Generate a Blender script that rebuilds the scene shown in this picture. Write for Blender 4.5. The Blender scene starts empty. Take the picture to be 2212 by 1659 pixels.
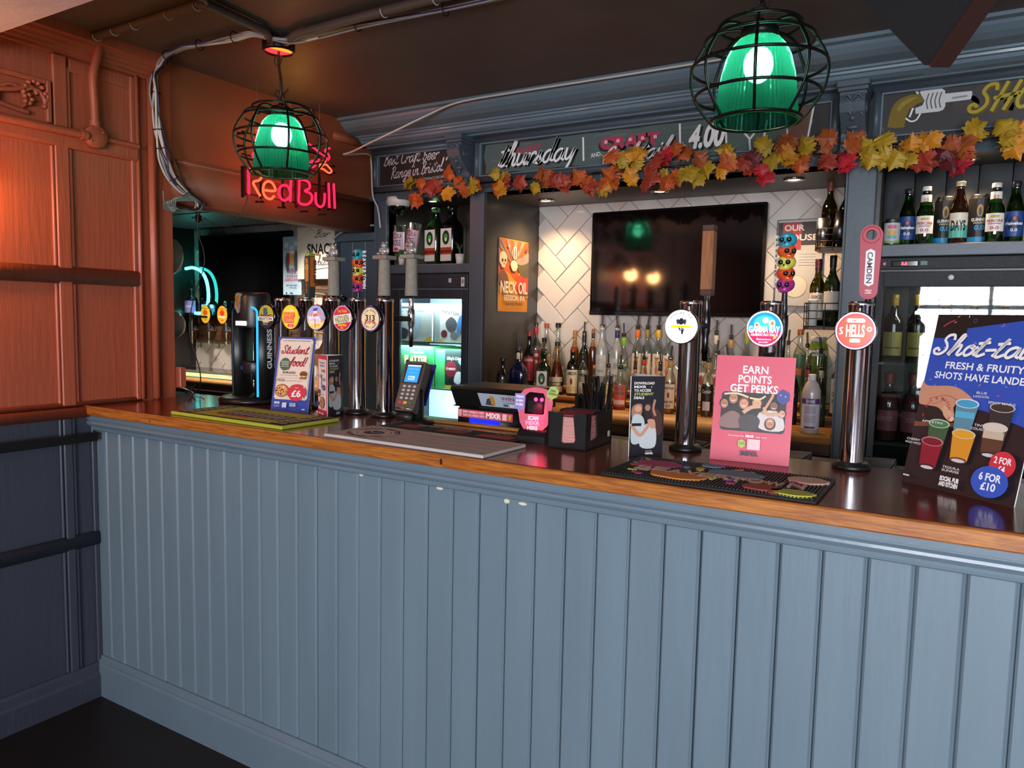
import bpy, bmesh, math, random
from mathutils import Vector, Matrix
PI = math.pi
random.seed(7)
S = bpy.context.scene
COL = S.collection
# ---------------------------------------------------------------- camera
cam_d = bpy.data.cameras.new('camera'); cam = bpy.data.objects.new('camera', cam_d); COL.objects.link(cam)
def cam_matrix(loc, yaw, pitch, roll):
    f = Vector((-math.sin(yaw)*math.cos(pitch), math.cos(yaw)*math.cos(pitch), -math.sin(pitch)))
    r = Vector((math.cos(yaw), math.sin(yaw), 0)); u = r.cross(f)
    c, s = math.cos(roll), math.sin(roll)
    r, u = c*r+s*u, -s*r+c*u
    m = Matrix((r, u, -f)).transposed().to_4x4(); m.translation = loc
    return m
cam.matrix_world = cam_matrix((2.7129, -1.5544, 1.4435), 0.54139, 0.08839, 0.02043)
cam_d.sensor_width = 36; cam_d.lens = 36*1625.85/2212; cam_d.clip_start = 0.02
S.camera = cam
# ---------------------------------------------------------------- world, daylight, exposure
S.view_settings.view_transform = 'Standard'; S.view_settings.look = 'None'
S.view_settings.gamma = 1; S.view_settings.use_curve_mapping = False
S.view_settings.exposure = 0.3
S.cycles.use_denoising = True
S.cycles.max_bounces = 8; S.cycles.transparent_max_bounces = 24
S.cycles.caustics_reflective = False; S.cycles.caustics_refractive = False
S.cycles.sample_clamp_indirect = 4
W = bpy.data.worlds.new('sky'); S.world = W; W.use_nodes = True
bg = W.node_tree.nodes['Background']; bg.inputs[0].default_value = (.85, .92, 1, 1); bg.inputs[1].default_value = 1.0
def area_light(name, loc, aim, sx, sy, power, col):
    l = bpy.data.lights.new(name, 'AREA'); l.shape = 'RECTANGLE'; l.size = sx; l.size_y = sy; l.energy = power; l.color = col
    o = bpy.data.objects.new(name, l); COL.objects.link(o); o.location = loc
    o.rotation_euler = (Vector(aim)-Vector(loc)).to_track_quat('-Z', 'Y').to_euler()
    return o
# daylight just outside the two street windows
DAY = (1.0, .96, .92)
for wx in (2.9, 4.9):
    area_light('daylight', (wx, -4.78, 1.55), (wx, 0, 1.25), 1.5, 1.6, 260, DAY)
# ---------------------------------------------------------------- helpers
def lin(h):
    if isinstance(h, str):
        h = h.lstrip('#'); h = [int(h[i:i+2], 16)/255 for i in (0, 2, 4)]
    return tuple(c/12.92 if c <= .04045 else ((c+.055)/1.055)**2.4 for c in h[:3])+(1,)
MATS = {}
def mat(name, col=None, rough=.5, metal=0, bump=0, bscale=40, stretch=(1, 1, 1), var=0, coat=0, spec=.5, emit=None, estr=0, colattr=False, vscale=6):
    if name in MATS: return MATS[name]
    m = bpy.data.materials.new(name); m.use_nodes = True; MATS[name] = m
    nt = m.node_tree; b = nt.nodes['Principled BSDF']; L = nt.links
    b.inputs['Roughness'].default_value = rough; b.inputs['Metallic'].default_value = metal
    b.inputs['Specular IOR Level'].default_value = spec
    if coat: b.inputs['Coat Weight'].default_value = coat; b.inputs['Coat Roughness'].default_value = .08
    c = lin(col) if col else (.5, .5, .5, 1)
    b.inputs['Base Color'].default_value = c
    if colattr:
        a = nt.nodes.new('ShaderNodeVertexColor'); a.layer_name = 'Col'
        L.new(a.outputs['Color'], b.inputs['Base Color'])
    if bump or var:
        tc = nt.nodes.new('ShaderNodeTexCoord'); mp = nt.nodes.new('ShaderNodeMapping'); mp.inputs['Scale'].default_value = stretch
        geo = nt.nodes.new('ShaderNodeNewGeometry')
        L.new(geo.outputs['Position'], mp.inputs['Vector'])
    if bump:
        n = nt.nodes.new('ShaderNodeTexNoise'); n.inputs['Scale'].default_value = bscale; n.inputs['Detail'].default_value = 4
        L.new(mp.outputs[0], n.inputs['Vector'])
        bp = nt.nodes.new('ShaderNodeBump'); bp.inputs['Strength'].default_value = bump; bp.inputs['Distance'].default_value = .004
        L.new(n.outputs['Fac'], bp.inputs['Height']); L.new(bp.outputs[0], b.inputs['Normal'])
    if var:
        n2 = nt.nodes.new('ShaderNodeTexNoise'); n2.inputs['Scale'].default_value = vscale; n2.inputs['Detail'].default_value = 5
        L.new(mp.outputs[0], n2.inputs['Vector'])
        mr = nt.nodes.new('ShaderNodeMapRange'); mr.inputs['To Min'].default_value = 1-var; mr.inputs['To Max'].default_value = 1+var
        mr.inputs['From Min'].default_value = .3; mr.inputs['From Max'].default_value = .7
        L.new(n2.outputs['Fac'], mr.inputs['Value'])
        mx = nt.nodes.new('ShaderNodeVectorMath'); mx.operation = 'SCALE'; mx.inputs[0].default_value = c[:3]
        L.new(mr.outputs[0], mx.inputs['Scale']); L.new(mx.outputs[0], b.inputs['Base Color'])
    if emit:
        b.inputs['Emission Color'].default_value = lin(emit); b.inputs['Emission Strength'].default_value = estr
    return m
def wood(name, c1, c2, rough=.35, axis=0, scale=18, coat=0, dist=3.5, bump=.1):
    """streaky timber, grain running along an axis"""
    if name in MATS: return MATS[name]
    m = bpy.data.materials.new(name); m.use_nodes = True; MATS[name] = m
    nt = m.node_tree; b = nt.nodes['Principled BSDF']; L = nt.links
    b.inputs['Roughness'].default_value = rough
    if coat: b.inputs['Coat Weight'].default_value = coat; b.inputs['Coat Roughness'].default_value = .1
    geo = nt.nodes.new('ShaderNodeNewGeometry'); mp = nt.nodes.new('ShaderNodeMapping')
    sc = [1, 1, 1]; sc[axis] = .07; mp.inputs['Scale'].default_value = sc
    L.new(geo.outputs['Position'], mp.inputs['Vector'])
    n = nt.nodes.new('ShaderNodeTexNoise'); n.inputs['Scale'].default_value = scale*5; n.inputs['Detail'].default_value = 6; n.inputs['Roughness'].default_value = .65
    n.inputs['Distortion'].default_value = .6
    L.new(mp.outputs[0], n.inputs['Vector'])
    r = nt.nodes.new('ShaderNodeValToRGB'); r.color_ramp.elements[0].position = .36; r.color_ramp.elements[1].position = .66
    r.color_ramp.elements[0].color = lin(c1); r.color_ramp.elements[1].color = lin(c2)
    L.new(n.outputs['Fac'], r.inputs['Fac']); L.new(r.outputs[0], b.inputs['Base Color'])
    bp = nt.nodes.new('ShaderNodeBump'); bp.inputs['Strength'].default_value = bump; bp.inputs['Distance'].default_value = .002
    L.new(n.outputs['Fac'], bp.inputs['Height']); L.new(bp.outputs[0], b.inputs['Normal'])
    return m
def glass(name, col, refl=.08, rough=.02, tint=.0):
    """see-through glass: coloured transmission with a mirror layer that grows at grazing angles"""
    if name in MATS: return MATS[name]
    m = bpy.data.materials.new(name); m.use_nodes = True; MATS[name] = m
    nt = m.node_tree; L = nt.links; nt.nodes.remove(nt.nodes['Principled BSDF'])
    out = nt.nodes['Material Output']
    t = nt.nodes.new('ShaderNodeBsdfTransparent'); t.inputs[0].default_value = lin(col)
    g = nt.nodes.new('ShaderNodeBsdfGlossy'); g.inputs['Roughness'].default_value = rough; g.inputs[0].default_value = (1, 1, 1, 1)
    d = nt.nodes.new('ShaderNodeBsdfDiffuse'); d.inputs[0].default_value = lin(col)
    fr = nt.nodes.new('ShaderNodeLayerWeight'); fr.inputs['Blend'].default_value = .25
    mr = nt.nodes.new('ShaderNodeMapRange'); mr.inputs['To Min'].default_value = refl; mr.inputs['To Max'].default_value = min(1, refl*5+.3)
    L.new(fr.outputs['Fresnel'], mr.inputs['Value'])
    m0 = nt.nodes.new('ShaderNodeMixShader'); m0.inputs[0].default_value = tint
    L.new(t.outputs[0], m0.inputs[1]); L.new(d.outputs[0], m0.inputs[2])
    mx = nt.nodes.new('ShaderNodeMixShader'); L.new(mr.outputs[0], mx.inputs[0]); L.new(m0.outputs[0], mx.inputs[1]); L.new(g.outputs[0], mx.inputs[2])
    L.new(mx.outputs[0], out.inputs['Surface'])
    return m
def emis(name, col, s):
    if name in MATS: return MATS[name]
    m = bpy.data.materials.new(name); m.use_nodes = True; MATS[name] = m
    nt = m.node_tree; nt.nodes.remove(nt.nodes['Principled BSDF'])
    e = nt.nodes.new('ShaderNodeEmission'); e.inputs[0].default_value = lin(col); e.inputs[1].default_value = s
    nt.links.new(e.outputs[0], nt.nodes['Material Output'].inputs['Surface'])
    return m

def cat(pts, n=6, closed=False):
    """smooth curve through points"""
    P = [Vector(p) for p in pts]
    if len(P) < 3: return P
    out = []; N = len(P); rng = N if closed else N-1
    for i in range(rng):
        if closed: a, b, c, d = P[(i-1) % N], P[i], P[(i+1) % N], P[(i+2) % N]
        else: a, b, c, d = P[max(i-1, 0)], P[i], P[i+1], P[min(i+2, N-1)]
        for k in range(n):
            t = k/n
            out.append(.5*((2*b)+(c-a)*t+(2*a-5*b+4*c-d)*t*t+(3*b-a-3*c+d)*t*t*t))
    if not closed: out.append(P[-1])
    return out
class MB:
    def __init__(s): s.v = []; s.f = []; s.c = []; s.sm = []; s.M = None; s.col = None
    def add(s, vs, fs, smooth=False, col=None):
        o = len(s.v)
        for p in vs:
            p = Vector(p); s.v.append(s.M @ p if s.M else p)
        for f in fs:
            s.f.append([i+o for i in f]); s.sm.append(smooth); s.c.append(col or s.col)
        return s
    def box(s, x0, x1, y0, y1, z0, z1, ch=0, col=None):
        if x0 > x1: x0, x1 = x1, x0
        if y0 > y1: y0, y1 = y1, y0
        if z0 > z1: z0, z1 = z1, z0
        if not ch:
            v = [(x, y, z) for x in (x0, x1) for y in (y0, y1) for z in (z0, z1)]
            return s.add(v, [(0, 1, 3, 2), (4, 6, 7, 5), (0, 4, 5, 1), (2, 3, 7, 6), (0, 2, 6, 4), (1, 5, 7, 3)], col=col)
        bm = bmesh.new(); bmesh.ops.create_cube(bm, size=1)
        for w in bm.verts: w.co = Vector(((x0+x1)/2+w.co.x*(x1-x0), (y0+y1)/2+w.co.y*(y1-y0), (z0+z1)/2+w.co.z*(z1-z0)))
        ch = min(ch, (x1-x0)*.45, (y1-y0)*.45, (z1-z0)*.45)
        bmesh.ops.bevel(bm, geom=bm.edges[:], offset=ch, segments=1 if ch < .004 else 2, affect='EDGES')
        bm.verts.index_update()
        s.add([w.co.copy() for w in bm.verts], [[w.index for w in f.verts] for f in bm.faces], smooth=ch >= .004, col=col); bm.free()
        return s
    def lathe(s, prof, seg=24, at=(0, 0, 0), axis='z', col=None, cap=True, smooth=True, ang=(0, 2*PI), sq=0):
        full = abs(ang[1]-ang[0]-2*PI) < 1e-6; n = seg if full else seg+1
        vs = []; a = Vector(at)
        for r, z in prof:
            for i in range(n):
                t = ang[0]+(ang[1]-ang[0])*i/seg
                c, sn = math.cos(t), math.sin(t); rr = r
                if sq:
                    k = (abs(c)**sq+abs(sn)**sq)**(1/sq); rr = r/k
                p = (rr*c, rr*sn, z)
                if axis == 'y': p = (p[0], p[2], p[1])
                elif axis == '-y': p = (p[0], -p[2], p[1])
                elif axis == 'x': p = (p[2], p[0], p[1])
                vs.append(a+Vector(p))
        fs = []
        for j in range(len(prof)-1):
            for i in range(seg):
                i2 = (i+1) % n
                fs.append((j*n+i, j*n+i2, (j+1)*n+i2, (j+1)*n+i))
        s.add(vs, fs, smooth, col)
        if cap and full:
            if prof[0][0] > 1e-5: s.add(vs[:n], [tuple(range(n))[::-1]], False, col)
            if prof[-1][0] > 1e-5: s.add(vs[-n:], [tuple(range(n))], False, col)
        return s
    def tube(s, pts, r, seg=6, closed=False, col=None, cap=True):
        P = [Vector(p) for p in pts]; N = len(P); vs = []; fs = []
        if N < 2: return s
        R = r if isinstance(r, (list, tuple)) else [r]*N
        prev = None
        for i in range(N):
            if closed: t = P[(i+1) % N]-P[i-1]
            else: t = P[min(i+1, N-1)]-P[max(i-1, 0)]
            if t.length < 1e-9: t = Vector((0, 0, 1))
            t.normalize()
            if prev is None:
                a = Vector((0, 0, 1)) if abs(t.z) < .9 else Vector((1, 0, 0)); n1 = t.cross(a).normalized()
            else:
                n1 = prev-t*prev.dot(t)
                n1 = n1.normalized() if n1.length > 1e-6 else t.orthogonal().normalized()
            prev = n1; n2 = t.cross(n1)
            for k in range(seg):
                q = 2*PI*k/seg; vs.append(P[i]+(n1*math.cos(q)+n2*math.sin(q))*R[i])
        for i in range(N if closed else N-1):
            j = (i+1) % N
            for k in range(seg): k2 = (k+1) % seg; fs.append((i*seg+k, i*seg+k2, j*seg+k2, j*seg+k))
        s.add(vs, fs, True, col)
        if cap and not closed: s.add(vs[:seg], [tuple(range(seg))[::-1]], False, col); s.add(vs[-seg:], [tuple(range(seg))], False, col)
        return s
    def ball(s, c, rx, ry=None, rz=None, seg=12, rings=8, col=None):
        ry = ry or rx; rz = rz or rx; vs = []; fs = []
        for j in range(rings+1):
            th = PI*j/rings
            for i in range(seg):
                q = 2*PI*i/seg; vs.append((c[0]+rx*math.sin(th)*math.cos(q), c[1]+ry*math.sin(th)*math.sin(q), c[2]+rz*math.cos(th)))
        for j in range(rings):
            for i in range(seg): i2 = (i+1) % seg; fs.append((j*seg+i, (j+1)*seg+i, (j+1)*seg+i2, j*seg+i2))
        return s.add(vs, fs, True, col)
    def extr(s, poly, axis, a, b, col=None, smooth=False):
        """extrude a 2-D profile along an axis: x -> profile is (y,z); y -> (x,z); z -> (x,y)"""
        n = len(poly)
        def mk(p, t): return {'x': (t, p[0], p[1]), 'y': (p[0], t, p[1]), 'z': (p[0], p[1], t)}[axis]
        vs = [mk(p, a) for p in poly]+[mk(p, b) for p in poly]
        s.add(vs, [(i, (i+1) % n, n+(i+1) % n, n+i) for i in range(n)], smooth, col)
        return s.add(vs, [tuple(range(n))[::-1], tuple(range(n, 2*n))], False, col)
    def mesh(s, name, m):
        me = bpy.data.meshes.new(name); me.from_pydata([tuple(v) for v in s.v], [], s.f); me.update()
        bm = bmesh.new(); bm.from_mesh(me)
        if not any(s.c): bmesh.ops.recalc_face_normals(bm, faces=bm.faces[:])
        bm.to_mesh(me); bm.free()
        for i, p in enumerate(me.polygons): p.use_smooth = s.sm[i]
        if any(s.c):
            ca = me.color_attributes.new('Col', 'FLOAT_COLOR', 'CORNER')
            for p in me.polygons:
                c = s.c[p.index] or (.5, .5, .5, 1)
                for li in p.loop_indices: ca.data[li].color = c
        for mm in (m if isinstance(m, (list, tuple)) else [m]): me.materials.append(mm)
        return me
    def build(s, name, m, parent=None, mw=None):
        o = bpy.data.objects.new(name, s.mesh(name, m)); COL.objects.link(o)
        if parent is not None: o.parent = parent
        if mw is not None: o.matrix_local = mw
        return o
def T(x, y, z): return Matrix.Translation((x, y, z))
def RZ(a): return Matrix.Rotation(a, 4, 'Z')
def RX(a): return Matrix.Rotation(a, 4, 'X')
def RY(a): return Matrix.Rotation(a, 4, 'Y')
def tag(o, label, cat_, group=None):
    o['label'] = label; o['category'] = cat_
    if group: o['group'] = group
    return o
def thing(name, label, cat_, loc=(0, 0, 0), rz=0, group=None):
    o = bpy.data.objects.new(name, None); COL.objects.link(o); o.location = loc; o.rotation_euler = (0, 0, rz)
    o.empty_display_size = .05
    return tag(o, label, cat_, group)
def struct(o, label=None):
    o['kind'] = 'structure'
    if label: o['label'] = label
    return o
def root(name, label, loc=(0, 0, 0)):
    o = bpy.data.objects.new(name, None); COL.objects.link(o); o.location = loc
    return struct(o, label)
def inst(o, parent, mw, name=None):
    c = o.copy(); COL.objects.link(c); c.parent = parent; c.matrix_local = mw
    if name: c.name = name
    return c
# -------- flat print: shapes in a (u,v) plane, later pieces lie on top of earlier ones
FONT = {}
def glyph_mesh(txt, off, shear):
    k = (txt, off, shear)
    if k in FONT: return FONT[k]
    cu = bpy.data.curves.new('lettering', 'FONT'); cu.body = txt; cu.offset = off; cu.shear = shear; cu.resolution_u = 2 if len(txt) > 14 else 3
    ob = bpy.data.objects.new('lettering', cu); me = bpy.data.meshes.new_from_object(ob)
    vs = [(v.co.x, v.co.y) for v in me.vertices]; fs = [tuple(p.vertices) for p in me.polygons]
    bpy.data.objects.remove(ob); bpy.data.curves.remove(cu); bpy.data.meshes.remove(me)
    FONT[k] = (vs, fs); return FONT[k]
SC = {  # joined-up handwriting: advance, strokes (baseline 0, x-height .5, ascender 1)
 'a': (.52, [[(.42, .42), (.28, .5), (.1, .38), (.06, .15), (.18, 0), (.34, .14), (.44, .46), (.42, .12), (.52, .04)]]),
 'b': (.46, [[(.02, .1), (.16, .6), (.22, .95), (.12, .95), (.08, .4), (.1, .04), (.24, 0), (.38, .2), (.34, .42), (.2, .42), (.12, .3)]]),
 'c': (.42, [[(.38, .4), (.28, .5), (.1, .38), (.05, .16), (.16, 0), (.3, .04), (.42, .18)]]),
 'd': (.54, [[(.42, .4), (.28, .5), (.1, .38), (.06, .15), (.18, 0), (.34, .16), (.5, 1), (.42, .4), (.42, .1), (.54, .06)]]),
 'e': (.42, [[(.04, .18), (.2, .22), (.36, .36), (.28, .5), (.12, .42), (.06, .16), (.16, 0), (.3, .04), (.42, .18)]]),
 'f': (.4, [[(.0, .0), (.14, .3), (.26, .8), (.4, 1), (.34, .7), (.2, .2), (.1, -.3), (0, -.4)], [(.06, .48), (.38, .52)]]),
 'g': (.5, [[(.42, .42), (.28, .5), (.1, .38), (.06, .18), (.18, .04), (.34, .18), (.44, .48), (.38, 0), (.28, -.36), (.12, -.4), (.1, -.26), (.5, .06)]]),
 'h': (.52, [[(.0, .05), (.16, .5), (.28, .95), (.2, 1), (.12, .6), (.06, 0)], [(.07, .1), (.2, .42), (.34, .5), (.36, .3), (.34, .06), (.44, .0), (.52, .1)]]),
 'i': (.26, [[(.06, .46), (.06, .12), (.14, 0), (.26, .1)], [(.1, .68), (.12, .72)]]),
 'k': (.48, [[(0, .05), (.16, .55), (.26, .98), (.16, .9), (.06, 0)], [(.4, .48), (.12, .24), (.26, .06), (.48, .06)]]),
 'l': (.28, [[(0, .06), (.16, .5), (.26, .96), (.18, 1), (.08, .4), (.1, .04), (.18, 0), (.28, .1)]]),
 'n': (.54, [[(.04, .46), (.08, .4), (.06, 0)], [(.07, .12), (.2, .42), (.34, .5), (.36, .3), (.34, .06), (.44, 0), (.54, .1)]]),
 'o': (.46, [[(.24, .5), (.1, .4), (.05, .18), (.16, 0), (.32, .1), (.38, .34), (.28, .5), (.22, .42), (.34, .36), (.46, .42)]]),
 'r': (.38, [[(.04, .44), (.1, .4), (.06, 0)], [(.07, .14), (.2, .42), (.34, .48), (.38, .4)]]),
 's': (.38, [[(0, .05), (.14, .28), (.24, .5), (.22, .34), (.3, .14), (.2, 0), (.06, .04)], [(.24, .02), (.38, .1)]]),
 't': (.36, [[(0, .06), (.14, .4), (.26, .9), (.14, .5), (.08, .1), (.18, 0), (.36, .12)], [(.0, .62), (.34, .68)]]),
 'u': (.54, [[(.06, .48), (.04, .14), (.14, 0), (.3, .12), (.42, .48), (.4, .1), (.46, 0), (.54, .08)]]),
 'w': (.6, [[(.04, .48), (.08, .1), (.16, .0), (.28, .4), (.32, .06), (.42, .02), (.54, .48), (.6, .44)]]),
 'v': (.44, [[(.04, .48), (.1, .1), (.16, 0), (.32, .3), (.36, .48), (.44, .44)]]),
 'y': (.52, [[(.06, .48), (.06, .16), (.16, .04), (.3, .16), (.44, .48), (.34, -.1), (.2, -.4), (.06, -.36)]]),
 'S': (.62, [[(.56, .8), (.48, 1), (.28, .96), (.22, .74), (.38, .52), (.46, .26), (.32, .02), (.1, .02), (.0, .2), (.1, .3), (.2, .2)]]),
 'B': (.56, [[(.12, .0), (.2, .5), (.24, .98)], [(.06, .86), (.26, 1), (.48, .9), (.42, .64), (.2, .52), (.46, .44), (.48, .12), (.3, -.02), (.06, .06)]]),
 'C': (.54, [[(.5, .82), (.42, 1), (.2, .86), (.06, .4), (.16, .04), (.36, .02), (.54, .2)]]),
 'R': (.58, [[(.08, 0), (.16, .5), (.22, .98)], [(.06, .84), (.26, 1), (.46, .88), (.4, .6), (.18, .52), (.34, .28), (.46, .02), (.58, .06)]]),
 'T': (.5, [[(.0, .86), (.2, .98), (.52, .94)], [(.3, .94), (.22, .4), (.14, 0)]]),
 'H': (.6, [[(.16, 1), (.08, .0)], [(.5, 1), (.4, 0)], [(.0, .46), (.6, .56)]]),
 'O': (.6, [[(.4, .98), (.16, .8), (.06, .34), (.2, .02), (.42, .12), (.54, .6), (.4, .98)]]),
 '4': (.5, [[(.3, 1), (.0, .34), (.44, .4)], [(.36, .7), (.26, 0)]]),
 '0': (.42, [[(.28, .7), (.1, .55), (.06, .16), (.16, 0), (.3, .12), (.36, .5), (.28, .7)]]),
 '.': (.2, [[(.06, .04), (.1, .06)]]), '-': (.34, [[(.02, .3), (.32, .34)]]), '!': (.3, [[(.22, 1), (.12, .3)], [(.07, .04), (.09, .08)]]),
 '"': (.3, [[(.1, 1), (.06, .8)], [(.2, 1), (.16, .8)]]), ' ': (.26, []), '(': (.24, [[(.22, .6), (.08, .3), (.14, -.1)]]), ')': (.24, [[(.1, .6), (.2, .3), (.06, -.1)]]),
}
class Print(MB):
    EPS = .00022
    def __init__(s, base=0): super().__init__(); s.k = base; s.bend = 0
    def flat(s, pts, fs, col):
        s.k += 1; z = s.k*s.EPS; s.add([(p[0], p[1], z) for p in pts], fs, False, lin(col) if isinstance(col, str) else col); return s
    def poly(s, pts, col): return s.flat(pts, [tuple(range(len(pts)))], col)
    def rect(s, u0, v0, u1, v1, col, n=1):
        if n == 1: return s.poly([(u0, v0), (u1, v0), (u1, v1), (u0, v1)], col)
        P = [(u0+(u1-u0)*i/n, v) for i in range(n+1) for v in (v0, v1)]
        return s.flat(P, [(2*i, 2*i+2, 2*i+3, 2*i+1) for i in range(n)], col)
    def rrect(s, u0, v0, u1, v1, r, col, n=5):
        P = []
        for cx, cy, a in ((u1-r, v0+r, -PI/2), (u1-r, v1-r, 0), (u0+r, v1-r, PI/2), (u0+r, v0+r, PI)):
            P += [(cx+r*math.cos(a+PI/2*i/n), cy+r*math.sin(a+PI/2*i/n)) for i in range(n+1)]
        return s.poly(P, col)
    def ell(s, u, v, a, b, col, n=28, rot=0, t0=0, t1=2*PI):
        c, q = math.cos(rot), math.sin(rot); P = []
        for i in range(n):
            t = t0+(t1-t0)*i/(n if abs(t1-t0-2*PI) < 1e-6 else n-1); x, y = a*math.cos(t), b*math.sin(t); P.append((u+x*c-y*q, v+x*q+y*c))
        return s.poly(P, col)
    def ring(s, u, v, r0, r1, col, n=32, asp=1):
        P = [(u+r*math.cos(2*PI*i/n), v+r*asp*math.sin(2*PI*i/n)) for i in range(n) for r in (r0, r1)]
        return s.flat(P, [(2*i, 2*i+1, (2*i+3) % (2*n), (2*i+2) % (2*n)) for i in range(n)], col)
    def blob(s, pts, col, n=4): return s.poly([(p.x, p.y) for p in cat([(a, b, 0) for a, b in pts], n, True)], col)
    def line(s, pts, w, col, smooth=0, closed=False):
        P = [Vector((a, b)) for a, b in pts]
        if smooth: P = [Vector((p.x, p.y)) for p in cat([(a, b, 0) for a, b in pts], smooth, closed)]
        if len(P) < 2: return s
        V = []; N = len(P)
        for i in range(N):
            t = P[min(i+1, N-1)]-P[max(i-1, 0)]; t = t.normalized() if t.length > 1e-9 else Vector((1, 0)); n = Vector((-t.y, t.x))*w/2
            e = t*(-w*.4 if i == 0 else (w*.4 if i == N-1 else 0))
            V += [P[i]+n+e, P[i]-n+e]
        return s.flat(V, [(2*i, 2*i+1, 2*i+3, 2*i+2) for i in range(N-1)], col)
    def text(s, txt, u, v, h, col, w=None, al='C', bold=.01, shear=0, rot=0, vs_=1):
        """cap height h; squeezed or stretched to width w if given; v is the baseline"""
        vs, fs = glyph_mesh(txt, bold, shear)
        if not vs: return s
        x0 = min(a for a, b in vs); x1 = max(a for a, b in vs); sy = h/.72; sx = sy if w is None else w/(x1-x0)
        W_ = (x1-x0)*sx; ou = {'C': -W_/2, 'L': 0, 'R': -W_}[al]; c, q = math.cos(rot), math.sin(rot); P = []
        for a, b in vs:
            x = (a-x0)*sx+ou; y = b*sy; P.append((u+x*c-y*q, v+x*q+y*c))
        return s.flat(P, fs, col)
    def arc(s, txt, u, v, r, h, col, mid=PI/2, bold=.01, span=None, inside=False):
        n = len(txt); span = span or n*h*.95/r
        for i, ch in enumerate(txt):
            if ch == ' ': continue
            t = (i+.5)/n-.5
            a = mid-t*span if not inside else mid+t*span
            ro = a-PI/2 if not inside else a+PI/2
            rr = r if not inside else r+h
            s.text(ch, u+rr*math.cos(a), v+rr*math.sin(a), h, col, bold=bold, rot=ro); s.k -= 1
        s.k += 1; return s
    def script(s, txt, u, v, h, col, w=None, thick=.1, slant=.25, rot=0, al='C', sp=0):
        pts = []; x = 0
        for ch in txt:
            adv, st = SC.get(ch, SC[' '])
            for q in st: pts.append([(x+a+b*slant, b) for a, b in q])
            x += adv+sp
        xs = [a for q in pts for a, b in q]; x0, x1 = min(xs), max(xs); sx = h if w is None else w/(x1-x0)
        W_ = (x1-x0)*sx; ou = {'C': -W_/2, 'L': 0, 'R': -W_}[al]; c, q_ = math.cos(rot), math.sin(rot)
        for q in pts:
            P = []
            for a, b in q:
                X, Y = (a-x0)*sx+ou, b*h; P.append((u+X*c-Y*q_, v+X*q_+Y*c))
            s.line(P, thick*h, col, smooth=5); s.k -= 1
        s.k += 1; return s
    def build(s, name, parent=None, mw=None, bend=0, m=None):
        if bend:    # cut the flat print into narrow strips so that it follows the curve
            bm = bmesh.new(); ly = bm.faces.layers.int.new('ci'); vv = [bm.verts.new(v) for v in s.v]
            for i, f in enumerate(s.f):
                try: bm.faces.new([vv[k] for k in f])[ly] = i+1
                except ValueError: pass
            x0 = min(v.x for v in s.v); x1 = max(v.x for v in s.v); st = bend*.3; k = math.ceil(x0/st)
            while k*st < x1:
                bmesh.ops.bisect_plane(bm, geom=bm.verts[:]+bm.edges[:]+bm.faces[:], plane_co=(k*st, 0, 0), plane_no=(1, 0, 0)); k += 1
            bm.verts.index_update(); C0 = s.c; s.c = []; s.f = []; s.sm = []; s.v = [v.co.copy() for v in bm.verts]
            for f in bm.faces: s.f.append([v.index for v in f.verts]); s.c.append(C0[f[ly]-1]); s.sm.append(False)
            bm.free()
            s.v = [Vector(((bend+p.z)*math.sin(p.x/bend), -(bend+p.z)*math.cos(p.x/bend), p.y)) for p in s.v]
        return MB.build(s, name, m or MATS['print'], parent, mw)
def facing(x, y, z, yaw=0, tilt=0):
    """plane u->right, v->up, facing -y at yaw 0; yaw turns it about z, tilt leans the top back"""
    return T(x, y, z) @ RZ(yaw) @ RX(PI/2-tilt)
mat('print', rough=.45, colattr=True); mat('print_gloss', rough=.12, colattr=True, coat=.6); mat('print_matt', rough=.8, colattr=True)
M = MATS
# ================================================================ materials of the place
mat('paint_blue', '#6a7d88', .38, bump=.25, bscale=60, stretch=(1, 1, .12), var=.06, vscale=9, coat=.15)
mat('paint_trim', '#677985', .36, bump=.15, bscale=50, var=.05, coat=.15)
mat('paint_orange', '#ab563a', .42, bump=.5, bscale=70, stretch=(1, 1, .1), var=.08, vscale=8)
mat('paint_orange_wall', '#87482b', .6, bump=.2, bscale=40, var=.1)
mat('paint_slate', '#3f434e', .4, bump=.4, bscale=70, stretch=(1, 1, .1), var=.06)
mat('paint_ceiling', '#584e49', .55, bump=.25, bscale=25, var=.1)
mat('plaster', '#cfc3cc', .7, bump=.9, bscale=16, var=.06)
mat('plaster_wall', '#b9b2a8', .7, bump=.3, bscale=20, var=.05)
mat('floor_dark', '#120c0b', .5, bump=.2, bscale=20, var=.25, vscale=3)
mat('paint_back', '#4a545d', .42, bump=.12, bscale=50, var=.06)
mat('paint_black', '#24211f', .35, bump=.1, bscale=40, var=.08)
mat('paint_brownblack', '#35312b', .32, bump=.1, bscale=30, var=.12)
mat('plank_grey', '#53575a', .42, bump=.15, bscale=40, var=.08)
mat('soffit_paint', '#4d4743', .4, bump=.1, bscale=30, var=.1)
mat('chalkboard', '#262221', .55, var=.12)
wood('oak_top', '#521d0d', '#7c3417', rough=.18, axis=0, scale=16, coat=.25, bump=.05)
wood('oak_lipping', '#84461a', '#bd7830', rough=.4, axis=0, scale=26, bump=.2)
wood('pine', '#8f5a28', '#c08a4a', rough=.45, axis=0, scale=14)
wood('walnut', '#3a2216', '#6a4630', rough=.45, axis=0, scale=14)
mat('tile', '#cfc6bd', .12, coat=.3, bump=.05, bscale=12); mat('grout', '#a89d92', .8)
mat('chrome', '#e6e6ea', .07, 1); mat('steel', '#b9bcc0', .25, 1); mat('dark_steel', '#55555a', .3, 1)
mat('black_plastic', '#141414', .35); mat('black_gloss', '#0a0a0c', .08, coat=.4); mat('black_rubber', '#161616', .65, bump=.2, bscale=80)
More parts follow.
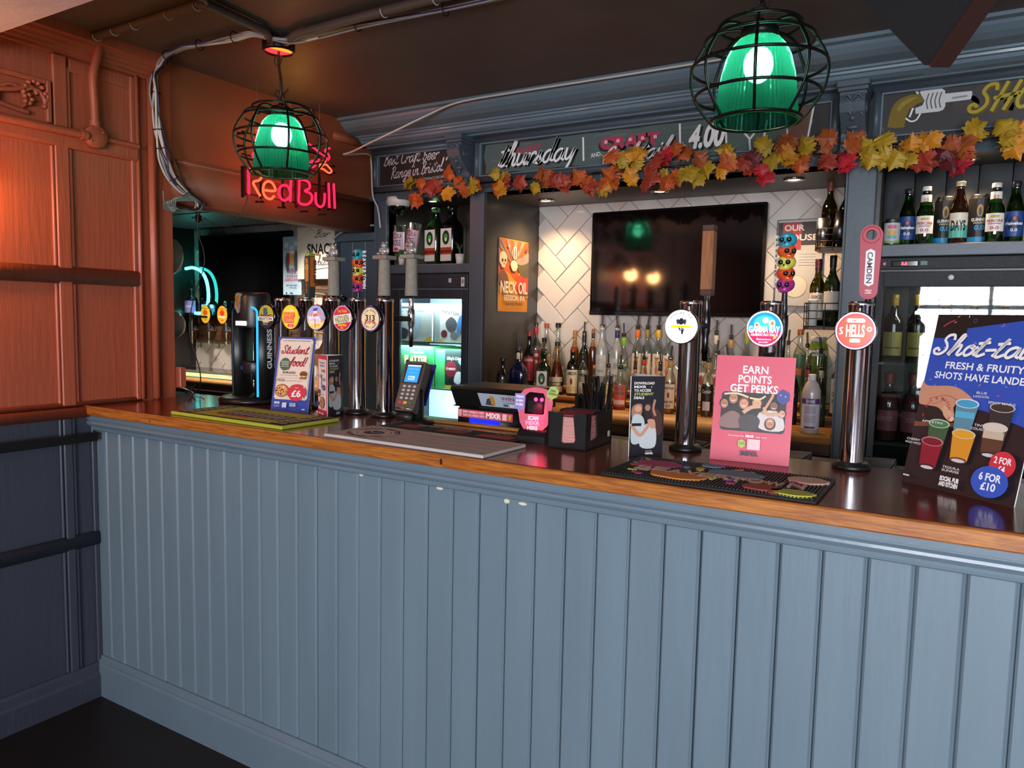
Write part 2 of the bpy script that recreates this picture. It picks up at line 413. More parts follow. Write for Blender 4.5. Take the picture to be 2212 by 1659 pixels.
mat('black_metal', '#131313', .4, .3); mat('white_plastic', '#d9d7d2', .4); mat('red_plastic', '#a51a34', .4)
mat('cable_white', '#c4beb6', .5); mat('cable_purple', '#3b3365', .45); mat('cable_black', '#15130f', .5); mat('cable_grey', '#8f908e', .5); mat('cable_green', '#6f8f84', .5)
# ================================================================ floor, ceilings, outer walls
struct(MB().box(-3.2, 6.6, -4.7, 2.3, -.06, 0).build('floor', M['floor_dark']), 'dark stained floor of the bar room')
cl = root('ceiling', 'dark painted ceiling above the bar with a paler plaster ceiling over the room')
MB().box(-3.2, 6.6, -.37, 2.3, 2.4, 2.46).build('bar_ceiling', M['paint_ceiling'], cl)
MB().box(-3.2, 6.6, -4.7, -.37, 2.25, 2.46).build('plaster_ceiling', M['plaster'], cl)
struct(MB().box(6.5, 6.62, -4.7, 2.3, 0, 2.46).build('wall_right', M['plaster_wall']), 'pale plaster wall at the far end of the room')
wf = root('wall_front', 'street wall with two leaded windows behind the drinkers')
for a, b in ((-.2, 2.15), (3.65, 4.15), (5.65, 6.62)): MB().box(a, b, -4.7, -4.58, 0, 2.46).build('wall_pier', M['plaster_wall'], wf)
MB().box(2.15, 5.65, -4.7, -4.58, 0, .72).build('wall_below', M['plaster_wall'], wf)
MB().box(2.15, 5.65, -4.7, -4.58, 2.24, 2.46).build('wall_above', M['plaster_wall'], wf)
mat('lead', '#2a2c2e', .5)
for n, wx in enumerate((2.9, 4.9)):
    w = root('window_%d' % (n+1), 'tall leaded street window letting in daylight')
    m = MB()
    for a, b, c, d in ((wx-.75, wx-.69, .72, 2.24), (wx+.69, wx+.75, .72, 2.24), (wx-.69, wx+.69, .72, .78), (wx-.69, wx+.69, 2.18, 2.24), (wx-.02, wx+.02, .78, 2.18), (wx-.69, wx+.69, 1.62, 1.67)):
        m.box(a, b, -4.68, -4.62, c, d)
    m.build('window_frame', M['paint_slate'], w)
    m = MB()
    for i in range(1, 12):
        m.box(wx-.69+i*.115-.004, wx-.69+i*.115+.004, -4.655, -4.645, .78, 2.18)
        m.box(wx-.69, wx+.69, -4.655, -4.645, .78+i*.117-.004, .78+i*.117+.004)
    m.build('lead_bars', M['lead'], w)
    MB().box(wx-.69, wx+.69, -4.652, -4.648, .78, 2.18).build('pane', glass('window_glass', '#f4f8ff', .04), w)
# ================================================================ left wall, panelled: orange over slate
wl = root('wall_left', 'panelled wall painted orange above and slate blue below the bar level')
MB().box(-.14, 0, -4.7, .331, 1.055, 2.4).build('upper_wall', M['paint_orange'], wl)
MB().box(-.14, 0, -4.7, .02, 0, 1.055).build('lower_wall', M['paint_slate'], wl)
O = M['paint_orange']
pr = [(0, 2.305), (.012, 2.307), (.012, 2.318), (.02, 2.32), (.022, 2.332), (.03, 2.335), (.032, 2.345), (.044, 2.352), (.046, 2.362), (.058, 2.366), (.06, 2.4), (0, 2.4)]
MB().extr(pr, 'y', -4.5, .262).build('crown_moulding', O, wl)
pr = [(0, 1.995), (.016, 1.995), (.022, 2.005), (.022, 2.035), (.034, 2.042), (.036, 2.052), (.02, 2.06), (0, 2.062)]
MB().extr(pr, 'y', -4.5, .178).build('picture_rail', O, wl)
MB().box(0, .02, -4.5, .18, 1.530, 1.588, .005).build('middle_rail', O, wl)
MB().box(0, .024, -4.5, .02, 1.055, 1.092, .004).build('bottom_rail', O, wl)
MB().box(0, .012, -4.5, .18, 1.092, 1.112, .004).build('bottom_moulding', O, wl)
for k in range(6):
    y = -.118-k*.52
    MB().box(0, .016, y, y+.046, 1.1, 2.3, .003).build('stile', O, wl)
    for a, b in ((-.012, -.001), (.047, .06)):
        for z0, z1 in ((1.108, 1.53), (1.588, 1.995), (2.062, 2.27 if k == 0 and a > 0 else 2.07)):
            if z1-z0 > .05: MB().box(0, .011, y+a, y+b, z0, z1, .003).build('panel_bead', O, wl)
MB().box(0, .014, .158, .176, 1.1, 2.3, .003).build('panel_bead', O, wl)
MB().box(0, .018, .176, .194, 1.1, 2.31, .004).build('stile', O, wl)
MB().box(0, .026, .225, .256, 1.096, 2.32, .006).build('corner_bead', O, wl)
MB().box(0, .01, -.06, .16, 2.255, 2.30, .003).build('frieze_rail', O, wl)
# carved frieze panel
cv = MB()
for a, b, c, d in ((-.142, -.126, 2.066, 2.205), (-.6, -.142, 2.19, 2.205)): cv.box(0, .02, a, b, c, d, .003)
def scroll(cy, cz, r, t0, t1, th, k=.18):
    P = [(.012, cy+(r*math.exp(-k*abs(t-t0)))*math.cos(t), cz+(r*math.exp(-k*abs(t-t0)))*math.sin(t)) for t in [t0+(t1-t0)*i/16 for i in range(17)]]
    cv.tube(P, [th*(1-.5*i/16) for i in range(17)], 6)
for s_ in (0, -.3):
    scroll(-.185+s_, 2.135, .045, -.6, 4.2, .009); scroll(-.235+s_, 2.12, .06, 3.4, -1.0, .008); scroll(-.2+s_, 2.15, .03, 0, 5, .007)
    cv.tube(cat([(.014, -.36+s_, 2.165), (.016, -.3+s_, 2.14), (.014, -.24+s_, 2.15), (.012, -.2+s_, 2.17)], 6), .009, 6)
    cv.tube(cat([(.014, -.36+s_, 2.11), (.016, -.31+s_, 2.1), (.014, -.25+s_, 2.09), (.012, -.2+s_, 2.085)], 6), .008, 6)
    for i in range(9):
        a = i/8*PI*1.1-.5; cv.ball((.012, -.178+s_+.035*math.cos(a), 2.14+.05*math.sin(a)), .012, .009, .008, 8, 6)
    for i in range(5): cv.ball((.014, -.2+s_+.012*math.cos(i*1.3), 2.128+.014*math.sin(i*1.3)), .012, .008, .008, 8, 6)
cv.build('carved_ornament', O, wl)
# lower slate panelling
Sl = M['paint_slate']
MB().box(0, .02, -4.5, 0, .578, .628, .005).build('middle_rail', Sl, wl)
MB().extr([(0, 0), (.026, 0), (.026, .082), (.018, .09), (.016, .118), (.008, .128), (0, .128)], 'y', -4.5, -.001).build('skirting', Sl, wl)
for k in range(6):
    y = -.132-k*.52
    MB().box(0, .016, y+.012, y+.042, .128, 1.055, .003).build('stile', Sl, wl)
    for a, b in ((0, .01), (.044, .056)):
        for z0, z1 in ((.13, .578), (.628, 1.055)): MB().box(0, .011, y+a, y+b, z0, z1, .003).build('panel_bead', Sl, wl)
MB().box(0, .01, -.018, 0, .128, 1.055, .003).build('panel_bead', Sl, wl)
br = thing('wall_rail', 'long black metal rail fixed along the slate panelling', 'rail', (.03, -.02, .97))
MB().box(0, .026, -2.4, 0, 0, .03, .003).build('bar', M['black_metal'], br)
for y in (-.5, -1.6): MB().box(-.03, .0, y, y+.03, .004, .026).build('bracket', M['black_metal'], br)
# ================================================================ passage bulkhead on the line of the left wall
wb = root('wall_passage', 'orange bulkhead and boxed beam over the opening beside the bar')
OW = M['paint_orange_wall']
MB().box(-.14, 0, .331, 1.5, 2.03, 2.4).build('bulkhead', OW, wb)
MB().box(-.14, .02, .331, 1.53, 1.872, 2.028, .006).build('beam', OW, wb)
MB().box(-.02, .034, .331, 1.45, 2.012, 2.034, .006).build('ledge', OW, wb)
MB().box(0, .022, .92, 1.06, 2.29, 2.398, .003).build('patch_board', OW, wb)
MB().box(0, .02, 1.2, 1.45, 2.29, 2.33, .004).build('moulding', OW, wb)
# torn lip of plaster along the ledge
tl = MB()
for i in range(9):
    y = .5+i*.03+random.uniform(-.01, .01); tl.ball((.012, y, 2.036), .01, random.uniform(.008, .022), random.uniform(.003, .008), 7, 5)
tl.build('cracked_filler', OW, wb)
# side room beyond
struct(MB().box(-3.2, -3.08, .2, 2.3, 0, 2.4).build('wall_side_room', M['paint_back']), 'dark wall at the far side of the room beyond the passage')
struct(MB().box(-3.2, -.14, .2, .32, 0, 2.4).build('wall_side_front', M['paint_back']), 'front wall of the side room behind the orange panelling')
# ================================================================ bar front and top
bc = thing('bar_counter', 'long blue-grey plank-fronted bar counter with moulded edge and skirting', 'bar counter', (0, 0, 0))
W0, OFF = .0809, .0708
MB().box(.002, 4.2, .022, .44, 0, 1.06).build('carcass', M['paint_blue'], bc)
def plank_mesh(w, h, g):
    m = MB(); c = .004
    prof = [(g, .014), (g, .004), (g+c, 0), (w-g-.007, 0), (w-g-.005, .002), (w-g-.003, .0005), (w-g, .004), (w-g, .014)]
    m.extr([(a, b) for a, b in prof], 'z', 0, h); return m.mesh('plank', M['paint_blue'])
pm = [plank_mesh(W0, .86, g) for g in (.0008, .0012, .0016)]
fm = plank_mesh(OFF, .86, .0008)
for i in range(-1, 51):
    o = bpy.data.objects.new('plank', fm if i < 0 else random.choice(pm)); COL.objects.link(o); o.parent = bc
    o.location = (0 if i < 0 else OFF+W0*i, random.uniform(-.0008, .0008), .145)
MB().extr([(.014, 0), (-.02, 0), (-.02, .118), (-.015, .125), (-.016, .132), (-.008, .14), (-.006, .151), (.014, .151)], 'x', 0, 4.2).build('skirting', M['paint_trim'], bc)
MB().extr([(.014, 1.061), (-.03, 1.061), (-.03, 1.046), (-.024, 1.044), (-.024, 1.041), (-.03, 1.036), (-.031, 1.03), (-.027, 1.023), (-.018, 1.019), (-.014, 1.018), (-.017, 1.012), (-.016, 1.006), (-.008, 1.002), (.014, 1.002)], 'x', .0, 4.2).build('edge_moulding', M['paint_trim'], bc)
mat('chip', '#d8cfb8', .7)
for x, z, a, b in ((1.135, 1.003, .007, .004), (1.295, .999, .008, .005), (1.565, .997, .012, .004), (1.77, .993, .009, .006), (1.815, .993, .013, .004)):
    m = MB(); m.ball((x, -.0005, z), a, .0012, b, 10, 6); m.build('paint_chip', M['chip'], bc)
bt = thing('bar_worktop', 'polished dark oak bar top with a lighter front edge', 'worktop', (0, 0, 0))
m = MB(); m.box(0, 4.2, -.028, .475, 1.0615, 1.095, .003); m.box(-.9, 0, .336, .475, 1.0615, 1.095, .003); m.build('worktop', M['oak_top'], bt)
MB().box(0.001, 4.2, -.042, -.0275, 1.0615, 1.0952, .0035).build('front_lipping', M['oak_lipping'], bt)
mat('knot', '#2a1206', .5)
for x, z, r in ((1.60, 1.078, .009), (.395, 1.073, .005)):
    MB().ball((x, -.0415, z), r*.6, .0012, r, 10, 6).build('knot', M['knot'], bt)
# ================================================================ back bar joinery
bb = thing('back_bar', 'dark blue-grey back bar with cornice, carved brackets, pillars and shelves', 'back bar', (0, 0, 0))
Pn = M['paint_back']; Y = 1.48
MB().extr([(2.0, 2.4), (1.24, 2.4), (1.24, 2.388), (1.262, 2.384), (1.268, 2.374), (1.285, 2.358), (1.31, 2.345), (1.34, 2.338), (1.362, 2.336), (1.362, 2.328), (1.372, 2.326), (1.374, 2.318), (1.384, 2.316), (1.39, 2.305), (1.41, 2.296), (1.435, 2.293), (1.44, 2.288), (2.0, 2.288)], 'x', -.01, 4.6).build('cornice', M['paint_trim'], bb)
MB().box(.0, 4.6, 1.52, 1.6, 2.03, 2.3).build('frieze_board', M['paint_black'], bb)
MB().extr([(1.52, 2.03), (1.476, 2.03), (1.47, 2.04), (1.476, 2.052), (1.482, 2.062), (1.49, 2.07), (1.52, 2.07)], 'x', .0, 4.6).build('frieze_moulding', Pn, bb)
def sign_panel(x0, x1, z0, z1, w=.026):
    for a, b, c, d in ((x0, x1, z1-w, z1), (x0, x1, z0, z0+w), (x0, x0+w, z0+w, z1-w), (x1-w, x1, z0+w, z1-w)):
        MB().box(a, b, 1.478, 1.53, c, d, .004).build('sign_frame', Pn, bb)
    for a, b, c, d in ((x0+w, x1-w, z1-w-.007, z1-w), (x0+w, x1-w, z0+w, z0+w+.007), (x0+w, x0+w+.007, z0+w+.007, z1-w-.007), (x1-w-.007, x1-w, z0+w+.007, z1-w-.007)):
        MB().box(a, b, 1.49, 1.53, c, d, .002).build('sign_bead', M['paint_trim'], bb)
    return MB().box(x0+w, x1-w, 1.508, 1.53, z0+w, z1-w).build('sign_board', M['chalkboard'], bb)
sgA = sign_panel(.01, .545, 2.075, 2.288); sgB = sign_panel(.648, 2.262, 2.08, 2.29); sgC = sign_panel(2.372, 4.4, 2.085, 2.295)
# carved brackets
def corbel(x0, x1, zb, zt):
    g = bpy.data.objects.new('bracket', None); COL.objects.link(g); g.parent = bb
    xm = (x0+x1)/2; w = x1-x0
    prof = [(1.52, zb), (1.46, zb), (1.452, zb+.03), (1.462, zb+.045), (1.455, zb+.07), (1.42, zb+.1), (1.39, zb+.13), (1.378, zb+.16), (1.385, zb+.185), (1.40, zt-.05), (1.52, zt-.05)]
    MB().extr(prof, 'x', x0+.008, x1-.008).build('bracket_body', Pn, g)
    m = MB()
    for k, (e, za, zc) in enumerate(((0, zt-.05, zt-.036), (.008, zt-.036, zt-.022), (.014, zt-.022, zt))): m.box(x0+.004-e*.6, x1-.004+e*.6, 1.39-e, 1.52, za, zc, .002)
    m.build('bracket_cap', Pn, g)
    m = MB()
    for s_ in (-1, 1):
        for i in range(4):
            m.tube(cat([(xm+s_*.004, 1.378+i*.006, zb+.17-i*.016), (xm+s_*w*.18, 1.374+i*.006, zb+.185-i*.016), (xm+s_*w*.34, 1.384+i*.006, zb+.172-i*.018)], 4), .0045, 5)
        m.tube(cat([(xm+s_*w*.1, 1.448, zb+.02), (xm+s_*w*.3, 1.445, zb+.036), (xm+s_*w*.36, 1.45, zb+.02)], 4), .004, 5)
    m.ball((xm, 1.41, zb+.112), .011, .011, .011); m.ball((xm, 1.43, zb+.085), .02, .008, .008); m.ball((xm, 1.435, zb+.07), .006, .006, .012)
    for s_ in (-1, 1):   # side scrolls
        m.tube([(xm+s_*(w/2-.008), 1.43+.026*math.exp(-.16*t)*math.cos(t), zb+.145+.026*math.exp(-.16*t)*math.sin(t)) for t in [i*.4 for i in range(26)]], .0035, 5)
        m.tube([(xm+s_*(w/2-.008), 1.475+.02*math.exp(-.16*t)*math.cos(-t), zb+.06+.02*math.exp(-.16*t)*math.sin(-t)) for t in [i*.4 for i in range(26)]], .0035, 5)
    m.build('carved_leaf', Pn, g)
corbel(.556, .642, 2.06, 2.29); corbel(2.268, 2.366, 2.06, 2.297)
# pillars
for a, b in ((.05, .112), (.631, .712), (2.305, 2.40)): MB().box(a, b, 1.48, 1.56, .0, 2.032, .003).build('pillar', Pn, bb)
MB().box(2.398, 2.418, 1.495, 1.56, 0, 2.032, .003).build('pillar_bead', M['paint_black'], bb)
MB().box(.712, .722, 1.49, 2.006, 0, 2.03).build('niche_side', M['paint_brownblack'], bb)
MB().box(2.297, 2.307, 1.49, 2.006, 0, 2.03).build('niche_side', M['paint_back'], bb)
MB().box(.64, 2.36, 1.49, 2.02, 2.03, 2.045).build('soffit', M['soffit_paint'], bb)
MB().box(.05, .64, 1.49, 2.02, 2.045, 2.06).build('soffit', M['paint_black'], bb)
MB().box(2.36, 4.6, 1.49, 2.02, 2.035, 2.05).build('soffit', M['paint_brownblack'], bb)
# open shelf above the left fridge
MB().box(.112, .631, 1.48, 1.86, 1.655, 1.7, .003).build('shelf', Pn, bb)
for i in range(6): MB().box(.05+i*.1, .05+i*.1+.098, 1.86, 1.88, 1.0, 2.045, .003).build('back_plank', M['paint_black'], bb)
MB().box(.1, .112, 1.5, 1.88, 0, 2.045).build('niche_side', M['paint_black'], bb)
MB().box(.631, .64, 1.5, 1.88, 0, 2.045).build('niche_side', M['paint_black'], bb)
# open shelf above the right fridge
MB().box(2.41, 4.4, 1.475, 1.74, 1.687, 1.73, .003).build('shelf', Pn, bb)
for i in range(19): MB().box(2.405+i*.104, 2.405+i*.104+.1, 1.735, 1.755, 1.0, 2.036, .004).build('back_plank', M['plank_grey'], bb)
# plank door between passage and fridge
dr = root('door_1', 'blue-grey plank door with a round knob beside the passage')
for i in range(3): MB().box(-.228+i*.09, -.228+i*.09+.0885, 1.5, 1.53, .0, 1.83, .003).build('plank', Pn, dr)
MB().box(-.26, .05, 1.49, 1.54, 1.832, 1.875, .003).build('door_frame', Pn, dr)
MB().box(.03, .05, 1.48, 1.56, 0, 2.03).build('door_frame', Pn, dr)
MB().lathe([(.0, 0), (.008, 0), (.008, .015), (.016, .022), (.018, .03), (.012, .038), (0, .04)], 16, (-.185, 1.5, 1.526), '-y').build('knob', M['black_plastic'], dr)
# ================================================================ tiled back wall, herringbone
wt = root('wall_back', 'back wall of the bar covered with large off-white herringbone tiles')
MB().box(-3.2, 6.6, 2.006, 2.12, 0, 2.4).build('grout_bed', M['grout'], wt)
def tile_mesh(w, l):
    m = MB(); m.box(-l/2, l/2, 0, .008, -w/2, w/2, .0025); return m.mesh('tile', M['tile'])
TW, TL = .0955, .191
tm = tile_mesh(TW-.003, TL-.003)
def herring(x0, x1, z0, z1, hide, ox, oz):
    c = math.cos(PI/4); n = 0
    for i in range(-30, 31):
        for j in range(-30, 31):
            for k in (0, 1):
                # herringbone lattice in unit of tile width
                a = i*1+j*2; b = i*1-j*2
                if k == 0: cx, cy, r = a+1, b+.5, 0
                else: cx, cy, r = a+.5, b+2, PI/2
                X = ox+(cx*c-cy*c)*TW; Z = oz+(cx*c+cy*c)*TW
                if X < x0-.06 or X > x1+.06 or Z < z0-.07 or Z > z1+.07: continue
                if any(h0 < X-.1 and X+.1 < h1 and g0 < Z-.1 and Z+.1 < g1 for h0, h1, g0, g1 in hide): continue
                ang = PI/4+r; inside = (x0+.11 < X < x1-.11) and (z0+.11 < Z < z1-.11)
                mw = T(X, 1.9985, Z) @ RY(-ang)
                if inside:
                    o = bpy.data.objects.new('tile', tm)
                else:   # cut to the edge of the tiled field
                    bm = bmesh.new(); bm.from_mesh(tm); bmesh.ops.transform(bm, matrix=mw, verts=bm.verts[:])
                    for co, no in (((x0, 0, 0), (-1, 0, 0)), ((x1, 0, 0), (1, 0, 0)), ((0, 0, z0), (0, 0, -1)), ((0, 0, z1), (0, 0, 1))):
                        bmesh.ops.bisect_plane(bm, geom=bm.verts[:]+bm.edges[:]+bm.faces[:], plane_co=co, plane_no=no, clear_outer=True)
                    if len(bm.faces) < 3: bm.free(); continue
                    me = bpy.data.meshes.new('tile'); bm.to_mesh(me); bm.free(); me.materials.append(M['tile']) if not me.materials else None
                    o = bpy.data.objects.new('tile', me); mw = Matrix()
                COL.objects.link(o); o.parent = wt; o.matrix_local = mw; n += 1
    return n
herring(.724, 2.296, 1.02, 2.029, [(1.1, 1.9, 1.49, 1.93)], .895, 1.701)
herring(-2.15, -.27, 1.0, 2.029, [(-2.0, -1.1, 1.42, 1.92)], -1.965, .934)
# left niche of the back wall
lb = root('trim_1', 'dark soffit and side panels around the second tap wall')
MB().box(-2.3, -.14, .33, 2.02, 2.032, 2.06).build('soffit', M['paint_back'], lb)
MB().box(-2.17, -2.152, 1.3, 2.004, 0, 2.03).build('side_panel', M['paint_black'], lb)
MB().box(-.27, -.255, 1.5, 2.004, 0, 2.03).build('side_panel', M['paint_back'], lb)
# ================================================================ back counter with stepped display tiers
def back_counter(name, label, x0, x1, tiers=True):
    k = thing(name, label, 'counter', (0, 0, 0))
    MB().box(x0, x1, 1.47, 1.998, .985, 1.02, .004).build('worktop', M['pine'], k)
    MB().box(x0, x1, 1.49, 1.53, .94, .984, .003).build('apron', M['walnut'], k)
    MB().box(x0, x1, 1.53, 1.998, 0, .94).build('cupboard', M['paint_black'], k)
    if tiers:
        for i, (ya, z) in enumerate(((1.8, 1.055), (1.9, 1.095))):
            MB().box(x0+.002, x1-.002, ya, 1.997, z-.02, z, .003).build('step', M['pine'], k)
            MB().box(x0+.002, x1-.002, ya+.008, 1.997, 1.0205 if i == 0 else 1.056, z-.021).build('riser', M['walnut'], k)
    return k
back_counter('back_counter', 'pine back counter with stepped shelves for the spirits', .724, 2.296)
back_counter('side_counter', 'pine back counter under the second row of taps', -2.15, -.27, False)
# ================================================================ caged pendant lamps
def translucent_green():
    m = bpy.data.materials.new('green_glass'); m.use_nodes = True; nt = m.node_tree; L = nt.links; nt.nodes.remove(nt.nodes['Principled BSDF'])
    t = nt.nodes.new('ShaderNodeBsdfTransparent'); t.inputs[0].default_value = lin('#46c09c')
    r = nt.nodes.new('ShaderNodeBsdfTranslucent'); r.inputs[0].default_value = lin('#178a6c')
    g = nt.nodes.new('ShaderNodeBsdfGlossy'); g.inputs['Roughness'].default_value = .12
    a = nt.nodes.new('ShaderNodeMixShader'); a.inputs[0].default_value = .5; L.new(t.outputs[0], a.inputs[1]); L.new(r.outputs[0], a.inputs[2])
    f = nt.nodes.new('ShaderNodeLayerWeight'); f.inputs[0].default_value = .2
    b = nt.nodes.new('ShaderNodeMixShader'); L.new(f.outputs['Fresnel'], b.inputs[0]); L.new(a.outputs[0], b.inputs[1]); L.new(g.outputs[0], b.inputs[2])
    L.new(b.outputs[0], nt.nodes['Material Output'].inputs[0]); MATS['green_glass'] = m
translucent_green()
bulb_m = emis('bulb_white', '#fff4d8', 26)
mat('cage_black', '#0d0f0e', .35, .4)
def pendant(x, y, label, power):
    g = thing('pendant_lamp', label, 'pendant lamp', (x, y, 2.4), group='caged green pendant lamps')
    z = lambda q: q-2.4
    # ribbed bell glass
    m = MB(); prof = [(.036, 2.14), (.05, 2.132), (.064, 2.115), (.076, 2.09), (.086, 2.05), (.093, 2.0), (.0965, 1.96), (.098, 1.938)]
    n = 108; vs = []; fs = []
    for r, q in prof:
        for i in range(n): rr = r+(.0018 if i % 2 else -.0018); vs.append((rr*math.cos(2*PI*i/n), rr*math.sin(2*PI*i/n), z(q)))
    for j in range(len(prof)-1):
        for i in range(n): k = (i+1) % n; fs.append((j*n+i, j*n+k, (j+1)*n+k, (j+1)*n+i))
    m.add(vs, fs, False); m.build('shade', M['green_glass'], g)
    MB().tube([(.098*math.cos(2*PI*i/48), .098*math.sin(2*PI*i/48), z(1.938)) for i in range(48)], .0028, 6, True).build('shade_rim', M['green_glass'], g)
    # cage
    rings = [(.098, 2.166), (.131, 2.13), (.161, 2.068), (.149, 2.0), (.109, 1.94)]
    for r, q in rings:
        MB().tube([(r*math.cos(2*PI*i/40), r*math.sin(2*PI*i/40), z(q)) for i in range(40)], .0038, 6, True).build('cage_ring', M['cage_black'], g)
    for k in range(8):
        a = 2*PI*k/8+.2
        P = [(.02, 2.158), (.075, 2.162), (.112, 2.152), (.132, 2.128), (.161, 2.068), (.151, 2.0), (.109, 1.94)]
        MB().tube(cat([(r*math.cos(a), r*math.sin(a), z(q)) for r, q in P], 4), .0038, 6).build('cage_wire', M['cage_black'], g)
    MB().lathe([(0, z(2.185)), (.008, z(2.185)), (.01, z(2.178)), (.03, z(2.172)), (.044, z(2.16)), (.046, z(2.146)), (.04, z(2.136)), (0, z(2.134))], 20).build('lamp_cap', M['cage_black'], g)
    MB().lathe([(0, z(2.138)), (.014, z(2.136)), (.014, z(2.105)), (.01, z(2.104))], 12).build('lamp_holder', M['black_plastic'], g)
    MB().ball((0, 0, z(2.075)), .036, .036, .044, 16, 10).build('bulb', bulb_m, g)
    l = bpy.data.lights.new('pendant_light', 'POINT'); l.energy = power; l.color = (1, .93, .75); l.shadow_soft_size = .035
    o = bpy.data.objects.new('pendant_light', l); COL.objects.link(o); o.parent = g; o.location = (0, 0, z(2.072))
    # hook loop on the cap
    MB().tube([(.016*math.cos(t), 0, z(2.2)+.016*math.sin(t)) for t in [2*PI*i/16 for i in range(16)]], .0018, 5, True).build('hook_ring', M['cage_black'], g)
    return g
pa = pendant(.573, .372, 'green ribbed glass pendant in black cage, hanging in front of red neon sign', 1.0)
pb = pendant(2.231, .393, 'large green glass pendant lamp in black wire cage over the red poster', 1.1)
# the first one hangs on a wavy cord from a ceiling cup, the second on a chain
MB().tube(cat([(-.022, .01, -.03), (-.02, .008, -.08), (-.002, 0, -.13), (0, 0, -.17), (-.006, 0, -.195), (0, 0, -.215)], 6), .0048, 6).build('cord', M['cable_black'], pa)
MB().tube(cat([(0, 0, -.2), (-.03, 0, -.185), (-.028, .004, -.165), (0, 0, -.18), (.03, 0, -.178), (.034, 0, -.17), (.004, 0, -.195)], 5), .0022, 5).build('cord_knot', M['cable_black'], pa)
MB().tube([(-.022+.018*math.cos(t), .006, -.062+.018*math.sin(t)) for t in [2*PI*i/16 for i in range(16)]], .0022, 5, True).build('cord_loop', M['cable_black'], pa)
MB().lathe([(.056, 0), (.056, -.028), (.05, -.034), (.048, -.03), (.048, -.003)], 28, (-.022, .01, 0), cap=False).build('ceiling_cup', M['black_metal'], pa)
glow = MB(); glow.lathe([(0, -.0265), (.047, -.0265)], 24, (-.022, .01, 0), cap=False, ang=(-PI/2-.3, PI/2-.3)); glow.build('orange_glow_disc', emis('glow_orange', '#ff6a1e', 3.2), pa)  # orange light on the cup's underside, put in as a glowing half disc
glow = MB(); glow.lathe([(0, -.0265), (.047, -.0265)], 24, (-.022, .01, 0), cap=False, ang=(PI/2-.3, 3*PI/2-.3)); glow.build('red_glow_disc', emis('glow_red', '#ff2a32', 2.6), pa)  # red light on the other half, put in as glowing colour too
for k in range(7):
    q = -.188+k*.026; a = k % 2*PI/2
    P = [(.009*math.cos(t)*math.cos(a), .009*math.cos(t)*math.sin(a), q+.017*math.sin(t)) for t in [2*PI*i/14 for i in range(14)]]
    MB().tube(P, .0022, 5, True).build('chain_link', M['cage_black'], pb)
MB().tube(cat([(.02, 0, -.19), (.03, .01, -.12), (.018, 0, -.06), (.01, 0, 0)], 6), .003, 6).build('cord', M['cable_black'], pb)
MB().tube(cat([(-.05, .01, -.232), (-.045, 0, -.2), (-.02, 0, -.188), (0, 0, -.2)], 6), .002, 5).build('cap_wire', M['cage_black'], pb)
# ================================================================ red neon sign on the bulkhead
ns = thing('neon_sign', 'red neon bull sign with glowing letters hanging before the orange bulkhead', 'neon sign', (.14, .58, 1.92))
NEON = {'R1': [(.586, 2.028), (.587, 1.927)], 'R2': [(.588, 2.029), (.61, 2.03), (.645, 2.022), (.651, 2.006), (.64, 1.992), (.61, 1.979), (.624, 1.954), (.645, 1.928)],
 'e': [(.664, 1.956), (.724, 1.962), (.713, 1.989), (.689, 1.996), (.666, 1.98), (.66, 1.951), (.673, 1.929), (.7, 1.924), (.72, 1.939)],
 'd1': [(.814, 2.022), (.809, 1.928)], 'd2': [(.807, 1.95), (.788, 1.933), (.768, 1.929), (.748, 1.946), (.748, 1.973), (.769, 1.992), (.797, 1.99), (.808, 1.973)],
 'B': [(.862, 2.03), (.8605, 1.98), (.861, 1.931), (.911, 1.931), (.937, 1.957), (.929, 1.98), (.895, 1.987), (.922, 2.003), (.92, 2.025), (.898, 2.033), (.866, 2.032)],
 'u': [(.96, 1.99), (.962, 1.945), (.988, 1.929), (1.012, 1.948), (1.016, 1.995)], 'l1': [(1.042, 2.045), (1.046, 1.933)], 'l2': [(1.074, 2.047), (1.081, 1.934)],
 'rb1': [(.88, 2.16), (.893, 2.181), (.912, 2.192), (.925, 2.195), (.983, 2.171), (1.019, 2.159), (1.037, 2.149), (1.046, 2.167), (1.033, 2.178), (1.019, 2.185), (1.028, 2.196), (1.049, 2.204)],
 'rb2': [(.9, 2.15), (.91, 2.132), (.916, 2.111), (.933, 2.098), (.956, 2.108), (.951, 2.12), (.929, 2.116), (.942, 2.128), (.969, 2.127), (.982, 2.142)],
 'rb3': [(.991, 2.108), (1.019, 2.126), (1.046, 2.115), (1.06, 2.101), (1.042, 2.091), (1.009, 2.102), (.987, 2.104), (.991, 2.124), (1.023, 2.14)],
 'lb1': [(.627, 2.194), (.64, 2.188), (.634, 2.178), (.627, 2.161), (.625, 2.14), (.649, 2.136), (.68, 2.149), (.72, 2.165), (.76, 2.16), (.79, 2.15)],
 'lb2': [(.615, 2.1), (.607, 2.087), (.618, 2.083), (.641, 2.093), (.656, 2.111), (.687, 2.108), (.72, 2.1), (.74, 2.115), (.77, 2.12)]}
red = emis('neon_red', '#ff1230', 4.5); redo = emis('neon_orange_red', '#ff3a22', 4.5)
for k, P in NEON.items():
    q = [(0, a-.58, b-1.92) for a, b in P]
    nm = 'neon_tube' if k in ('rb1', 'rb2', 'rb3', 'lb1', 'lb2') else 'neon_letter'
    MB().tube(cat(q, 5) if len(q) > 2 else q, .0052 if nm == 'neon_letter' else .0042, 7).build(nm, redo if k in ('e', 'rb3', 'R2') else red, ns)
MB().tube([(-.012, .265+.055*math.cos(t), .275+.055*math.sin(t)) for t in [2*PI*i/28 for i in range(28)]], .0052, 7, True).build('neon_sun', emis('neon_yellow', '#ffd21e', 7), ns)
m = MB()
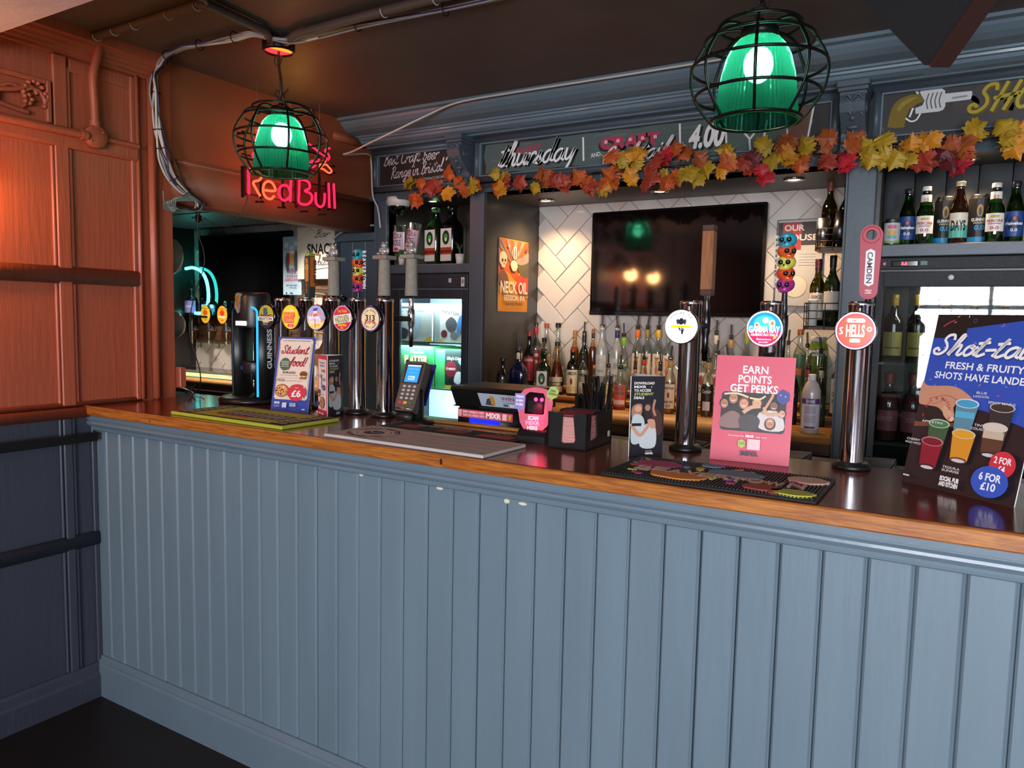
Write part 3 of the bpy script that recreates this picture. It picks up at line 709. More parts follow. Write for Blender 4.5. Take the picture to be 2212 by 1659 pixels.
for y, z0, z1 in ((.425, -.006, .327), (-.006, -.006, .12), (.285, -.01, .13), (.09, 0, .29), (.21, -.02, .1)): m.box(-.028, -.018, y-.004, y+.004, z0, z1)
for z_ in (.11, .012, .17, .26): m.box(-.028, -.02, -.006, .5, z_-.003, z_+.003)
for y, z_ in ((.5, .21), (.5, .18), (-.012, .25), (-.012, .2), (.5, .01), (.08, -.012), (.2, -.02), (.33, -.02), (.44, -.02)):
    m.tube([(-.045, y, z_), (0.0, y, z_)], .004, 6); m.tube([(-.02, y-.02, z_), (-.02, y+.02, z_)], .0035, 6)
m.build('sign_frame', M['black_metal'], ns)
for a, b, c, d in ((-.012, .0, .0, .12), (.27, .288, .0, .12), (.455, .462, .01, .13), (.485, .49, .01, .13)):    # blacked-out backs of the letters
    MB().box(-.017, -.008, a, b, c, d).build('blackout_strip', M['black_metal'], ns)
for y, zt in ((.07, .32), (.21, .36), (.425, .327)):
    MB().tube([(-.02, y, zt), (-.02, y, .475)], .0012, 5).build('hanging_wire', M['steel'], ns)
MB().tube(cat([(0, .003, .005), (-.02, .002, -.04), (-.05, -.02, -.1), (-.06, -.05, -.13), (-.07, -.1, -.125), (-.09, -.15, -.1)], 6), .0018, 5).build('power_lead', M['cable_black'], ns)
for nm_, c_, y_, z_, e_ in (('neon_glow', (1, .1, .12), .25, .06, .8), ('neon_glow', (1, .55, .08), .265, .29, .35)):
    l = bpy.data.lights.new(nm_, 'POINT'); l.energy = e_; l.color = c_; l.shadow_soft_size = .03
    o = bpy.data.objects.new(nm_, l); COL.objects.link(o); o.parent = ns; o.location = (.03, y_, z_)
# ================================================================ cables and conduits
cb = thing('cable_bundle', 'thick bundle of white and purple cables tied along the ceiling corner', 'cables', (.3, .3, 2.385))
path = [(1.5, .41, 2.385), (1.27, .40, 2.385), (1.1, .383, 2.385), (.94, .365, 2.385), (.77, .36, 2.382), (.66, .345, 2.375), (.6, .30, 2.38), (.566, .25, 2.385), (.495, .236, 2.382), (.407, .238, 2.385), (.32, .228, 2.382), (.234, .225, 2.385), (.12, .24, 2.38), (.06, .25, 2.365),
        (.045, .242, 2.32), (.045, .24, 2.257), (.045, .242, 2.19), (.045, .247, 2.123), (.045, .258, 2.057), (.045, .276, 2.009), (.045, .308, 1.953), (.045, .362, 1.909), (.045, .42, 1.88), (.04, .414, 1.848), (.03, .37, 1.842), (-.02, .335, 1.845)]
cols = ['cable_white', 'cable_purple', 'cable_white', 'cable_white', 'cable_grey', 'cable_purple', 'cable_white', 'cable_grey', 'cable_black', 'cable_white']
for k, c in enumerate(cols):
    a = 2.4*k; rr = .008+.016*((k*.37) % 1)
    P = []
    for i, p_ in enumerate(path):
        w = a+.9*math.sin(i*.7+k*1.7)
        e = rr*(1+.5*math.sin(i*1.1+k*2.3))*(.7 if p_[2] > 2.3 else 1.0)
        if p_[2] > 2.35: P.append((p_[0], p_[1]+e*math.cos(w), min(p_[2]+e*.5*math.sin(w), 2.393)))
        else: P.append((max(p_[0]+abs(e)*math.cos(w), .034 if i < 22 else -.02), p_[1]+e*math.sin(w), p_[2]))
    if k % 3 == 2: P = P[4:]
    MB().tube(cat([tuple(Vector(q)-Vector((.3, .3, 2.385))) for q in P], 5), .0034 if k % 2 else .0042, 6).build('cable', M[c], cb)
for k in range(9):      # loose thin wires at the lower end
    y0 = .3+.012*k; P = [(.05, .38+.004*k, 1.905-.003*k), (.06, .35-.01*k, 1.89-.004*k), (.05, .31, 1.875-.006*k+.01*math.sin(k)), (.03, .28+.004*k, 1.86-.004*k), (.034, .27, 1.9-.008*k)]
    MB().tube(cat([tuple(Vector(q)-Vector((.3, .3, 2.385))) for q in P], 5), .0022, 5).build('thin_wire', M['cable_green' if k % 2 else 'cable_grey'], cb)
for i in (1, 3, 6, 8, 10, 12, 15, 17, 18, 20, 21):
    p_ = Vector(path[i]); t = (Vector(path[i+1])-Vector(path[i-1])).normalized(); n1 = t.orthogonal().normalized(); n2 = t.cross(n1)
    MB().tube([tuple(p_+(n1*math.cos(q)+n2*math.sin(q))*.018-Vector((.3, .3, 2.385))) for q in [2*PI*j/14 for j in range(14)]], .002, 5, True).build('cable_tie', M['cable_black'], cb)
tag(MB().tube(cat([(1.9, 1.232, 2.386), (1.4, 1.232, 2.385), (1.0, 1.23, 2.385), (.73, 1.226, 2.378), (.56, 1.222, 2.34), (.4, 1.22, 2.297), (.234, 1.22, 2.255), (.116, 1.22, 2.223), (.062, 1.22, 2.216), (.07, 1.25, 2.22), (.06, 1.4, 2.25), (.03, 1.455, 2.22), (.035, 1.462, 2.06), (.07, 1.462, 1.99), (.085, 1.466, 1.89)], 6), .0048, 6).build('loose_cable', M['cable_white']), 'white cable looping down across the cornice to the plank door', 'cable')
tag(MB().tube(cat([(.04, .42, 1.86), (.035, .42, 1.76), (.04, .44, 1.69), (.04, .44, 1.62), (.03, .40, 1.5), (.04, .37, 1.36), (.06, .40, 1.2), (.03, .42, 1.12), (.02, .43, 1.1)], 6), .0024, 5).build('power_lead', M['cable_black']), 'thin black lead hanging from the bundle down to the bar', 'cable')
def conduit(name, label, pts, r, m, clips=(), extra=None):
    g = thing(name, label, 'conduit', pts[0])
    o = Vector(pts[0]); MB().tube([tuple(Vector(q)-o) for q in pts], r, 10).build('pipe', m, g)
    for c in clips:
        c = Vector(c)-o
        MB().tube([(c.x+.001, c.y+r*1.25*math.cos(t), c.z+r*1.25*math.sin(t)) for t in [PI+PI*i/8 for i in range(9)]], .0022, 5).build('clip', M['cable_white'], g)
    return g
conduit('ceiling_conduit', 'dark painted pipe with white clips crossing the ceiling corner', [(.02, .005, 2.384), (.66, .0, 2.384), (.68, -.02, 2.384), (.67, -.36, 2.384)], .013, M['paint_ceiling'], [(.07, .005, 2.384), (.175, .005, 2.384), (.288, .005, 2.384), (.466, .005, 2.384), (.613, .003, 2.384)])
conduit('ceiling_conduit', 'dark pipe running to the ceiling cup of the smaller green pendant', [(.655, -.02, 2.382), (.635, .25, 2.382), (.575, .33, 2.384)], .014, M['paint_ceiling'])
conduit('ceiling_conduit', 'long dark pipe beside the cables from the ceiling cup along the bar', [(.62, .352, 2.382), (.72, .318, 2.382), (1.05, .31, 2.382), (3.4, .31, 2.382)], .015, M['paint_ceiling'], [(1.1, .31, 2.382), (1.3, .31, 2.382)])
wc = thing('wall_conduit', 'orange painted conduit and round junction box on the panelled wall', 'conduit', (.03, .011, 2.048))
MB().lathe([(0, 0), (.04, 0), (.04, .022), (.036, .026), (0, .026)], 28, (-.008, 0, 0), 'x').build('junction_box', O, wc)
for a in (.7, .7+PI): MB().ball((.018, .027*math.cos(a), .027*math.sin(a)), .003, .004, .004, 8, 6).build('screw', O, wc)
MB().tube(cat([(.004, 0, .03), (.004, 0, .1), (.006, -.004, .2), (.008, .012, .28), (.012, .03, .36)], 5), .0135, 10).build('pipe', O, wc)
MB().tube([(.012, -.03, -.004), (.012, -2.2, -.004)], .0135, 10).build('pipe', O, wc)
MB().lathe([(.017, 0), (.017, .02)], 12, (.004, 0, .034)).build('coupling', O, wc)
MB().lathe([(.017, 0), (.017, .02)], 12, (.012, -.055, -.004), 'y').build('coupling', O, wc)
# ================================================================ wall lamp just out of frame that warms the panelling
def wall_lamp(y, label):
  wlmp = thing('wall_lamp', label, 'wall lamp', (.02, y, 1.94), group='amber lamps along the orange panelling')
  MB().box(0, .012, -.03, .03, -.05, .05, .003).build('back_plate', M['black_metal'], wlmp)
  MB().tube(cat([(.01, 0, 0), (.05, 0, .0), (.07, 0, -.02)], 5), .005, 6).build('arm', M['black_metal'], wlmp)
  MB().lathe([(.012, .06), (.03, .04), (.045, 0), (.05, -.02)], 20, (.07, 0, -.08), cap=False).build('lamp_shade', M['black_metal'], wlmp)
  MB().ball((.07, 0, -.075), .02, .02, .026, 12, 8).build('bulb', emis('bulb_amber', '#ff7a28', 14), wlmp)
  l = bpy.data.lights.new('wall_lamp_light', 'POINT'); l.energy = 5.5; l.color = (1, .47, .17); l.shadow_soft_size = .05
  o = bpy.data.objects.new('wall_lamp_light', l); COL.objects.link(o); o.parent = wlmp; o.location = (.1, .0, -.12)
wall_lamp(-.47, 'small amber wall lamp on the orange panelling nearest the bar')
wall_lamp(-.93, 'small amber wall lamp further along the orange panelling')
# ================================================================ loudspeaker hanging at the ceiling
mat('speaker_side', '#3a2420', .35); mat('speaker_cloth', '#121213', .9, bump=.6, bscale=900)
def spk():
    g = thing('loudspeaker', 'dark loudspeaker with brown side hanging from the ceiling at top', 'loudspeaker', (2.633, -.094, 1.871))
    a = Vector((-.5556, .3549, .7519)); b = Vector((.5318, -.5434, .6495))
    a.normalize(); b = (b-a*b.dot(a)).normalized(); n = b.cross(a).normalized()
    if n.y > 0: n = -n
    A, B, D = .24, .26, .042
    def hexa(o, u, v, w): return [o, o+u, o+u+v, o+v, o+w, o+u+w, o+u+v+w, o+v+w]
    F = [(0, 1, 2, 3), (4, 7, 6, 5), (0, 4, 5, 1), (1, 5, 6, 2), (2, 6, 7, 3), (3, 7, 4, 0)]
    z = Vector((0, 0, 0))
    MB().add(hexa(z, a*A, b*B, -n*D), F).build('cabinet', M['speaker_side'], g)
    MB().add(hexa(a*.006+n*.001, a*(A-.012), b*(B-.012), n*.008), F).build('grille', M['speaker_cloth'], g)
    c = a*A*.6+b*B*.6-n*D
    MB().tube([tuple(c), tuple(c+Vector((.02, .1, .1))), (c.x+.02, c.y+.1, 2.4-1.871)], .012, 8).build('bracket', M['black_metal'], g)
spk()
# ================================================================ autumn leaf garland
LM = {'y': '#a8861a', 'A': '#c8821a', 'o': '#b04e1a', 'r': '#983420', 'd': '#5c1a20', 'c': '#b01c2a', 'b': '#9a4a1c'}
for k, c in LM.items(): mat('leaf_'+k, c, .55, bump=.3, bscale=60, var=.25, vscale=25)
half = [(0, -.5), (.02, -.34), (.1, -.36), (.3, -.42), (.26, -.26), (.42, -.24), (.5, -.12), (.38, -.04), (.56, .06), (.48, .1), (.5, .26), (.36, .2), (.26, .12), (.24, .26), (.28, .36), (.16, .36), (.12, .44), (0, .62)]
def leaf_mesh(m, curl, fold):
    b = MB(); P = half+[(-x, y) for x, y in half[-2:0:-1]]
    def q(x, y): return (x, y, -fold*abs(x)-curl*(y*y+.5*x*x)+.06*math.sin(7*x+5*y))
    c = [q(0, v) for v in (-.3, 0, .3)]; n = len(P)
    vs = [q(*p_) for p_ in P]+c
    fs = []
    for i in range(n):
        j = (i+1) % n; y = (P[i][1]+P[j][1])/2; k = n+(0 if y < -.15 else (1 if y < .15 else 2)); fs.append((i, j, k))
    h = len(half)-1
    def near(i): y = P[i][1]; return 0 if y < -.15 else (1 if y < .15 else 2)
    for i in range(n):   # close the gaps where the fan changes centre
        a, d_ = fs[i][2], fs[(i+1) % n][2]
        if a != d_: fs.append((a, fs[i][1], d_))
    b.add(vs, fs, False); b.tube([q(0, -.5), (0, -.62, -.02), (.03, -.74, 0)], .012, 4); return b.mesh('leaf', m)
gl = thing('leaf_garland', 'garland of red, orange and yellow maple leaves draped along the back bar', 'garland', (.3, 1.43, 2.05))
lm = {k: [leaf_mesh(M['leaf_'+k], c_, f_) for c_, f_ in ((.25, .25), (.5, .1), (-.2, .4))] for k in LM}
LV = "y0.33,2.088 o0.39,2.084 r0.46,2.079 r0.47,2.042 o0.53,2.127 A0.56,2.019 o0.33,2.009 o0.36,1.989 o0.59,2.069 o0.63,2.049 y0.70,2.033 o0.72,2.060 o0.79,2.038 y0.84,2.074 A0.84,2.012 r0.87,2.049 r0.94,2.044 y1.03,2.015 b1.06,2.062 o1.09,2.077 r1.14,2.046 r1.18,2.048 o1.22,2.056 o1.27,2.025 r1.31,2.002 y1.36,1.993 o1.37,2.024 o1.38,2.106 o1.41,2.041 y1.45,2.086 A1.49,2.113 A1.49,2.031 y1.52,2.102 r1.57,2.069 r1.56,2.018 c1.62,2.115 o1.68,2.103 y1.63,2.049 o1.68,2.038 o1.64,1.998 y1.74,2.041 y1.78,2.023 b1.77,2.088 y1.86,2.108 A1.87,2.051 o1.90,2.062 r1.94,2.044 d1.96,2.077 c2.00,2.005 y2.05,2.055 y2.02,2.092 b2.10,2.105 y2.15,2.080 A2.12,2.049 o2.16,2.040 b2.22,2.087 r2.22,2.034 d2.27,2.049 b2.32,2.077 c2.32,2.012 y2.36,2.060 y2.38,2.014 y2.44,2.080 y2.44,2.034 A2.49,2.048 y2.48,2.003 A2.55,2.065 r2.54,2.013 r2.57,2.000 d2.62,2.018 c2.64,1.997 b2.65,2.065 b2.67,2.042 y2.69,2.098 y2.77,2.079 y2.79,2.048 A2.80,2.086 A2.81,2.025 y2.9,2.05 o2.97,2.06 r3.05,2.03 y3.12,2.06 o3.2,2.04"
rl = random.Random(3)
LL = LV.split()
for t in LL+[u for i, u in enumerate(LL) if i % 5 != 2]:
    x, z = [float(v)+(rl.uniform(-.022, .022) if i_ >= 0 else 0) for i_, v in enumerate(t[1:].split(','))]
    s_ = rl.uniform(.056, .082); low = z < 2.03
    ang = rl.uniform(PI-.7, PI+.7) if low else rl.uniform(0, 2*PI)
    mw = T(x-.3, rl.uniform(-.03, .012)-.01, z-2.05) @ RZ(rl.uniform(-.5, .2)) @ RX(PI/2+rl.uniform(-.5, .35)) @ RZ(ang) @ Matrix.Scale(s_, 4)
    o = bpy.data.objects.new('leaf', rl.choice(lm[t[0]])); COL.objects.link(o); o.parent = gl; o.matrix_local = mw
mat('vine', '#4a2a20', .6)
vp = [(.3, 2.03), (.43, 2.07), (.52, 2.03), (.7, 2.045), (.86, 2.055), (1.07, 2.05), (1.2, 2.04), (1.3, 2.07), (1.4, 2.06), (1.6, 2.07), (1.75, 2.055), (1.87, 2.08), (2.0, 2.065), (2.18, 2.09), (2.24, 2.06), (2.32, 2.05), (2.4, 2.07), (2.5, 2.06), (2.6, 2.045), (2.66, 2.07), (2.8, 2.065), (3.0, 2.05), (3.3, 2.05)]
MB().tube(cat([(a-.3, .004, b-2.05) for a, b in vp], 4), .0028, 5).build('vine', M['vine'], gl)
gl2 = thing('leaf_garland', 'two autumn leaves peeping under the orange beam by the side bar', 'garland', (-1.2, 1.4, 2.03))
for k, dx, s_ in (('y', -.42, .09), ('o', -.1, .07)):
    o = bpy.data.objects.new('leaf', lm[k][0]); COL.objects.link(o); o.parent = gl2; o.matrix_local = T(dx, 0, -.03) @ RX(PI/2) @ RZ(PI) @ Matrix.Scale(s_, 4)
MB().tube([(-.6, 0, 0), (.1, 0, 0)], .003, 5).build('vine', M['vine'], gl2)
# ================================================================ downlights
def downlight(x, y, z, label, power, col=(1, .68, .38)):
    g = thing('downlight', label, 'downlight', (x, y, z), group='recessed downlights of the back bar')
    MB().lathe([(.026, -.004), (.03, -.008), (.042, -.006), (.043, -.0005), (.026, -.0005)], 24, cap=False).build('bezel', M['chrome'], g)
    MB().lathe([(0, -.003), (.026, -.003)], 20, cap=False).build('lens', emis('lens_warm', '#ffd9a0', 12), g)
    l = bpy.data.lights.new('downlight_beam', 'SPOT'); l.energy = power; l.color = col; l.spot_size = 2.3; l.spot_blend = .8; l.shadow_soft_size = .03
    o = bpy.data.objects.new('downlight_beam', l); COL.objects.link(o); o.parent = g; o.location = (0, 0, -.012)
    return g
downlight(.873, 1.80, 2.03, 'chrome downlight in the niche soffit nearest the orange tin sign', 20)
downlight(1.476, 1.77, 2.03, 'chrome downlight in the niche soffit above the big screen', 20)
downlight(2.068, 1.72, 2.03, 'chrome downlight in the niche soffit above the wine rack', 20)
downlight(.27, 1.66, 2.045, 'downlight above the pair of tall black bottles', 12, (1, .93, .8))
downlight(2.674, 1.60, 2.035, 'downlight above the shelf of beer bottles and cans', 12)
downlight(-1.5, 1.56, 2.032, 'downlight over the side bar taps beyond the passage', 55, (1, .88, .76))
downlight(-1.75, .95, 2.032, 'added unseen front downlight over the side counter, behind the beam', 45, (1, .9, .8))  # unseen lamp, added to brighten the side bar tiles
downlight(-1.05, .95, 2.032, 'second added unseen front downlight over the side counter, behind the beam', 45, (1, .9, .8))  # second unseen lamp, added for the same tiles
downlight(-.75, 1.6, 2.032, 'downlight over the bar snacks sign beyond the passage', 55, (1, .88, .76))
# ================================================================ things on the bar
Zc = 1.0955
def lit_print(name, s):
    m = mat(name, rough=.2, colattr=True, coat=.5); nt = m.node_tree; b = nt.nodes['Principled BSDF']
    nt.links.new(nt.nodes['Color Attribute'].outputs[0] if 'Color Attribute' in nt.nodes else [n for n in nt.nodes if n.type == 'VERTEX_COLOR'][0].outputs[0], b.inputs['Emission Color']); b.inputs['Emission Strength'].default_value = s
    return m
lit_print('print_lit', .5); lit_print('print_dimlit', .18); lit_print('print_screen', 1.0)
# -------- badge artwork
def bd_brixton(p, r):
    p.ell(0, 0, r, r, '#20242a'); p.ell(0, r*.2, r*.86, r*.74, '#c9b531')
    for k in range(9): a = PI*.1+k*PI*.1; p.poly([(0, r*.15), (r*.84*math.cos(a), r*.15+r*.75*math.sin(a)), (r*.84*math.cos(a+.14), r*.15+r*.75*math.sin(a+.14))], '#7f9440')
    p.rect(-r*.82, -r*.12, r*.82, r*.12, '#b8663a'); p.poly([(-r*.9, r*.26), (-r*.3, r*.0), (-r*.3, r*.12)], '#17181a'); p.poly([(r*.9, r*.26), (r*.3, r*.0), (r*.3, r*.12)], '#17181a')
    p.text('B', 0, r*.08, r*.62, '#36506a', bold=.06); p.rect(-r*.94, -r*.36, r*.94, -r*.02, '#eceae4')
    p.text('BRIXTON', 0, -r*.31, r*.24, '#16181b', w=r*1.6, bold=.03); p.text('RELIANCE', 0, -r*.54, r*.1, '#d8d8d8'); p.text('PALE ALE', 0, -r*.7, r*.1, '#d8d8d8')
def bd_yellow(p, r):
    p.ell(0, 0, r, r, '#e9c616'); p.ell(-r*.05, r*.0, r*.86, r*.92, '#f2d83a')
    p.text('TINY REBEL', -r*.05, r*.5, r*.13, '#f6efc6'); p.rect(-r*.8, -r*.04, r*.55, r*.38, '#e2602f'); p.rect(-r*.8, -r*.5, r*.45, -r*.06, '#e2602f')
    p.text('EASY', -r*.12, r*.04, r*.28, '#f4a06a', w=r*1.2, bold=.05); p.text('LIVIN', -r*.16, -r*.42, r*.3, '#f4a06a', w=r*1.1, bold=.05)
    p.rrect(-r*.3, -r*.82, r*.4, -r*.6, r*.05, '#d23a78'); p.text('PALE', .05*r, -r*.77, r*.12, '#f5c8dc')
def bd_pastel(p, r):
    p.ell(0, 0, r, r, '#b9a6d8'); p.ell(0, 0, r*.93, r*.93, '#9fb4e2')
    p.ell(0, -r*.25, r*.9, r*.66, '#f0d778', t0=PI, t1=2*PI)
    for x, y, c, q in ((-.5, .2, '#ef9a66', .16), (.45, .35, '#ef9a66', .2), (-.2, .3, '#f2c06a', .16), (.62, -.2, '#e88a5a', .2), (0, .16, '#d9577a', .2), (-.62, -.1, '#e9c6ea', .16), (.3, -.5, '#e9b83c', .22), (-.4, -.55, '#f2e27a', .2), (.0, .48, '#f4e4ea', .2)): p.ell(x*r, y*r, q*r, q*r*.8, c)
    p.poly([(-r*.25, r*.72), (r*.28, r*.78), (r*.22, r*.56), (-r*.2, r*.52)], '#6a3a9a')
    p.text('WHIRL', -.06*r, -r*.2, r*.32, '#f6f2fa', w=r*1.5, bold=.05); p.text('WINDS', 0, -r*.5, r*.26, '#f6f2fa', w=r*1.3, bold=.04); p.rect(-r*.06, -r*.8, r*.06, -r*.1, '#e28a62')
def bd_red(p, r):
    p.ell(0, 0, r, r, '#c8a6cf'); p.ell(0, 0, r*.93, r*.93, '#c9303c'); p.text('Tiny Rebel', 0, r*.46, r*.24, '#efb25a', w=r*1.0, rot=.04)
    c = [(-r*.9, -r*.48), (r*.9, -r*.26), (r*.92, r*.4), (-r*.88, r*.2)]; p.poly(c, '#eae6dc')
    p.text('HADOUKEN', 0, -r*.3, r*.52, '#8d8f4c', w=r*1.5, bold=.05, rot=.1); p.text('AMPLIFIED', 0, -r*.62, r*.17, '#f0d24a', w=r*.9, bold=.03); p.text('IPA', 0, -r*.84, r*.15, '#f0d24a')
def bd_313(p, r):
    p.ell(0, 0, r, r, '#3f2f6e'); p.ell(0, 0, r*.88, r*.88, '#e9d3a4')
    p.arc('TINY REBEL', 0, 0, r*.6, r*.17, '#26232a', span=2.2); p.arc('CRAFT LAGER', 0, 0, -r*.8, r*.17, '#26232a', mid=PI/2, span=2.2, inside=False) if False else p.arc('CRAFT LAGER', 0, 0, r*.6, r*.17, '#26232a', mid=-PI/2, span=2.2, inside=True)
    p.text('313', 0, -r*.14, r*.46, '#232024', w=r*.95, bold=.03); p.rrect(-r*.52, -r*.36, r*.52, -r*.17, r*.05, '#cf4a3c'); p.text('Red Lager', 0, -r*.33, r*.12, '#f2ddcc')
def bd_hipper(p, r):
    p.ell(0, 0, r, r, '#ffffff'); p.arc('WIPER AND TRUE', 0, 0, r*.74, r*.15, '#2a2c30', span=1.9, bold=0)
    p.arc('KALEIDOSCOPE', 0, 0, r*.76, r*.11, '#5a5c60', mid=-PI/2, span=1.5, inside=True, bold=0)
    p.blob([(-.05*r, r*.5), (r*.12, r*.46), (r*.16, r*.22), (r*.04, r*.12), (-r*.1, r*.14), (-r*.16, r*.3)], '#23262c')
    p.blob([(-.14*r, r*.42), (-r*.3, r*.4), (-r*.24, r*.14), (-r*.14, r*.18)], '#33373f'); p.blob([(.18*r, r*.44), (r*.32, r*.38), (r*.26, r*.12), (r*.16, r*.2)], '#33373f')
    p.rect(-r*.6, -r*.06, r*.6, r*.06, '#e6e312'); p.text('PALE ALE', 0, -r*.035, r*.07, '#5c5a10')
    p.line([(-.1*r, -.1*r), (-.04*r, -.22*r), (.06*r, -.18*r), (.08*r, -.42*r)], r*.09, '#23262c'); p.line([(.04*r, -.1*r), (.16*r, -.14*r), (.1*r, -.42*r)], r*.08, '#23262c')
def bd_gamma(p, r):
    p.ell(0, 0, r, r, '#eef2f8'); p.ell(0, 0, r*.92, r*.92, '#1d9ad8'); p.ell(0, r*.3, r*.6, r*.45, '#4cc2ee')
    p.poly([(r*.92*math.cos(t), r*.92*math.sin(t)) for t in [PI+.1+i*(PI-.2)/16 for i in range(17)]], '#cf2a5e')
    p.ell(.05*r, .46*r, .17*r, .17*r, '#f2f4f4'); p.ell(.4*r, .3*r, .18*r, .2*r, '#f0d8a8'); p.ell(-.42*r, .2*r, .14*r, .16*r, '#f0e2a0'); p.ell(.43*r, .3*r, .07*r, .09*r, '#d86a4a'); p.ell(-.42*r, .2*r, .06*r, .06*r, '#7a5a3a')
    p.text('GAMMA RAY', 0, -r*.22, r*.36, '#fbfbff', w=r*1.72, bold=.05); p.text('AMERICAN PALE', 0, -r*.42, r*.14, '#fbfbff', w=r*1.5, bold=.03); p.poly([(.5*r, -.6*r), (.7*r, -.5*r), (.56*r, -.36*r)], '#f0d23a')
    p.text('Beavertown', 0, -r*.66, r*.13, '#f2e8f0', w=r*.8); p.text('BREWERY', 0, -r*.82, r*.09, '#f2e8f0')
def bd_hells(p, r):
    p.ell(0, 0, r, r, '#e8dff0'); p.ell(0, 0, r*.93, r*.93, '#d8304e'); p.ell(0, 0, r*.84, r*.84, '#ee4a1e')
    p.rrect(-r*.46, r*.44, r*.46, r*.66, r*.1, '#fbfafa'); p.text('CAMDEN', 0, r*.49, r*.12, '#d8604a', w=r*.74)
    p.text('HELLS', 0, -r*.3, r*.64, '#fdfcfc', w=r*.92, bold=.03); p.rrect(-r*.26, -r*.62, r*.26, -r*.42, r*.05, '#fbfafa')
    p.ring(r*.68, .1*r, r*.07, r*.13, '#fbfafa', 20); p.line([(-r*.64, r*.16), (-r*.76, r*.12), (-r*.7, -r*.02), (-r*.64, -r*.14), (-r*.78, -r*.18)], r*.07, '#fbfafa', 3)
# -------- handles (built above the faucet, origin at the handle foot)
def skull(m, z, s, col, yaw):
    c, q = math.cos(yaw), math.sin(yaw)
    def L(x, y, zz): return (x*c-y*q, x*q+y*c, z+zz)
    m.ball(L(0, .002, .0), .0225*s, .0225*s, .0185*s, 14, 10, lin(col)); m.ball(L(0, -.009*s, -.012*s), .014*s, .012*s, .009*s, 12, 8, lin(col))
    for e in (-1, 1): m.ball(L(e*.0085*s, -.0195*s, -.001), .0062*s, .0062*s, .0062*s, 10, 8, lin('#101010'))
    m.ball(L(0, -.0225*s, -.008*s), .0022*s, .002*s, .003*s, 8, 6, lin('#101010'))
    for i in range(5): m.ball(L((i-2)*.0042*s, -.0185*s, -.0165*s), .0021*s, .0018*s, .003*s, 7, 5, lin(col))
def h_skulls(g, flip=False, yaw=.35):
    cs = ['#2d93a8', '#d6562a', '#c9c450', '#d24a24', '#a32c80'][::-1]
    mat('resin', rough=.25, colattr=True, coat=.4)
    for i, c in enumerate(cs):
        m = MB(); skull(m, .03+i*.0295, 1.1, c, yaw+(.5 if i % 2 else -.15)); m.build('skull', M['resin'], g, T(0, -.0, .0))
    for ch, i in zip('BEAVERTOWN', range(10)):
        p = Print(); p.text(ch, 0, 0, .012, '#e6e2da', bold=.03); p.v = [Vector((v.x, v.y, v.z)) for v in p.v]
        p.build('lettering', g, T(.024, -.004, .156-i*.0142) @ RZ(.75) @ RX(PI/2) @ Matrix.Rotation(-PI/2, 4, 'Z')) if not flip else p.build('lettering', g, T(-.024, .004, .156-i*.0142) @ RZ(-2.2) @ RX(PI/2) @ Matrix.Rotation(-PI/2, 4, 'Z'))
    MB().lathe([(.008, -.02), (.007, .012)], 10).build('stem', M['black_plastic'], g)
def h_bear(g, sign=False):
    mat('concrete', '#8d867a', .8, bump=.6, bscale=120, var=.12, vscale=60); mat('pewter', '#a9a6a2', .35, .4)
    MB().lathe([(.0235, -.004), (.0225, .03), (.0205, .126)], 20).build('column', M['concrete'], g)
    MB().box(-.032, .032, -.03, .03, .126, .14, .002).build('slab', M['concrete'], g)
    if sign: p = Print(); p.text('Tiny Rebel', 0, .0025, .006, '#a0303c'); p.build('lettering', g, facing(0, -.0302, .128))
    z = .14; m = MB()
    m.ball((0, 0, z+.015), .017, .015, .017); m.ball((0, -.002, z+.036), .0125, .012, .0115)
    for s_ in (-1, 1):
        m.ball((s_*.009, .001, z+.047), .0042, .003, .0042, 8, 6); m.ball((s_*.017, -.002, z+.018), .006, .006, .012, 8, 6); m.ball((s_*.012, -.016, z+.006), .0065, .012, .006, 8, 6)
    m.ball((0, -.0125, z+.033), .005, .004, .004, 8, 6); m.build('bear_figure', M['pewter'], g)
def h_brixton(g):
    body = MB(); pr = [(-.012, -.012), (.012, -.012), (.014, .05), (.014, .13), (.01, .152), (-.01, .152), (-.014, .13), (-.014, .05)]
    body.extr(pr, 'y', -.016, .016); body.build('handle_body', mat('handle_green', '#2f3f3c', .4), g)
    MB().box(-.011, .011, -.017, .017, .145, .16, .003).build('handle_tip', mat('handle_lime', '#8aa838', .4), g)
    p = Print(); p.poly([(-.012, .05), (.012, .05), (.012, .14), (-.012, .14)], '#33564a'); p.poly([(-.008, .05), (.008, .05), (.008, .11), (0, .125), (-.008, .11)], '#d97b2a')
    p.ring(0, .105, .007, .0095, '#d8c24a', 16); p.text('B', 0, .122, .016, '#cf7a4a', bold=.06)
    for k in range(5): p.ell(0, .008+k*.009, .004, .003, '#d97b3a' if k % 2 else '#c94a2a')
    p.build('artwork', g, facing(0, -.0162, 0))
    p = Print(); p.poly([(-.014, .03), (.014, .03), (.014, .145), (-.014, .145)], '#c9672a'); p.text('BRIXTON', 0, -.006, .017, '#1c1a18', w=.085, bold=.04, rot=0)
    p.v = [Vector((v.x, v.y, v.z)) for v in p.v]
    q = Print(); q.poly([(-.013, .03), (.013, .03), (.013, .145), (-.013, .145)], '#c46a2e'); q.text('BRIXTON', .006, .09, .014, '#1c1a18', w=.085, bold=.04, rot=-PI/2)
    q.build('lettering', g, T(.0142, 0, 0) @ RZ(PI/2) @ RX(PI/2))
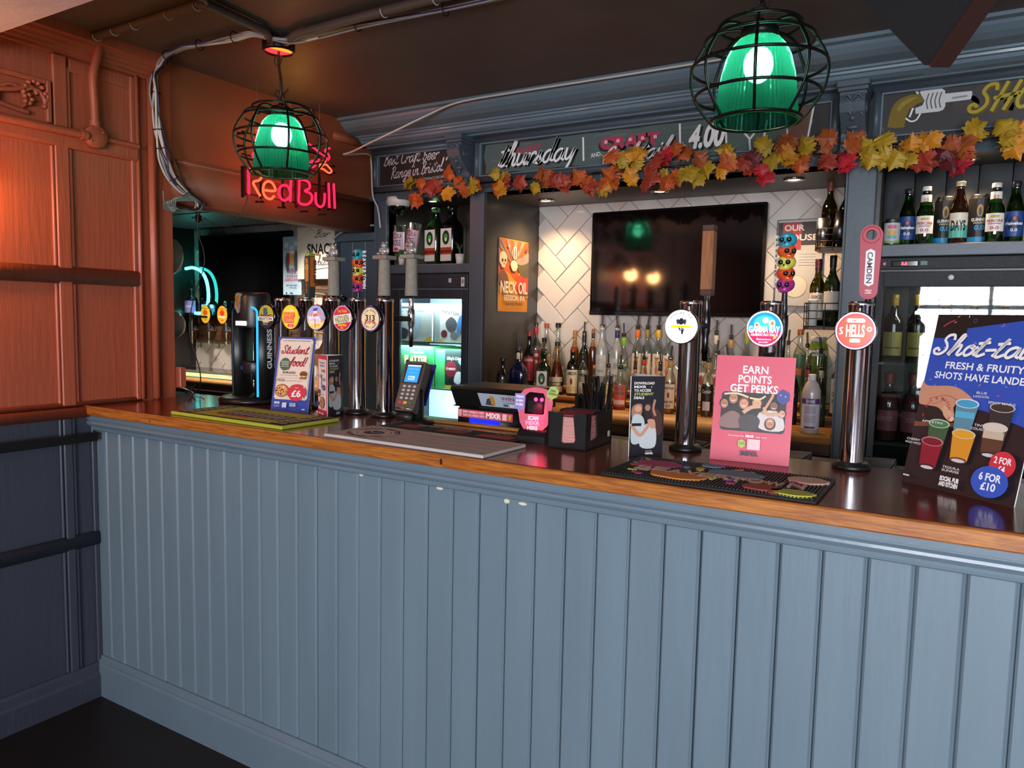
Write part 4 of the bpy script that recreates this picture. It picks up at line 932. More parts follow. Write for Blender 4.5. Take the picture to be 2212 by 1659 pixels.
def h_wood(g):
    wood('handle_oak', '#7a4a2a', '#9a6238', axis=2, scale=20); wood('handle_dark', '#3a241a', '#54362a', axis=0, scale=20)
    MB().box(-.0165, .0165, -.0165, .0165, .016, .18, .0015).build('handle_block', M['handle_oak'], g)
    MB().box(-.0165, .0165, -.0165, .0165, 0, .0157, .0015).build('foot_band', M['handle_dark'], g); MB().box(-.0165, .0165, -.0165, .0165, .1803, .196, .0015).build('top_band', M['handle_dark'], g)
    MB().lathe([(.006, -.025), (.009, 0)], 10).build('stem', M['chrome'], g)
def h_camden(g):
    out = [(.021*math.cos(t), .012+.021*math.sin(t)) for t in [PI+PI*i/12 for i in range(13)]]+[(.026*math.cos(t), .152+.026*math.sin(t)) for t in [PI*i/16 for i in range(17)]]
    body = MB(); n = len(out)
    hole = [(.0125*math.cos(2*PI*i/24), .153+.0125*math.sin(2*PI*i/24)) for i in range(24)]
    bm = bmesh.new()
    for y in (-.008, .008):
        a = [bm.verts.new((u, y, v)) for u, v in out]; b = [bm.verts.new((u, y, v)) for u, v in hole]
        ed = [bm.edges.new((a[i], a[(i+1) % n])) for i in range(n)]+[bm.edges.new((b[i], b[(i+1) % 24])) for i in range(24)]
        bmesh.ops.triangle_fill(bm, edges=ed, use_beauty=True)
    bm.verts.ensure_lookup_table(); N = n+24
    for i in range(n): j = (i+1) % n; bm.faces.new([bm.verts[i], bm.verts[j], bm.verts[N+j], bm.verts[N+i]])
    for i in range(24): j = (i+1) % 24; bm.faces.new([bm.verts[n+i], bm.verts[n+j], bm.verts[N+n+j], bm.verts[N+n+i]])
    bmesh.ops.recalc_face_normals(bm, faces=bm.faces[:]); me = bpy.data.meshes.new('paddle'); bm.to_mesh(me); bm.free(); me.materials.append(M['red_plastic'])
    o = bpy.data.objects.new('paddle', me); COL.objects.link(o); o.parent = g
    MB().tube([(.0205*math.cos(t), -.008, .153+.0205*math.sin(t)) for t in [2*PI*i/28 for i in range(28)]], .0012, 5, True).build('ring', M['red_plastic'], g)
    p = Print(); p.poly([(-.0105, .03), (0, .024), (.0105, .03), (.0105, .112), (0, .118), (-.0105, .112)], '#e8e4e2'); p.text('CAMDEN', -.006, .071, .012, '#3a3438', w=.078, bold=.03, rot=-PI/2)
    p.text('HELLS', 0, .012, .0042, '#f2dde0', w=.015, bold=.03); p.text('LAGER', 0, .006, .0042, '#f2dde0', w=.015, bold=.03); p.build('lettering', g, facing(0, -.0082, 0))
def tap(x, label, art, handle, lit, dark_stem, faucet_mat):
    g = thing('beer_tap', label, 'beer tap', (x, .42, Zc), group='chrome beer taps on the bar')
    R_ = .0285; H = .402
    MB().lathe([(R_, .012), (R_, H-.012), (R_+.0008, H-.011), (R_+.0008, H-.003), (R_-.002, H), (0, H)], 32).build('column', M['chrome'], g)
    MB().lathe([(0, 0), (.044, 0), (.044, .006), (.04, .013), (.033, .017), (.03, .018), (0, .018)], 32).build('base_ring', M['black_plastic'], g)
    r = .0455; zc = .333
    MB().lathe([(0, 0), (r-.004, 0), (r, .004), (r, .012), (r-.002, .016), (r-.004, .022), (r-.008, .028), (.018, .034), (.012, .044)], 36, (0, -.075, zc), 'y').build('badge_case', M['black_gloss'] if not lit else M['chrome'], g)
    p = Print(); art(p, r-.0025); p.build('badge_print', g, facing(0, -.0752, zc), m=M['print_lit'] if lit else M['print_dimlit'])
    # faucet behind the column
    MB().lathe([(.008, 0), (.011, .02), (.011, .06), (.009, .07), (.009, .11)], 16, (0, .024, .335), 'y').build('shank', M[dark_stem], g)
    f = MB(); f.lathe([(0, .085), (.006, .085), (.008, .07), (.0095, .05), (.009, .035), (.0125, .03), (.013, .01), (.012, -.02), (.009, -.03), (.0095, -.04), (.0075, -.1), (.006, -.1), (.006, -.09)], 18, (0, .14, .335)); f.build('faucet', M[faucet_mat], g)
    hg = bpy.data.objects.new('tap_handle', None); COL.objects.link(hg); hg.parent = g; hg.location = (0, .14, .42); handle(hg)
    return g
tap(.517, 'chrome beer tap with round BRIXTON badge, first of the row by the black tap', bd_brixton, h_brixton, False, 'black_plastic', 'chrome')
tap(.643, 'chrome beer tap with yellow and orange round badge', bd_yellow, h_bear, False, 'black_plastic', 'chrome')
tap(.768, 'chrome beer tap with pale pastel badge and stacked skull handle', bd_pastel, h_skulls, False, 'black_plastic', 'chrome')
tap(.893, 'chrome beer tap with red badge and bear-topped concrete handle', bd_red, lambda g: h_bear(g, True), False, 'black_plastic', 'chrome')
tap(1.018, 'chrome beer tap with cream 313 badge beside the card reader', bd_313, h_bear, False, 'black_plastic', 'chrome')
tap(2.078, 'chrome beer tap with white dog badge and square wooden handle', bd_hipper, h_wood, True, 'black_plastic', 'dark_steel')
tap(2.288, 'chrome beer tap with blue badge and skull handle behind the pink poster', bd_gamma, lambda g: h_skulls(g, True, .1), True, 'black_plastic', 'dark_steel')
tap(2.492, 'chrome beer tap with red badge and tall red paddle handle', bd_hells, h_camden, True, 'black_plastic', 'dark_steel')
# -------- black stout font
gt = thing('stout_tap', 'black arched stout tap with blue light strips and harp emblem', 'beer tap', (.375, .42, Zc))
MB().lathe([(0, 0), (.118, 0), (.122, .006), (.122, .014), (.11, .024), (.06, .03), (0, .03)], 44, (-.03, .0, 0)).build('base', M['black_plastic'], gt)
blue = emis('led_blue', '#2f9fe8', 1.6)
for s_, x in ((-1, -.066), (1, .072)):
    prof = [(x-.014, .026), (x+.014, .026), (x+.014, .35)]+[(x+.014-s_*(.035-.035*math.cos(t))*(1 if s_ > 0 else 1), .35+.03*math.sin(t)) for t in [0]]+[(x-.014, .372) if s_ > 0 else (x+.014, .372), (x-.014, .35)]
    MB().box(x-.016, x+.016, -.055, .03, .02, .355, .006).build('upright', M['black_plastic'], gt)
    MB().tube(cat([(x, -.057, .03), (x, -.057, .2), (x, -.057, .33), (x-s_*.006, -.057, .356), (x-s_*.03, -.056, .366)], 6), .0042 if s_ > 0 else .0025, 6).build('light_strip', blue if s_ > 0 else mat('strip_dim', '#1d3a50', .4), gt)
MB().box(-.075, .08, -.05, .03, .335, .372, .014).build('arch', M['black_plastic'], gt)
MB().lathe([(.058, .29), (.06, .3), (.06, .405), (.056, .418), (.05, .422), (0, .422)], 40, (0, -.01, 0)).build('tap_head', M['black_plastic'], gt)
m = MB(); m.extr([(-.02, .0), (-.014, .05), (.0, .055), (.012, .05), (.02, .052), (.022, .045), (.012, .035), (.006, .01), (.002, -.02), (-.004, -.024)], 'y', -.012, 0); m.build('harp', M['chrome'], gt, T(-.012, -.062, .365))
m = MB(); m.extr([(-.016, .042), (.004, .044), (-.004, .0), (-.01, .006)], 'y', -.014, -.011); m.build('harp_inlay', mat('gold', '#c8861e', .3, .6), gt, T(-.012, -.062, .365))
p = Print(); p.rect(-.03, -.008, .03, .008, '#f4f6f8'); p.text('GUINNESS', 0, -.005, .009, '#d9dde0', w=.05); p.build('lit_strip_sign', gt, facing(0, -.0712, .305), m=lit_print('print_bright', 2.2))
p = Print(); p.text('GUINNESS', 0, 0, .022, '#e9ebee', w=.15, bold=.03, rot=PI/2); p.rrect(-.018, .09, .002, .122, .004, '#e9ebee'); p.poly([(-.014, .118), (-.003, .118), (-.008, .096)], '#b8921e')
p.build('lettering', gt, T(.0885, -.004, .21) @ RZ(PI/2) @ RX(PI/2))
MB().lathe([(.045, .115), (.047, .12), (.047, .155), (.045, .16), (0, .16)], 36, (.006, -.012, 0)).build('drip_collar', M['black_plastic'], gt)
MB().lathe([(0, .09), (.012, .09), (.014, .115)], 14, (.02, -.02, 0)).build('nozzle', M['black_plastic'], gt)
p = Print(); p.text('0.0', 0, 0, .014, '#2f58c8', bold=.03); p.build('lettering', gt, facing(-.014, -.0585, .13, -.3))
MB().box(-.02, .02, .0, .03, .03, .34, .004).build('back_spine', M['black_plastic'], gt)
MB().tube([(.02, .0, .1), (.05, -.01, .05), (.065, -.01, .035)], .008, 8).build('hose', M['black_rubber'], gt)
# -------- printed cards and posters
def poster(name, label, x, y, yaw, tilt, w, h, draw, edge='white_plastic', th=.004, strut=(.4, .6)):
    g = thing(name, label, 'poster', (x, y, Zc), yaw)
    mw = RX(-tilt)
    o = MB().box(0, w, 0, th, .0, h, .0008).build('board', M[edge], g, mw)
    p = Print(); draw(p, w, h); p.build('print', g, mw @ T(0, -.0001, 0) @ RX(PI/2))
    if strut:
        d = h*.62*math.sin(tilt)+.03; s0, s1 = strut
        m = MB(); m.add([(w*s0, .008+h*.55*math.sin(tilt), h*.55*math.cos(tilt)), (w*s1, .008+h*.55*math.sin(tilt), h*.55*math.cos(tilt)), (w*s1, .008+d+.02, 0), (w*s0, .008+d+.02, 0)], [(0, 1, 2, 3)])
        m.add([(w*s0, .01+h*.55*math.sin(tilt), h*.55*math.cos(tilt)), (w*s1, .01+h*.55*math.sin(tilt), h*.55*math.cos(tilt)), (w*s1, .01+d+.02, 0), (w*s0, .01+d+.02, 0)], [(3, 2, 1, 0)])
        m.build('strut', M['white_plastic'], g)
    return g
def pizza(p, u, v, r):
    p.ell(u, v, r, r*.86, '#a8562a'); p.ell(u, v, r*.86, r*.72, '#d8a060'); rr = random.Random(2)
    for i in range(22):
        a, q = rr.uniform(0, 6.3), rr.uniform(0, .75); p.ell(u+r*q*math.cos(a), v+r*.8*q*math.sin(a), r*.12, r*.09, rr.choice(['#8a2a1c', '#c23a24', '#3f5a2a', '#efe0b8', '#2c221c'])); p.k -= 1 if i % 3 else 0
def burger(p, u, v, r):
    p.ell(u, v+r*.35, r, r*.62, '#8a4423'); p.rect(u-r*.92, v-.16*r, u+r*.92, v+.2*r, '#4a2616'); p.rect(u-r*.96, v-.3*r, u+r*.96, v-.12*r, '#e8cc88'); p.rect(u-r*.9, v-.62*r, u+r*.9, v-.3*r, '#3a1e14')
    for k in range(6): p.ell(u-r*.75+k*r*.3, v-.4*r, r*.14, r*.14, ['#efe2c0', '#d9b04a', '#6a8a3a'][k % 3])
    p.rrect(u-r*.86, v-r, u+r*.86, v-r*.62, r*.14, '#b06a34')
def student(p, w, h):
    p.rect(0, 0, w, h, '#2746a0'); e = w*.055; p.rect(e, h*.16, w-e, h-e*.8, '#e6d9c8')
    for a, b in ((e, h-e*.8), (w-e, h-e*.8), (w-e, h*.16), (e, h*.16)): p.ell(a, b, w*.035, w*.035, '#2746a0', 14)
    p.text('ALL DAY SUNDAY-FRIDAY ALL DAY SUNDAY-FRIDAY', w*.5, h*.943, h*.014, '#3a3a44', w=w*.76, bold=.01)
    for s_ in (0, 1): p.text('ALL DAY SUNDAY-FRIDAY ALL DAY SUNDAY-FRIDAY', w*(.085 if s_ == 0 else .915), h*.56, h*.012, '#3a3a44', w=h*.7, rot=PI/2 if s_ == 0 else -PI/2)
    p.script('Student', w*.5, h*.775, h*.11, '#b52e44', w=w*.74, thick=.13); p.script('food!', w*.6, h*.61, h*.12, '#b52e44', w=w*.5, thick=.13)
    p.ell(w*.26, h*.63, w*.14, w*.155, '#2f6650')
    for k, t in enumerate(('Student', 'UPGRADE', 'WEDGES', 'only £1.25')): p.text(t, w*.26, h*(.663-.023*k), h*.015, '#dfe8df', w=w*.2)
    p.text('BURGERS', w*.4, h*.505, h*.03, '#33302e', w=w*.34); p.text('The Beef / The Chicken / The Vegan', w*.4, h*.478, h*.01, '#4a4644', w=w*.48); burger(p, w*.79, h*.49, w*.1)
    p.rect(w*.13, h*.444, w*.72, h*.446, '#6a6460'); p.text('PIZZA', w*.22, h*.4, h*.03, '#33302e', w=w*.2); p.text('Four Cheese / Ham / Pepperoni', w*.58, h*.404, h*.01, '#4a4644', w=w*.44)
    pizza(p, w*.27, h*.275, w*.18); p.ell(w*.68, h*.255, w*.25, w*.2, '#cf3242')
    for a in (.7, 2.44, 3.84, 5.58): p.ell(w*.68+w*.25*math.cos(a), h*.255+w*.2*math.sin(a), w*.02, w*.02, '#e6d9c8', 10)
    p.text('ONLY', w*.68, h*.31, h*.014, '#f4e4e0'); p.text('£6', w*.68, h*.2, h*.085, '#f8f2f0', w=w*.25, bold=.03)
    p.text('MiXR', w*.2, h*.098, h*.028, '#eef0f6', w=w*.15, bold=.04); p.rect(w*.12, h*.075, w*.27, h*.078, '#c8d0e8'); p.rect(w*.12, h*.062, w*.27, h*.066, '#c8d0e8'); p.rect(w*.34, h*.05, w*.46, h*.115, '#c8d2ea')
    p.text('SOCIAL PUB', w*.62, h*.095, h*.018, '#eef0f6', w=w*.16, bold=.04); p.text('AND KITCHEN', w*.62, h*.07, h*.018, '#eef0f6', w=w*.16, bold=.04); p.rect(w*.88, h*.03, w*.96, h*.042, '#dfe4f4')
poster('menu_board', 'blue-edged Student food menu board leaning beside the left taps', .612, .278, .28, .22, .148, .268, student, strut=(.56, .74))
def crowd(p, u0, v0, u1, v1):
    W_, H_ = u1-u0, v1-v0; U = lambda a: u0+W_*a; V = lambda b: v0+H_*b
    p.rrect(u0, v0, u1, v1, W_*.06, '#2b2526')
    def head(a, b, r, skin, hair, up=1):
        p.ell(U(a), V(b)+r*H_*.25*up, r*W_*1.05, r*W_*1.2, hair, 20); p.ell(U(a), V(b), r*W_*.8, r*W_, skin, 20)
        p.line([(U(a)-r*W_*.35, V(b)-r*W_*.35*up), (U(a), V(b)-r*W_*.5*up), (U(a)+r*W_*.35, V(b)-r*W_*.35*up)], r*W_*.14, '#efe4da', 3)
        for e in (-1, 1): p.ell(U(a)+e*r*W_*.3, V(b)+r*W_*.2*up, r*W_*.11, r*W_*.08, '#2a1c18', 10)
    p.blob([(U(.0), V(.3)), (U(.16), V(.5)), (U(.3), V(.42)), (U(.34), V(.1)), (U(.02), V(.08))], '#8c6a62'); p.blob([(U(.6), V(.5)), (U(.9), V(.55)), (U(.98), V(.1)), (U(.62), V(.1))], '#d8cdc6')
    p.blob([(U(.3), V(.35)), (U(.5), V(.45)), (U(.62), V(.3)), (U(.55), V(.05)), (U(.34), V(.05))], '#46403f')
    head(.05, .68, .075, '#b4795a', '#1d1616'); head(.19, .83, .085, '#b8825e', '#17110f'); head(.36, .7, .08, '#d69a78', '#8a4a2c'); head(.56, .72, .07, '#e0ac88', '#c8925a'); head(.82, .68, .07, '#8a5c48', '#15100f'); head(.78, .25, .08, '#c88a68', '#3a2620', -1); head(.95, .5, .06, '#d39a78', '#2a1c18')
    p.line([(U(.38), V(.5)), (U(.48), V(.62)), (U(.6), V(.66))], W_*.06, '#dba684', 3); p.line([(U(.66), V(.5)), (U(.78), V(.88)), (U(.8), V(.98))], W_*.04, '#d29a78', 3); p.line([(U(.68), V(.62)), (U(.74), V(.46)), (U(.92), V(.5))], W_*.045, '#d8a482', 3)
    p.line([(U(.06), V(.93)), (U(.24), V(.96)), (U(.42), V(.88))], W_*.03, '#e6d2a8', 3); p.line([(U(.46), V(.86)), (U(.6), V(.84)), (U(.68), V(.92))], W_*.028, '#e6d2a8', 3)
def pink(p, w, h):
    p.rect(0, 0, w, h, '#d8556a')
    for t, v in (('EARN', .845), ('POINTS', .755), ('GET PERKS', .665)): p.text(t, w*.51, h*(v-.008), h*.073, '#f3ebe4', w=w*(.32 if t == 'EARN' else (.42 if t == 'POINTS' else .6)), bold=.02)
    crowd(p, w*.1, h*.29, w*.92, h*.655); p.text('GET PERKS', w*.51, h*.657, h*.073, '#f3ebe4', w=w*.6, bold=.02)
    p.poly([(w*.8, h*.655), (w*.87, h*.7), (w*.95, h*.67), (w*.96, h*.6), (w*.89, h*.56), (w*.81, h*.59)], '#33408c'); p.ell(w*.85, h*.645, w*.008, w*.008, '#e8e8f4', 8); p.ell(w*.91, h*.635, w*.008, w*.008, '#e8e8f4', 8)
    p.text('Download the', w*.33, h*.238, h*.017, '#f6d9da', w=w*.2); p.text('MiXR', w*.505, h*.236, h*.024, '#fbeff0', w=w*.11, bold=.05); p.text('app now', w*.65, h*.238, h*.017, '#f6d9da', w=w*.14)
    p.poly([(w*.36, h*.2), (w*.41, h*.215), (w*.455, h*.195), (w*.45, h*.15), (w*.41, h*.13), (w*.365, h*.15)], '#b4c25a'); p.text('REWARDS', w*.41, h*.18, h*.01, '#3a3f1c', w=w*.07); p.text('EVERY DRINK', w*.41, h*.165, h*.01, '#3a3f1c', w=w*.07)
    p.rect(w*.48, h*.125, w*.64, h*.222, '#efc3c6'); p.text('MiXR', w*.51, h*.065, h*.042, '#4c3a44', w=w*.22, bold=.05)
poster('pink_poster', 'pink poster reading EARN POINTS GET PERKS standing behind the patterned mat', 2.173, .325, .079, .15, .19, .266, pink, strut=(.08, .3))
def glass_art(p, u, v, s, top, body, rim='#d8dce0', dark=None):
    p.poly([(u-s*.5, v+s*.5), (u+s*.5, v+s*.5), (u+s*.38, v-s*.6), (u-s*.38, v-s*.6)], body); p.ell(u, v-s*.6, s*.38, s*.12, dark or body); p.ell(u, v-s*.62, s*.3, s*.07, '#c8ccd0')
    p.ell(u, v+s*.5, s*.52, s*.2, rim); p.ell(u, v+s*.49, s*.46, s*.16, top)
def shots(p, w, h):
    p.rect(0, 0, w, h, '#1a1517'); p.poly([(0, h*.86), (w*.3, h*.86), (w*.3, h*.92), (w*.78, h*.97), (w, h*.93), (w, h*.38), (0, h*.58)], '#2b4fb0')
    p.poly([(0, 0), (w, 0), (w, h*.4), (w*.6, h*.47), (0, h*.5)], '#231a1f'); p.poly([(0, h*.36), (w*.2, h*.36), (w*.4, h*.385), (w*.4, h*.36), (0, h*.33)], '#7a4a30')
    rr = random.Random(5)
    for i in range(26):
        a, b = rr.uniform(.02, .98), rr.uniform(.8, .99) if i < 16 else rr.uniform(.45, .62)
        t = rr.uniform(0, 3); p.line([(w*a, h*b), (w*a+w*.018*math.cos(t), h*b+w*.018*math.sin(t))], w*.006, rr.choice(['#d86a7a', '#e8d8d8', '#8a9ad8', '#d8a05a'])); p.k -= 1
    p.line([(w*.08, h*.93), (w*.12, h*.95), (w*.17, h*.965)], w*.012, '#a83a4c', 3); p.ring(w*.36, h*.965, w*.014, w*.018, '#5a6a7a', 14); p.ring(w*.845, h*.955, w*.016, w*.021, '#c8845a', 14, 1.3)
    for c, dx, dy in (('#1c3680', .006, -.006), ('#f4f0ea', 0, 0)): p.script('Shot-tails', w*(.52+dx), h*(.765+dy), h*.115, c, w=w*.96, thick=.14, slant=.28)
    p.text('FRESH & FRUITY', w*.52, h*.685, h*.04, '#f2f2f4', w=w*.68, bold=.02); p.text('SHOTS HAVE LANDED', w*.52, h*.625, h*.04, '#f2f2f4', w=w*.84, bold=.02)
    # hand reaching in with a blue shot
    p.blob([(0, h*.6), (w*.06, h*.575), (w*.3, h*.585), (w*.45, h*.545), (w*.52, h*.5), (w*.49, h*.47), (w*.4, h*.5), (w*.34, h*.47), (w*.36, h*.42), (w*.31, h*.4), (w*.2, h*.455), (w*.06, h*.46), (0, h*.48)], '#c98f72')
    p.blob([(w*.25, h*.47), (w*.33, h*.44), (w*.37, h*.4), (w*.33, h*.385), (w*.26, h*.42)], '#d8a284'); p.line([(w*.1, h*.5), (w*.25, h*.53), (w*.36, h*.51)], w*.008, '#a86e54', 4); p.line([(w*.14, h*.47), (w*.24, h*.5)], w*.006, '#a86e54', 3); p.ell(w*.345, h*.4, w*.02, w*.014, '#e8c4b0', 12, .6)
    p.arc('MIX & MATCH', w*.2, h*.435, w*.1, w*.026, '#a83a3a', span=2.8, bold=.01); p.arc('MIX & MATCH', w*.2, h*.435, w*.12, w*.026, '#a83a3a', mid=-PI/2, span=2.6, inside=True)
    glass_art(p, w*.46, h*.43, w*.2, '#3f9fc8', '#5a8a9a'); p.rect(w*.375, h*.415, w*.545, h*.45, '#58b0cf')
    glass_art(p, w*.76, h*.43, w*.2, '#3a3230', '#2e2a30', '#b8b4b0'); glass_art(p, w*.74, h*.32, w*.2, '#d8c8b4', '#5a3a2c', '#cfc8c0', '#3a241c'); p.rect(w*.655, h*.325, w*.825, h*.365, '#c8b49a')
    glass_art(p, w*.26, h*.3, w*.19, '#4a7a4c', '#3a5a3c', '#b8d0b8'); glass_art(p, w*.5, h*.26, w*.2, '#e0a02a', '#d8902a', '#d8c8a0', '#7a3a24'); glass_art(p, w*.24, h*.19, w*.2, '#7a1c2c', '#8a1a2e', '#c87a86', '#4a1420')
    for t, a, b in (('BLUE', .58, .555), ('LAGOON', .58, .535), ('SPICY MARG', .76, .51), ('TINY', .62, .38), ('COLADA', .62, .36), ('APPLETINI', .2, .36), ('CHERRY', .06, .245), ('WOO WOO', .06, .225), ('TEQUILA', .46, .125), ('SUNRISE', .46, .107)): p.text(t, w*a, h*b, h*.013, '#e0dcdc', w=w*.022*len(t), bold=.01); p.k -= 1
    p.ell(w*.87, h*.2, w*.105, w*.105, '#cf2f3e'); p.text('2 FOR', w*.87, h*.205, h*.034, '#f6ecec', w=w*.14, bold=.03); p.text('£4', w*.87, h*.16, h*.034, '#f6ecec', w=w*.06, bold=.03)
    p.ell(w*.8, h*.1, w*.15, w*.125, '#2c55b8'); p.text('6 FOR', w*.8, h*.105, h*.04, '#eef0f8', w=w*.18, bold=.03); p.text('£10', w*.8, h*.055, h*.04, '#eef0f8', w=w*.12, bold=.03)
    p.text('SOCIAL PUB', w*.47, h*.055, h*.024, '#ece8e4', w=w*.17, bold=.06); p.text('AND KITCHEN', w*.47, h*.025, h*.024, '#ece8e4', w=w*.17, bold=.06); p.rect(w*.04, h*.035, w*.1, h*.043, '#d8d4d4')
poster('shot_poster', 'tall blue and black Shot-tails poster standing at the end of the bar', 2.608, .333, -.644, .21, .255, .382, shots)
# tent cards: three-sided card prisms
def tent(name, label, A, B, C_, h, faces):
    g = thing(name, label, 'table card', (A[0], A[1], Zc)); o = Vector((A[0], A[1], 0))
    P = [Vector((q[0], q[1], 0))-o for q in (A, B, C_)]
    for (i, j), draw in zip(((0, 1), (1, 2), (2, 0)), faces):
        d = P[j]-P[i]; w = d.length; n = Vector((d.y, -d.x, 0)).normalized()*.0012
        v = [P[i], P[j], P[j]+Vector((0, 0, h)), P[i]+Vector((0, 0, h))]
        MB().add(v+[q+n for q in v], [(0, 1, 2, 3), (7, 6, 5, 4), (0, 4, 5, 1), (1, 5, 6, 2), (2, 6, 7, 3), (3, 7, 4, 0)]).build('card_panel', M['white_plastic'], g)
        if draw:
            p = Print(); draw(p, w, h); p.build('print', g, T(*(P[i]+n*1.02)) @ RZ(math.atan2(d.y, d.x)) @ RX(PI/2))
    return g
def dark_face(p, w, h):
    p.rect(0, 0, w, h, '#1b1920')
    for t, v, c, q in (('DOWNLOAD', .9, '#eeeae8', .6), ('MiXR', .855, '#eeeae8', .36), ('TO ACCESS', .81, '#eeeae8', .5), ('STUDENT', .765, '#b9c25a', .58), ('DEALS', .72, '#eeeae8', .3)): p.text(t, w*.09, h*v, h*.031, c, w=w*q, al='L', bold=.03, shear=.2 if t == 'STUDENT' else 0)
    p.ell(w*.6, h*.868, w*.02, w*.02, '#eeeae8', 4)
    p.blob([(w*.05, h*.62), (w*.2, h*.66), (w*.34, h*.64), (w*.3, h*.5), (w*.1, h*.46), (w*.03, h*.52)], '#a8785c'); p.ell(w*.22, h*.6, w*.1, h*.04, '#d0a088', 18)
    p.blob([(w*.38, h*.66), (w*.6, h*.66), (w*.62, h*.52), (w*.5, h*.46), (w*.4, h*.52)], '#2a2023'); p.ell(w*.5, h*.61, w*.08, h*.04, '#a87a66', 18)
    p.blob([(w*.62, h*.58), (w*.88, h*.56), (w*.96, h*.36), (w*.84, h*.26), (w*.7, h*.36)], '#4a2c26')
    p.blob([(w*.06, h*.5), (w*.3, h*.52), (w*.42, h*.42), (w*.36, h*.2), (w*.04, h*.18)], '#b9c6c6'); p.blob([(w*.34, h*.36), (w*.62, h*.42), (w*.76, h*.34), (w*.74, h*.12), (w*.3, h*.13)], '#c3c9c9')
    p.line([(w*.04, h*.4), (w*.2, h*.3), (w*.34, h*.28), (w*.6, h*.44)], w*.1, '#c8937a', 5); p.blob([(w*.5, h*.46), (w*.7, h*.46), (w*.74, h*.36), (w*.6, h*.36)], '#c8937a'); p.line([(w*.7, h*.7), (w*.66, h*.6), (w*.72, h*.52)], w*.07, '#b08068', 3); p.rect(w*.04, h*.385, w*.32, h*.42, '#1a1618')
    p.text('MiXR', w*.58, h*.03, h*.024, '#f4f2f2', w=w*.24, bold=.06); p.rect(w*.46, h*.068, w*.66, h*.074, '#c8c4c4')
def menu_face(p, w, h):
    p.rect(0, 0, w, h, '#cf3a46'); p.rect(w*.07, h*.1, w*.93, h*.93, '#ece4e2'); p.text('Student', w*.48, h*.86, h*.036, '#4c5a8c', w=w*.56, bold=.02); p.text('deals!', w*.48, h*.81, h*.036, '#4c5a8c', w=w*.5, bold=.02)
    for k in range(5): p.rect(w*(.4+.09*k), h*.72, w*(.46+.09*k), h*.765, ['#d8a24a', '#c8742a', '#e0b86a', '#7a2a1c', '#d8a24a'][k])
    p.rect(w*.2, h*.62, w*.4, h*.68, '#b8b0b0'); p.rect(w*.44, h*.46, w*.5, h*.68, '#6a5a54'); p.rect(w*.62, h*.58, w*.84, h*.625, '#6aa0b8'); p.ell(w*.7, h*.47, w*.18, h*.045, '#33489a'); p.text('£2.75', w*.7, h*.46, h*.02, '#e8ecf6', w=w*.26)
    burger(p, w*.24, h*.37, w*.13); pizza(p, w*.6, h*.22, w*.24); p.ell(w*.2, h*.19, w*.13, h*.04, '#33489a')
    for k, v in enumerate((.75, .63, .52, .36, .27)): p.rect(w*.62, h*v-.002, w*.86, h*v, '#9a9494')
    for k in range(3): p.rect(w*(.1+.3*k), h*.035, w*(.3+.3*k), h*.065, '#f0d8da')
tent('table_card', 'red and black student deals table card between the menu board and taps', (.80, .325), (.888, .28), (.872, .372), .207, (menu_face, dark_face, None))
tent('table_card', 'black download table card standing at the corner of the patterned mat', (1.994, .225), (2.059, .291), (1.968, .318), .206, (dark_face, None, lambda p, w, h: p.rect(0, 0, w, h, '#d8788c')))
# -------- bar mats
def mat_obj(name, label, x, y, yaw, w, d, th, edge, draw, ribs=0):
    g = thing(name, label, 'bar mat', (x, y, Zc), yaw)
    MB().box(0, w, 0, d, 0, th, .002).build('mat_base', M[edge] if isinstance(edge, str) else edge, g)
    p = Print(); draw(p, w, d); p.EPS = .0004; p.build('print', g, T(0, 0, th+.0001), m=M['print_matt'])
    return g
def green_mat(p, w, d):
    e = .008; p.rect(e, e, w-e, d-e, '#16170f'); p.rect(w*.03, d*.1, w*.13, d*.9, '#23241a')
    for k in range(7): p.poly([(w*.035, d*(.12+.11*k)), (w*.12, d*(.16+.11*k)), (w*.12, d*(.2+.11*k)), (w*.035, d*(.15+.11*k))], '#d8d4c8'); p.k -= 1
    p.k += 1; p.rect(w*.15, d*.08, w*.86, d*.92, '#9aa028'); p.rect(w*.27, d*.3, w*.82, d*.66, '#1a1a14')
    for k in range(9): u = w*(.29+.058*k); p.poly([(u, d*.34), (u+w*.018, d*.34), (u+w*.03, d*.62), (u+w*.01, d*.62)], '#cfcac0'); p.k -= 1
    p.k += 1; p.rect(w*.3, d*.22, w*.6, d*.28, '#a02430'); p.rect(w*.86, d*.08, w*.97, d*.92, '#1a1a14')
    for k in range(8): p.poly([(w*.87, d*(.12+.1*k)), (w*.96, d*(.15+.1*k)), (w*.96, d*(.18+.1*k)), (w*.87, d*(.15+.1*k))], '#b9b84a' if k % 2 else '#d8d4c8'); p.k -= 1
    p.k += 1
mat_obj('bar_mat', 'yellow-green and black bar mat at the far end of the bar', .44, .005, -.02, .545, .235, .011, mat('mat_lime', '#a8b03a', .5), green_mat)
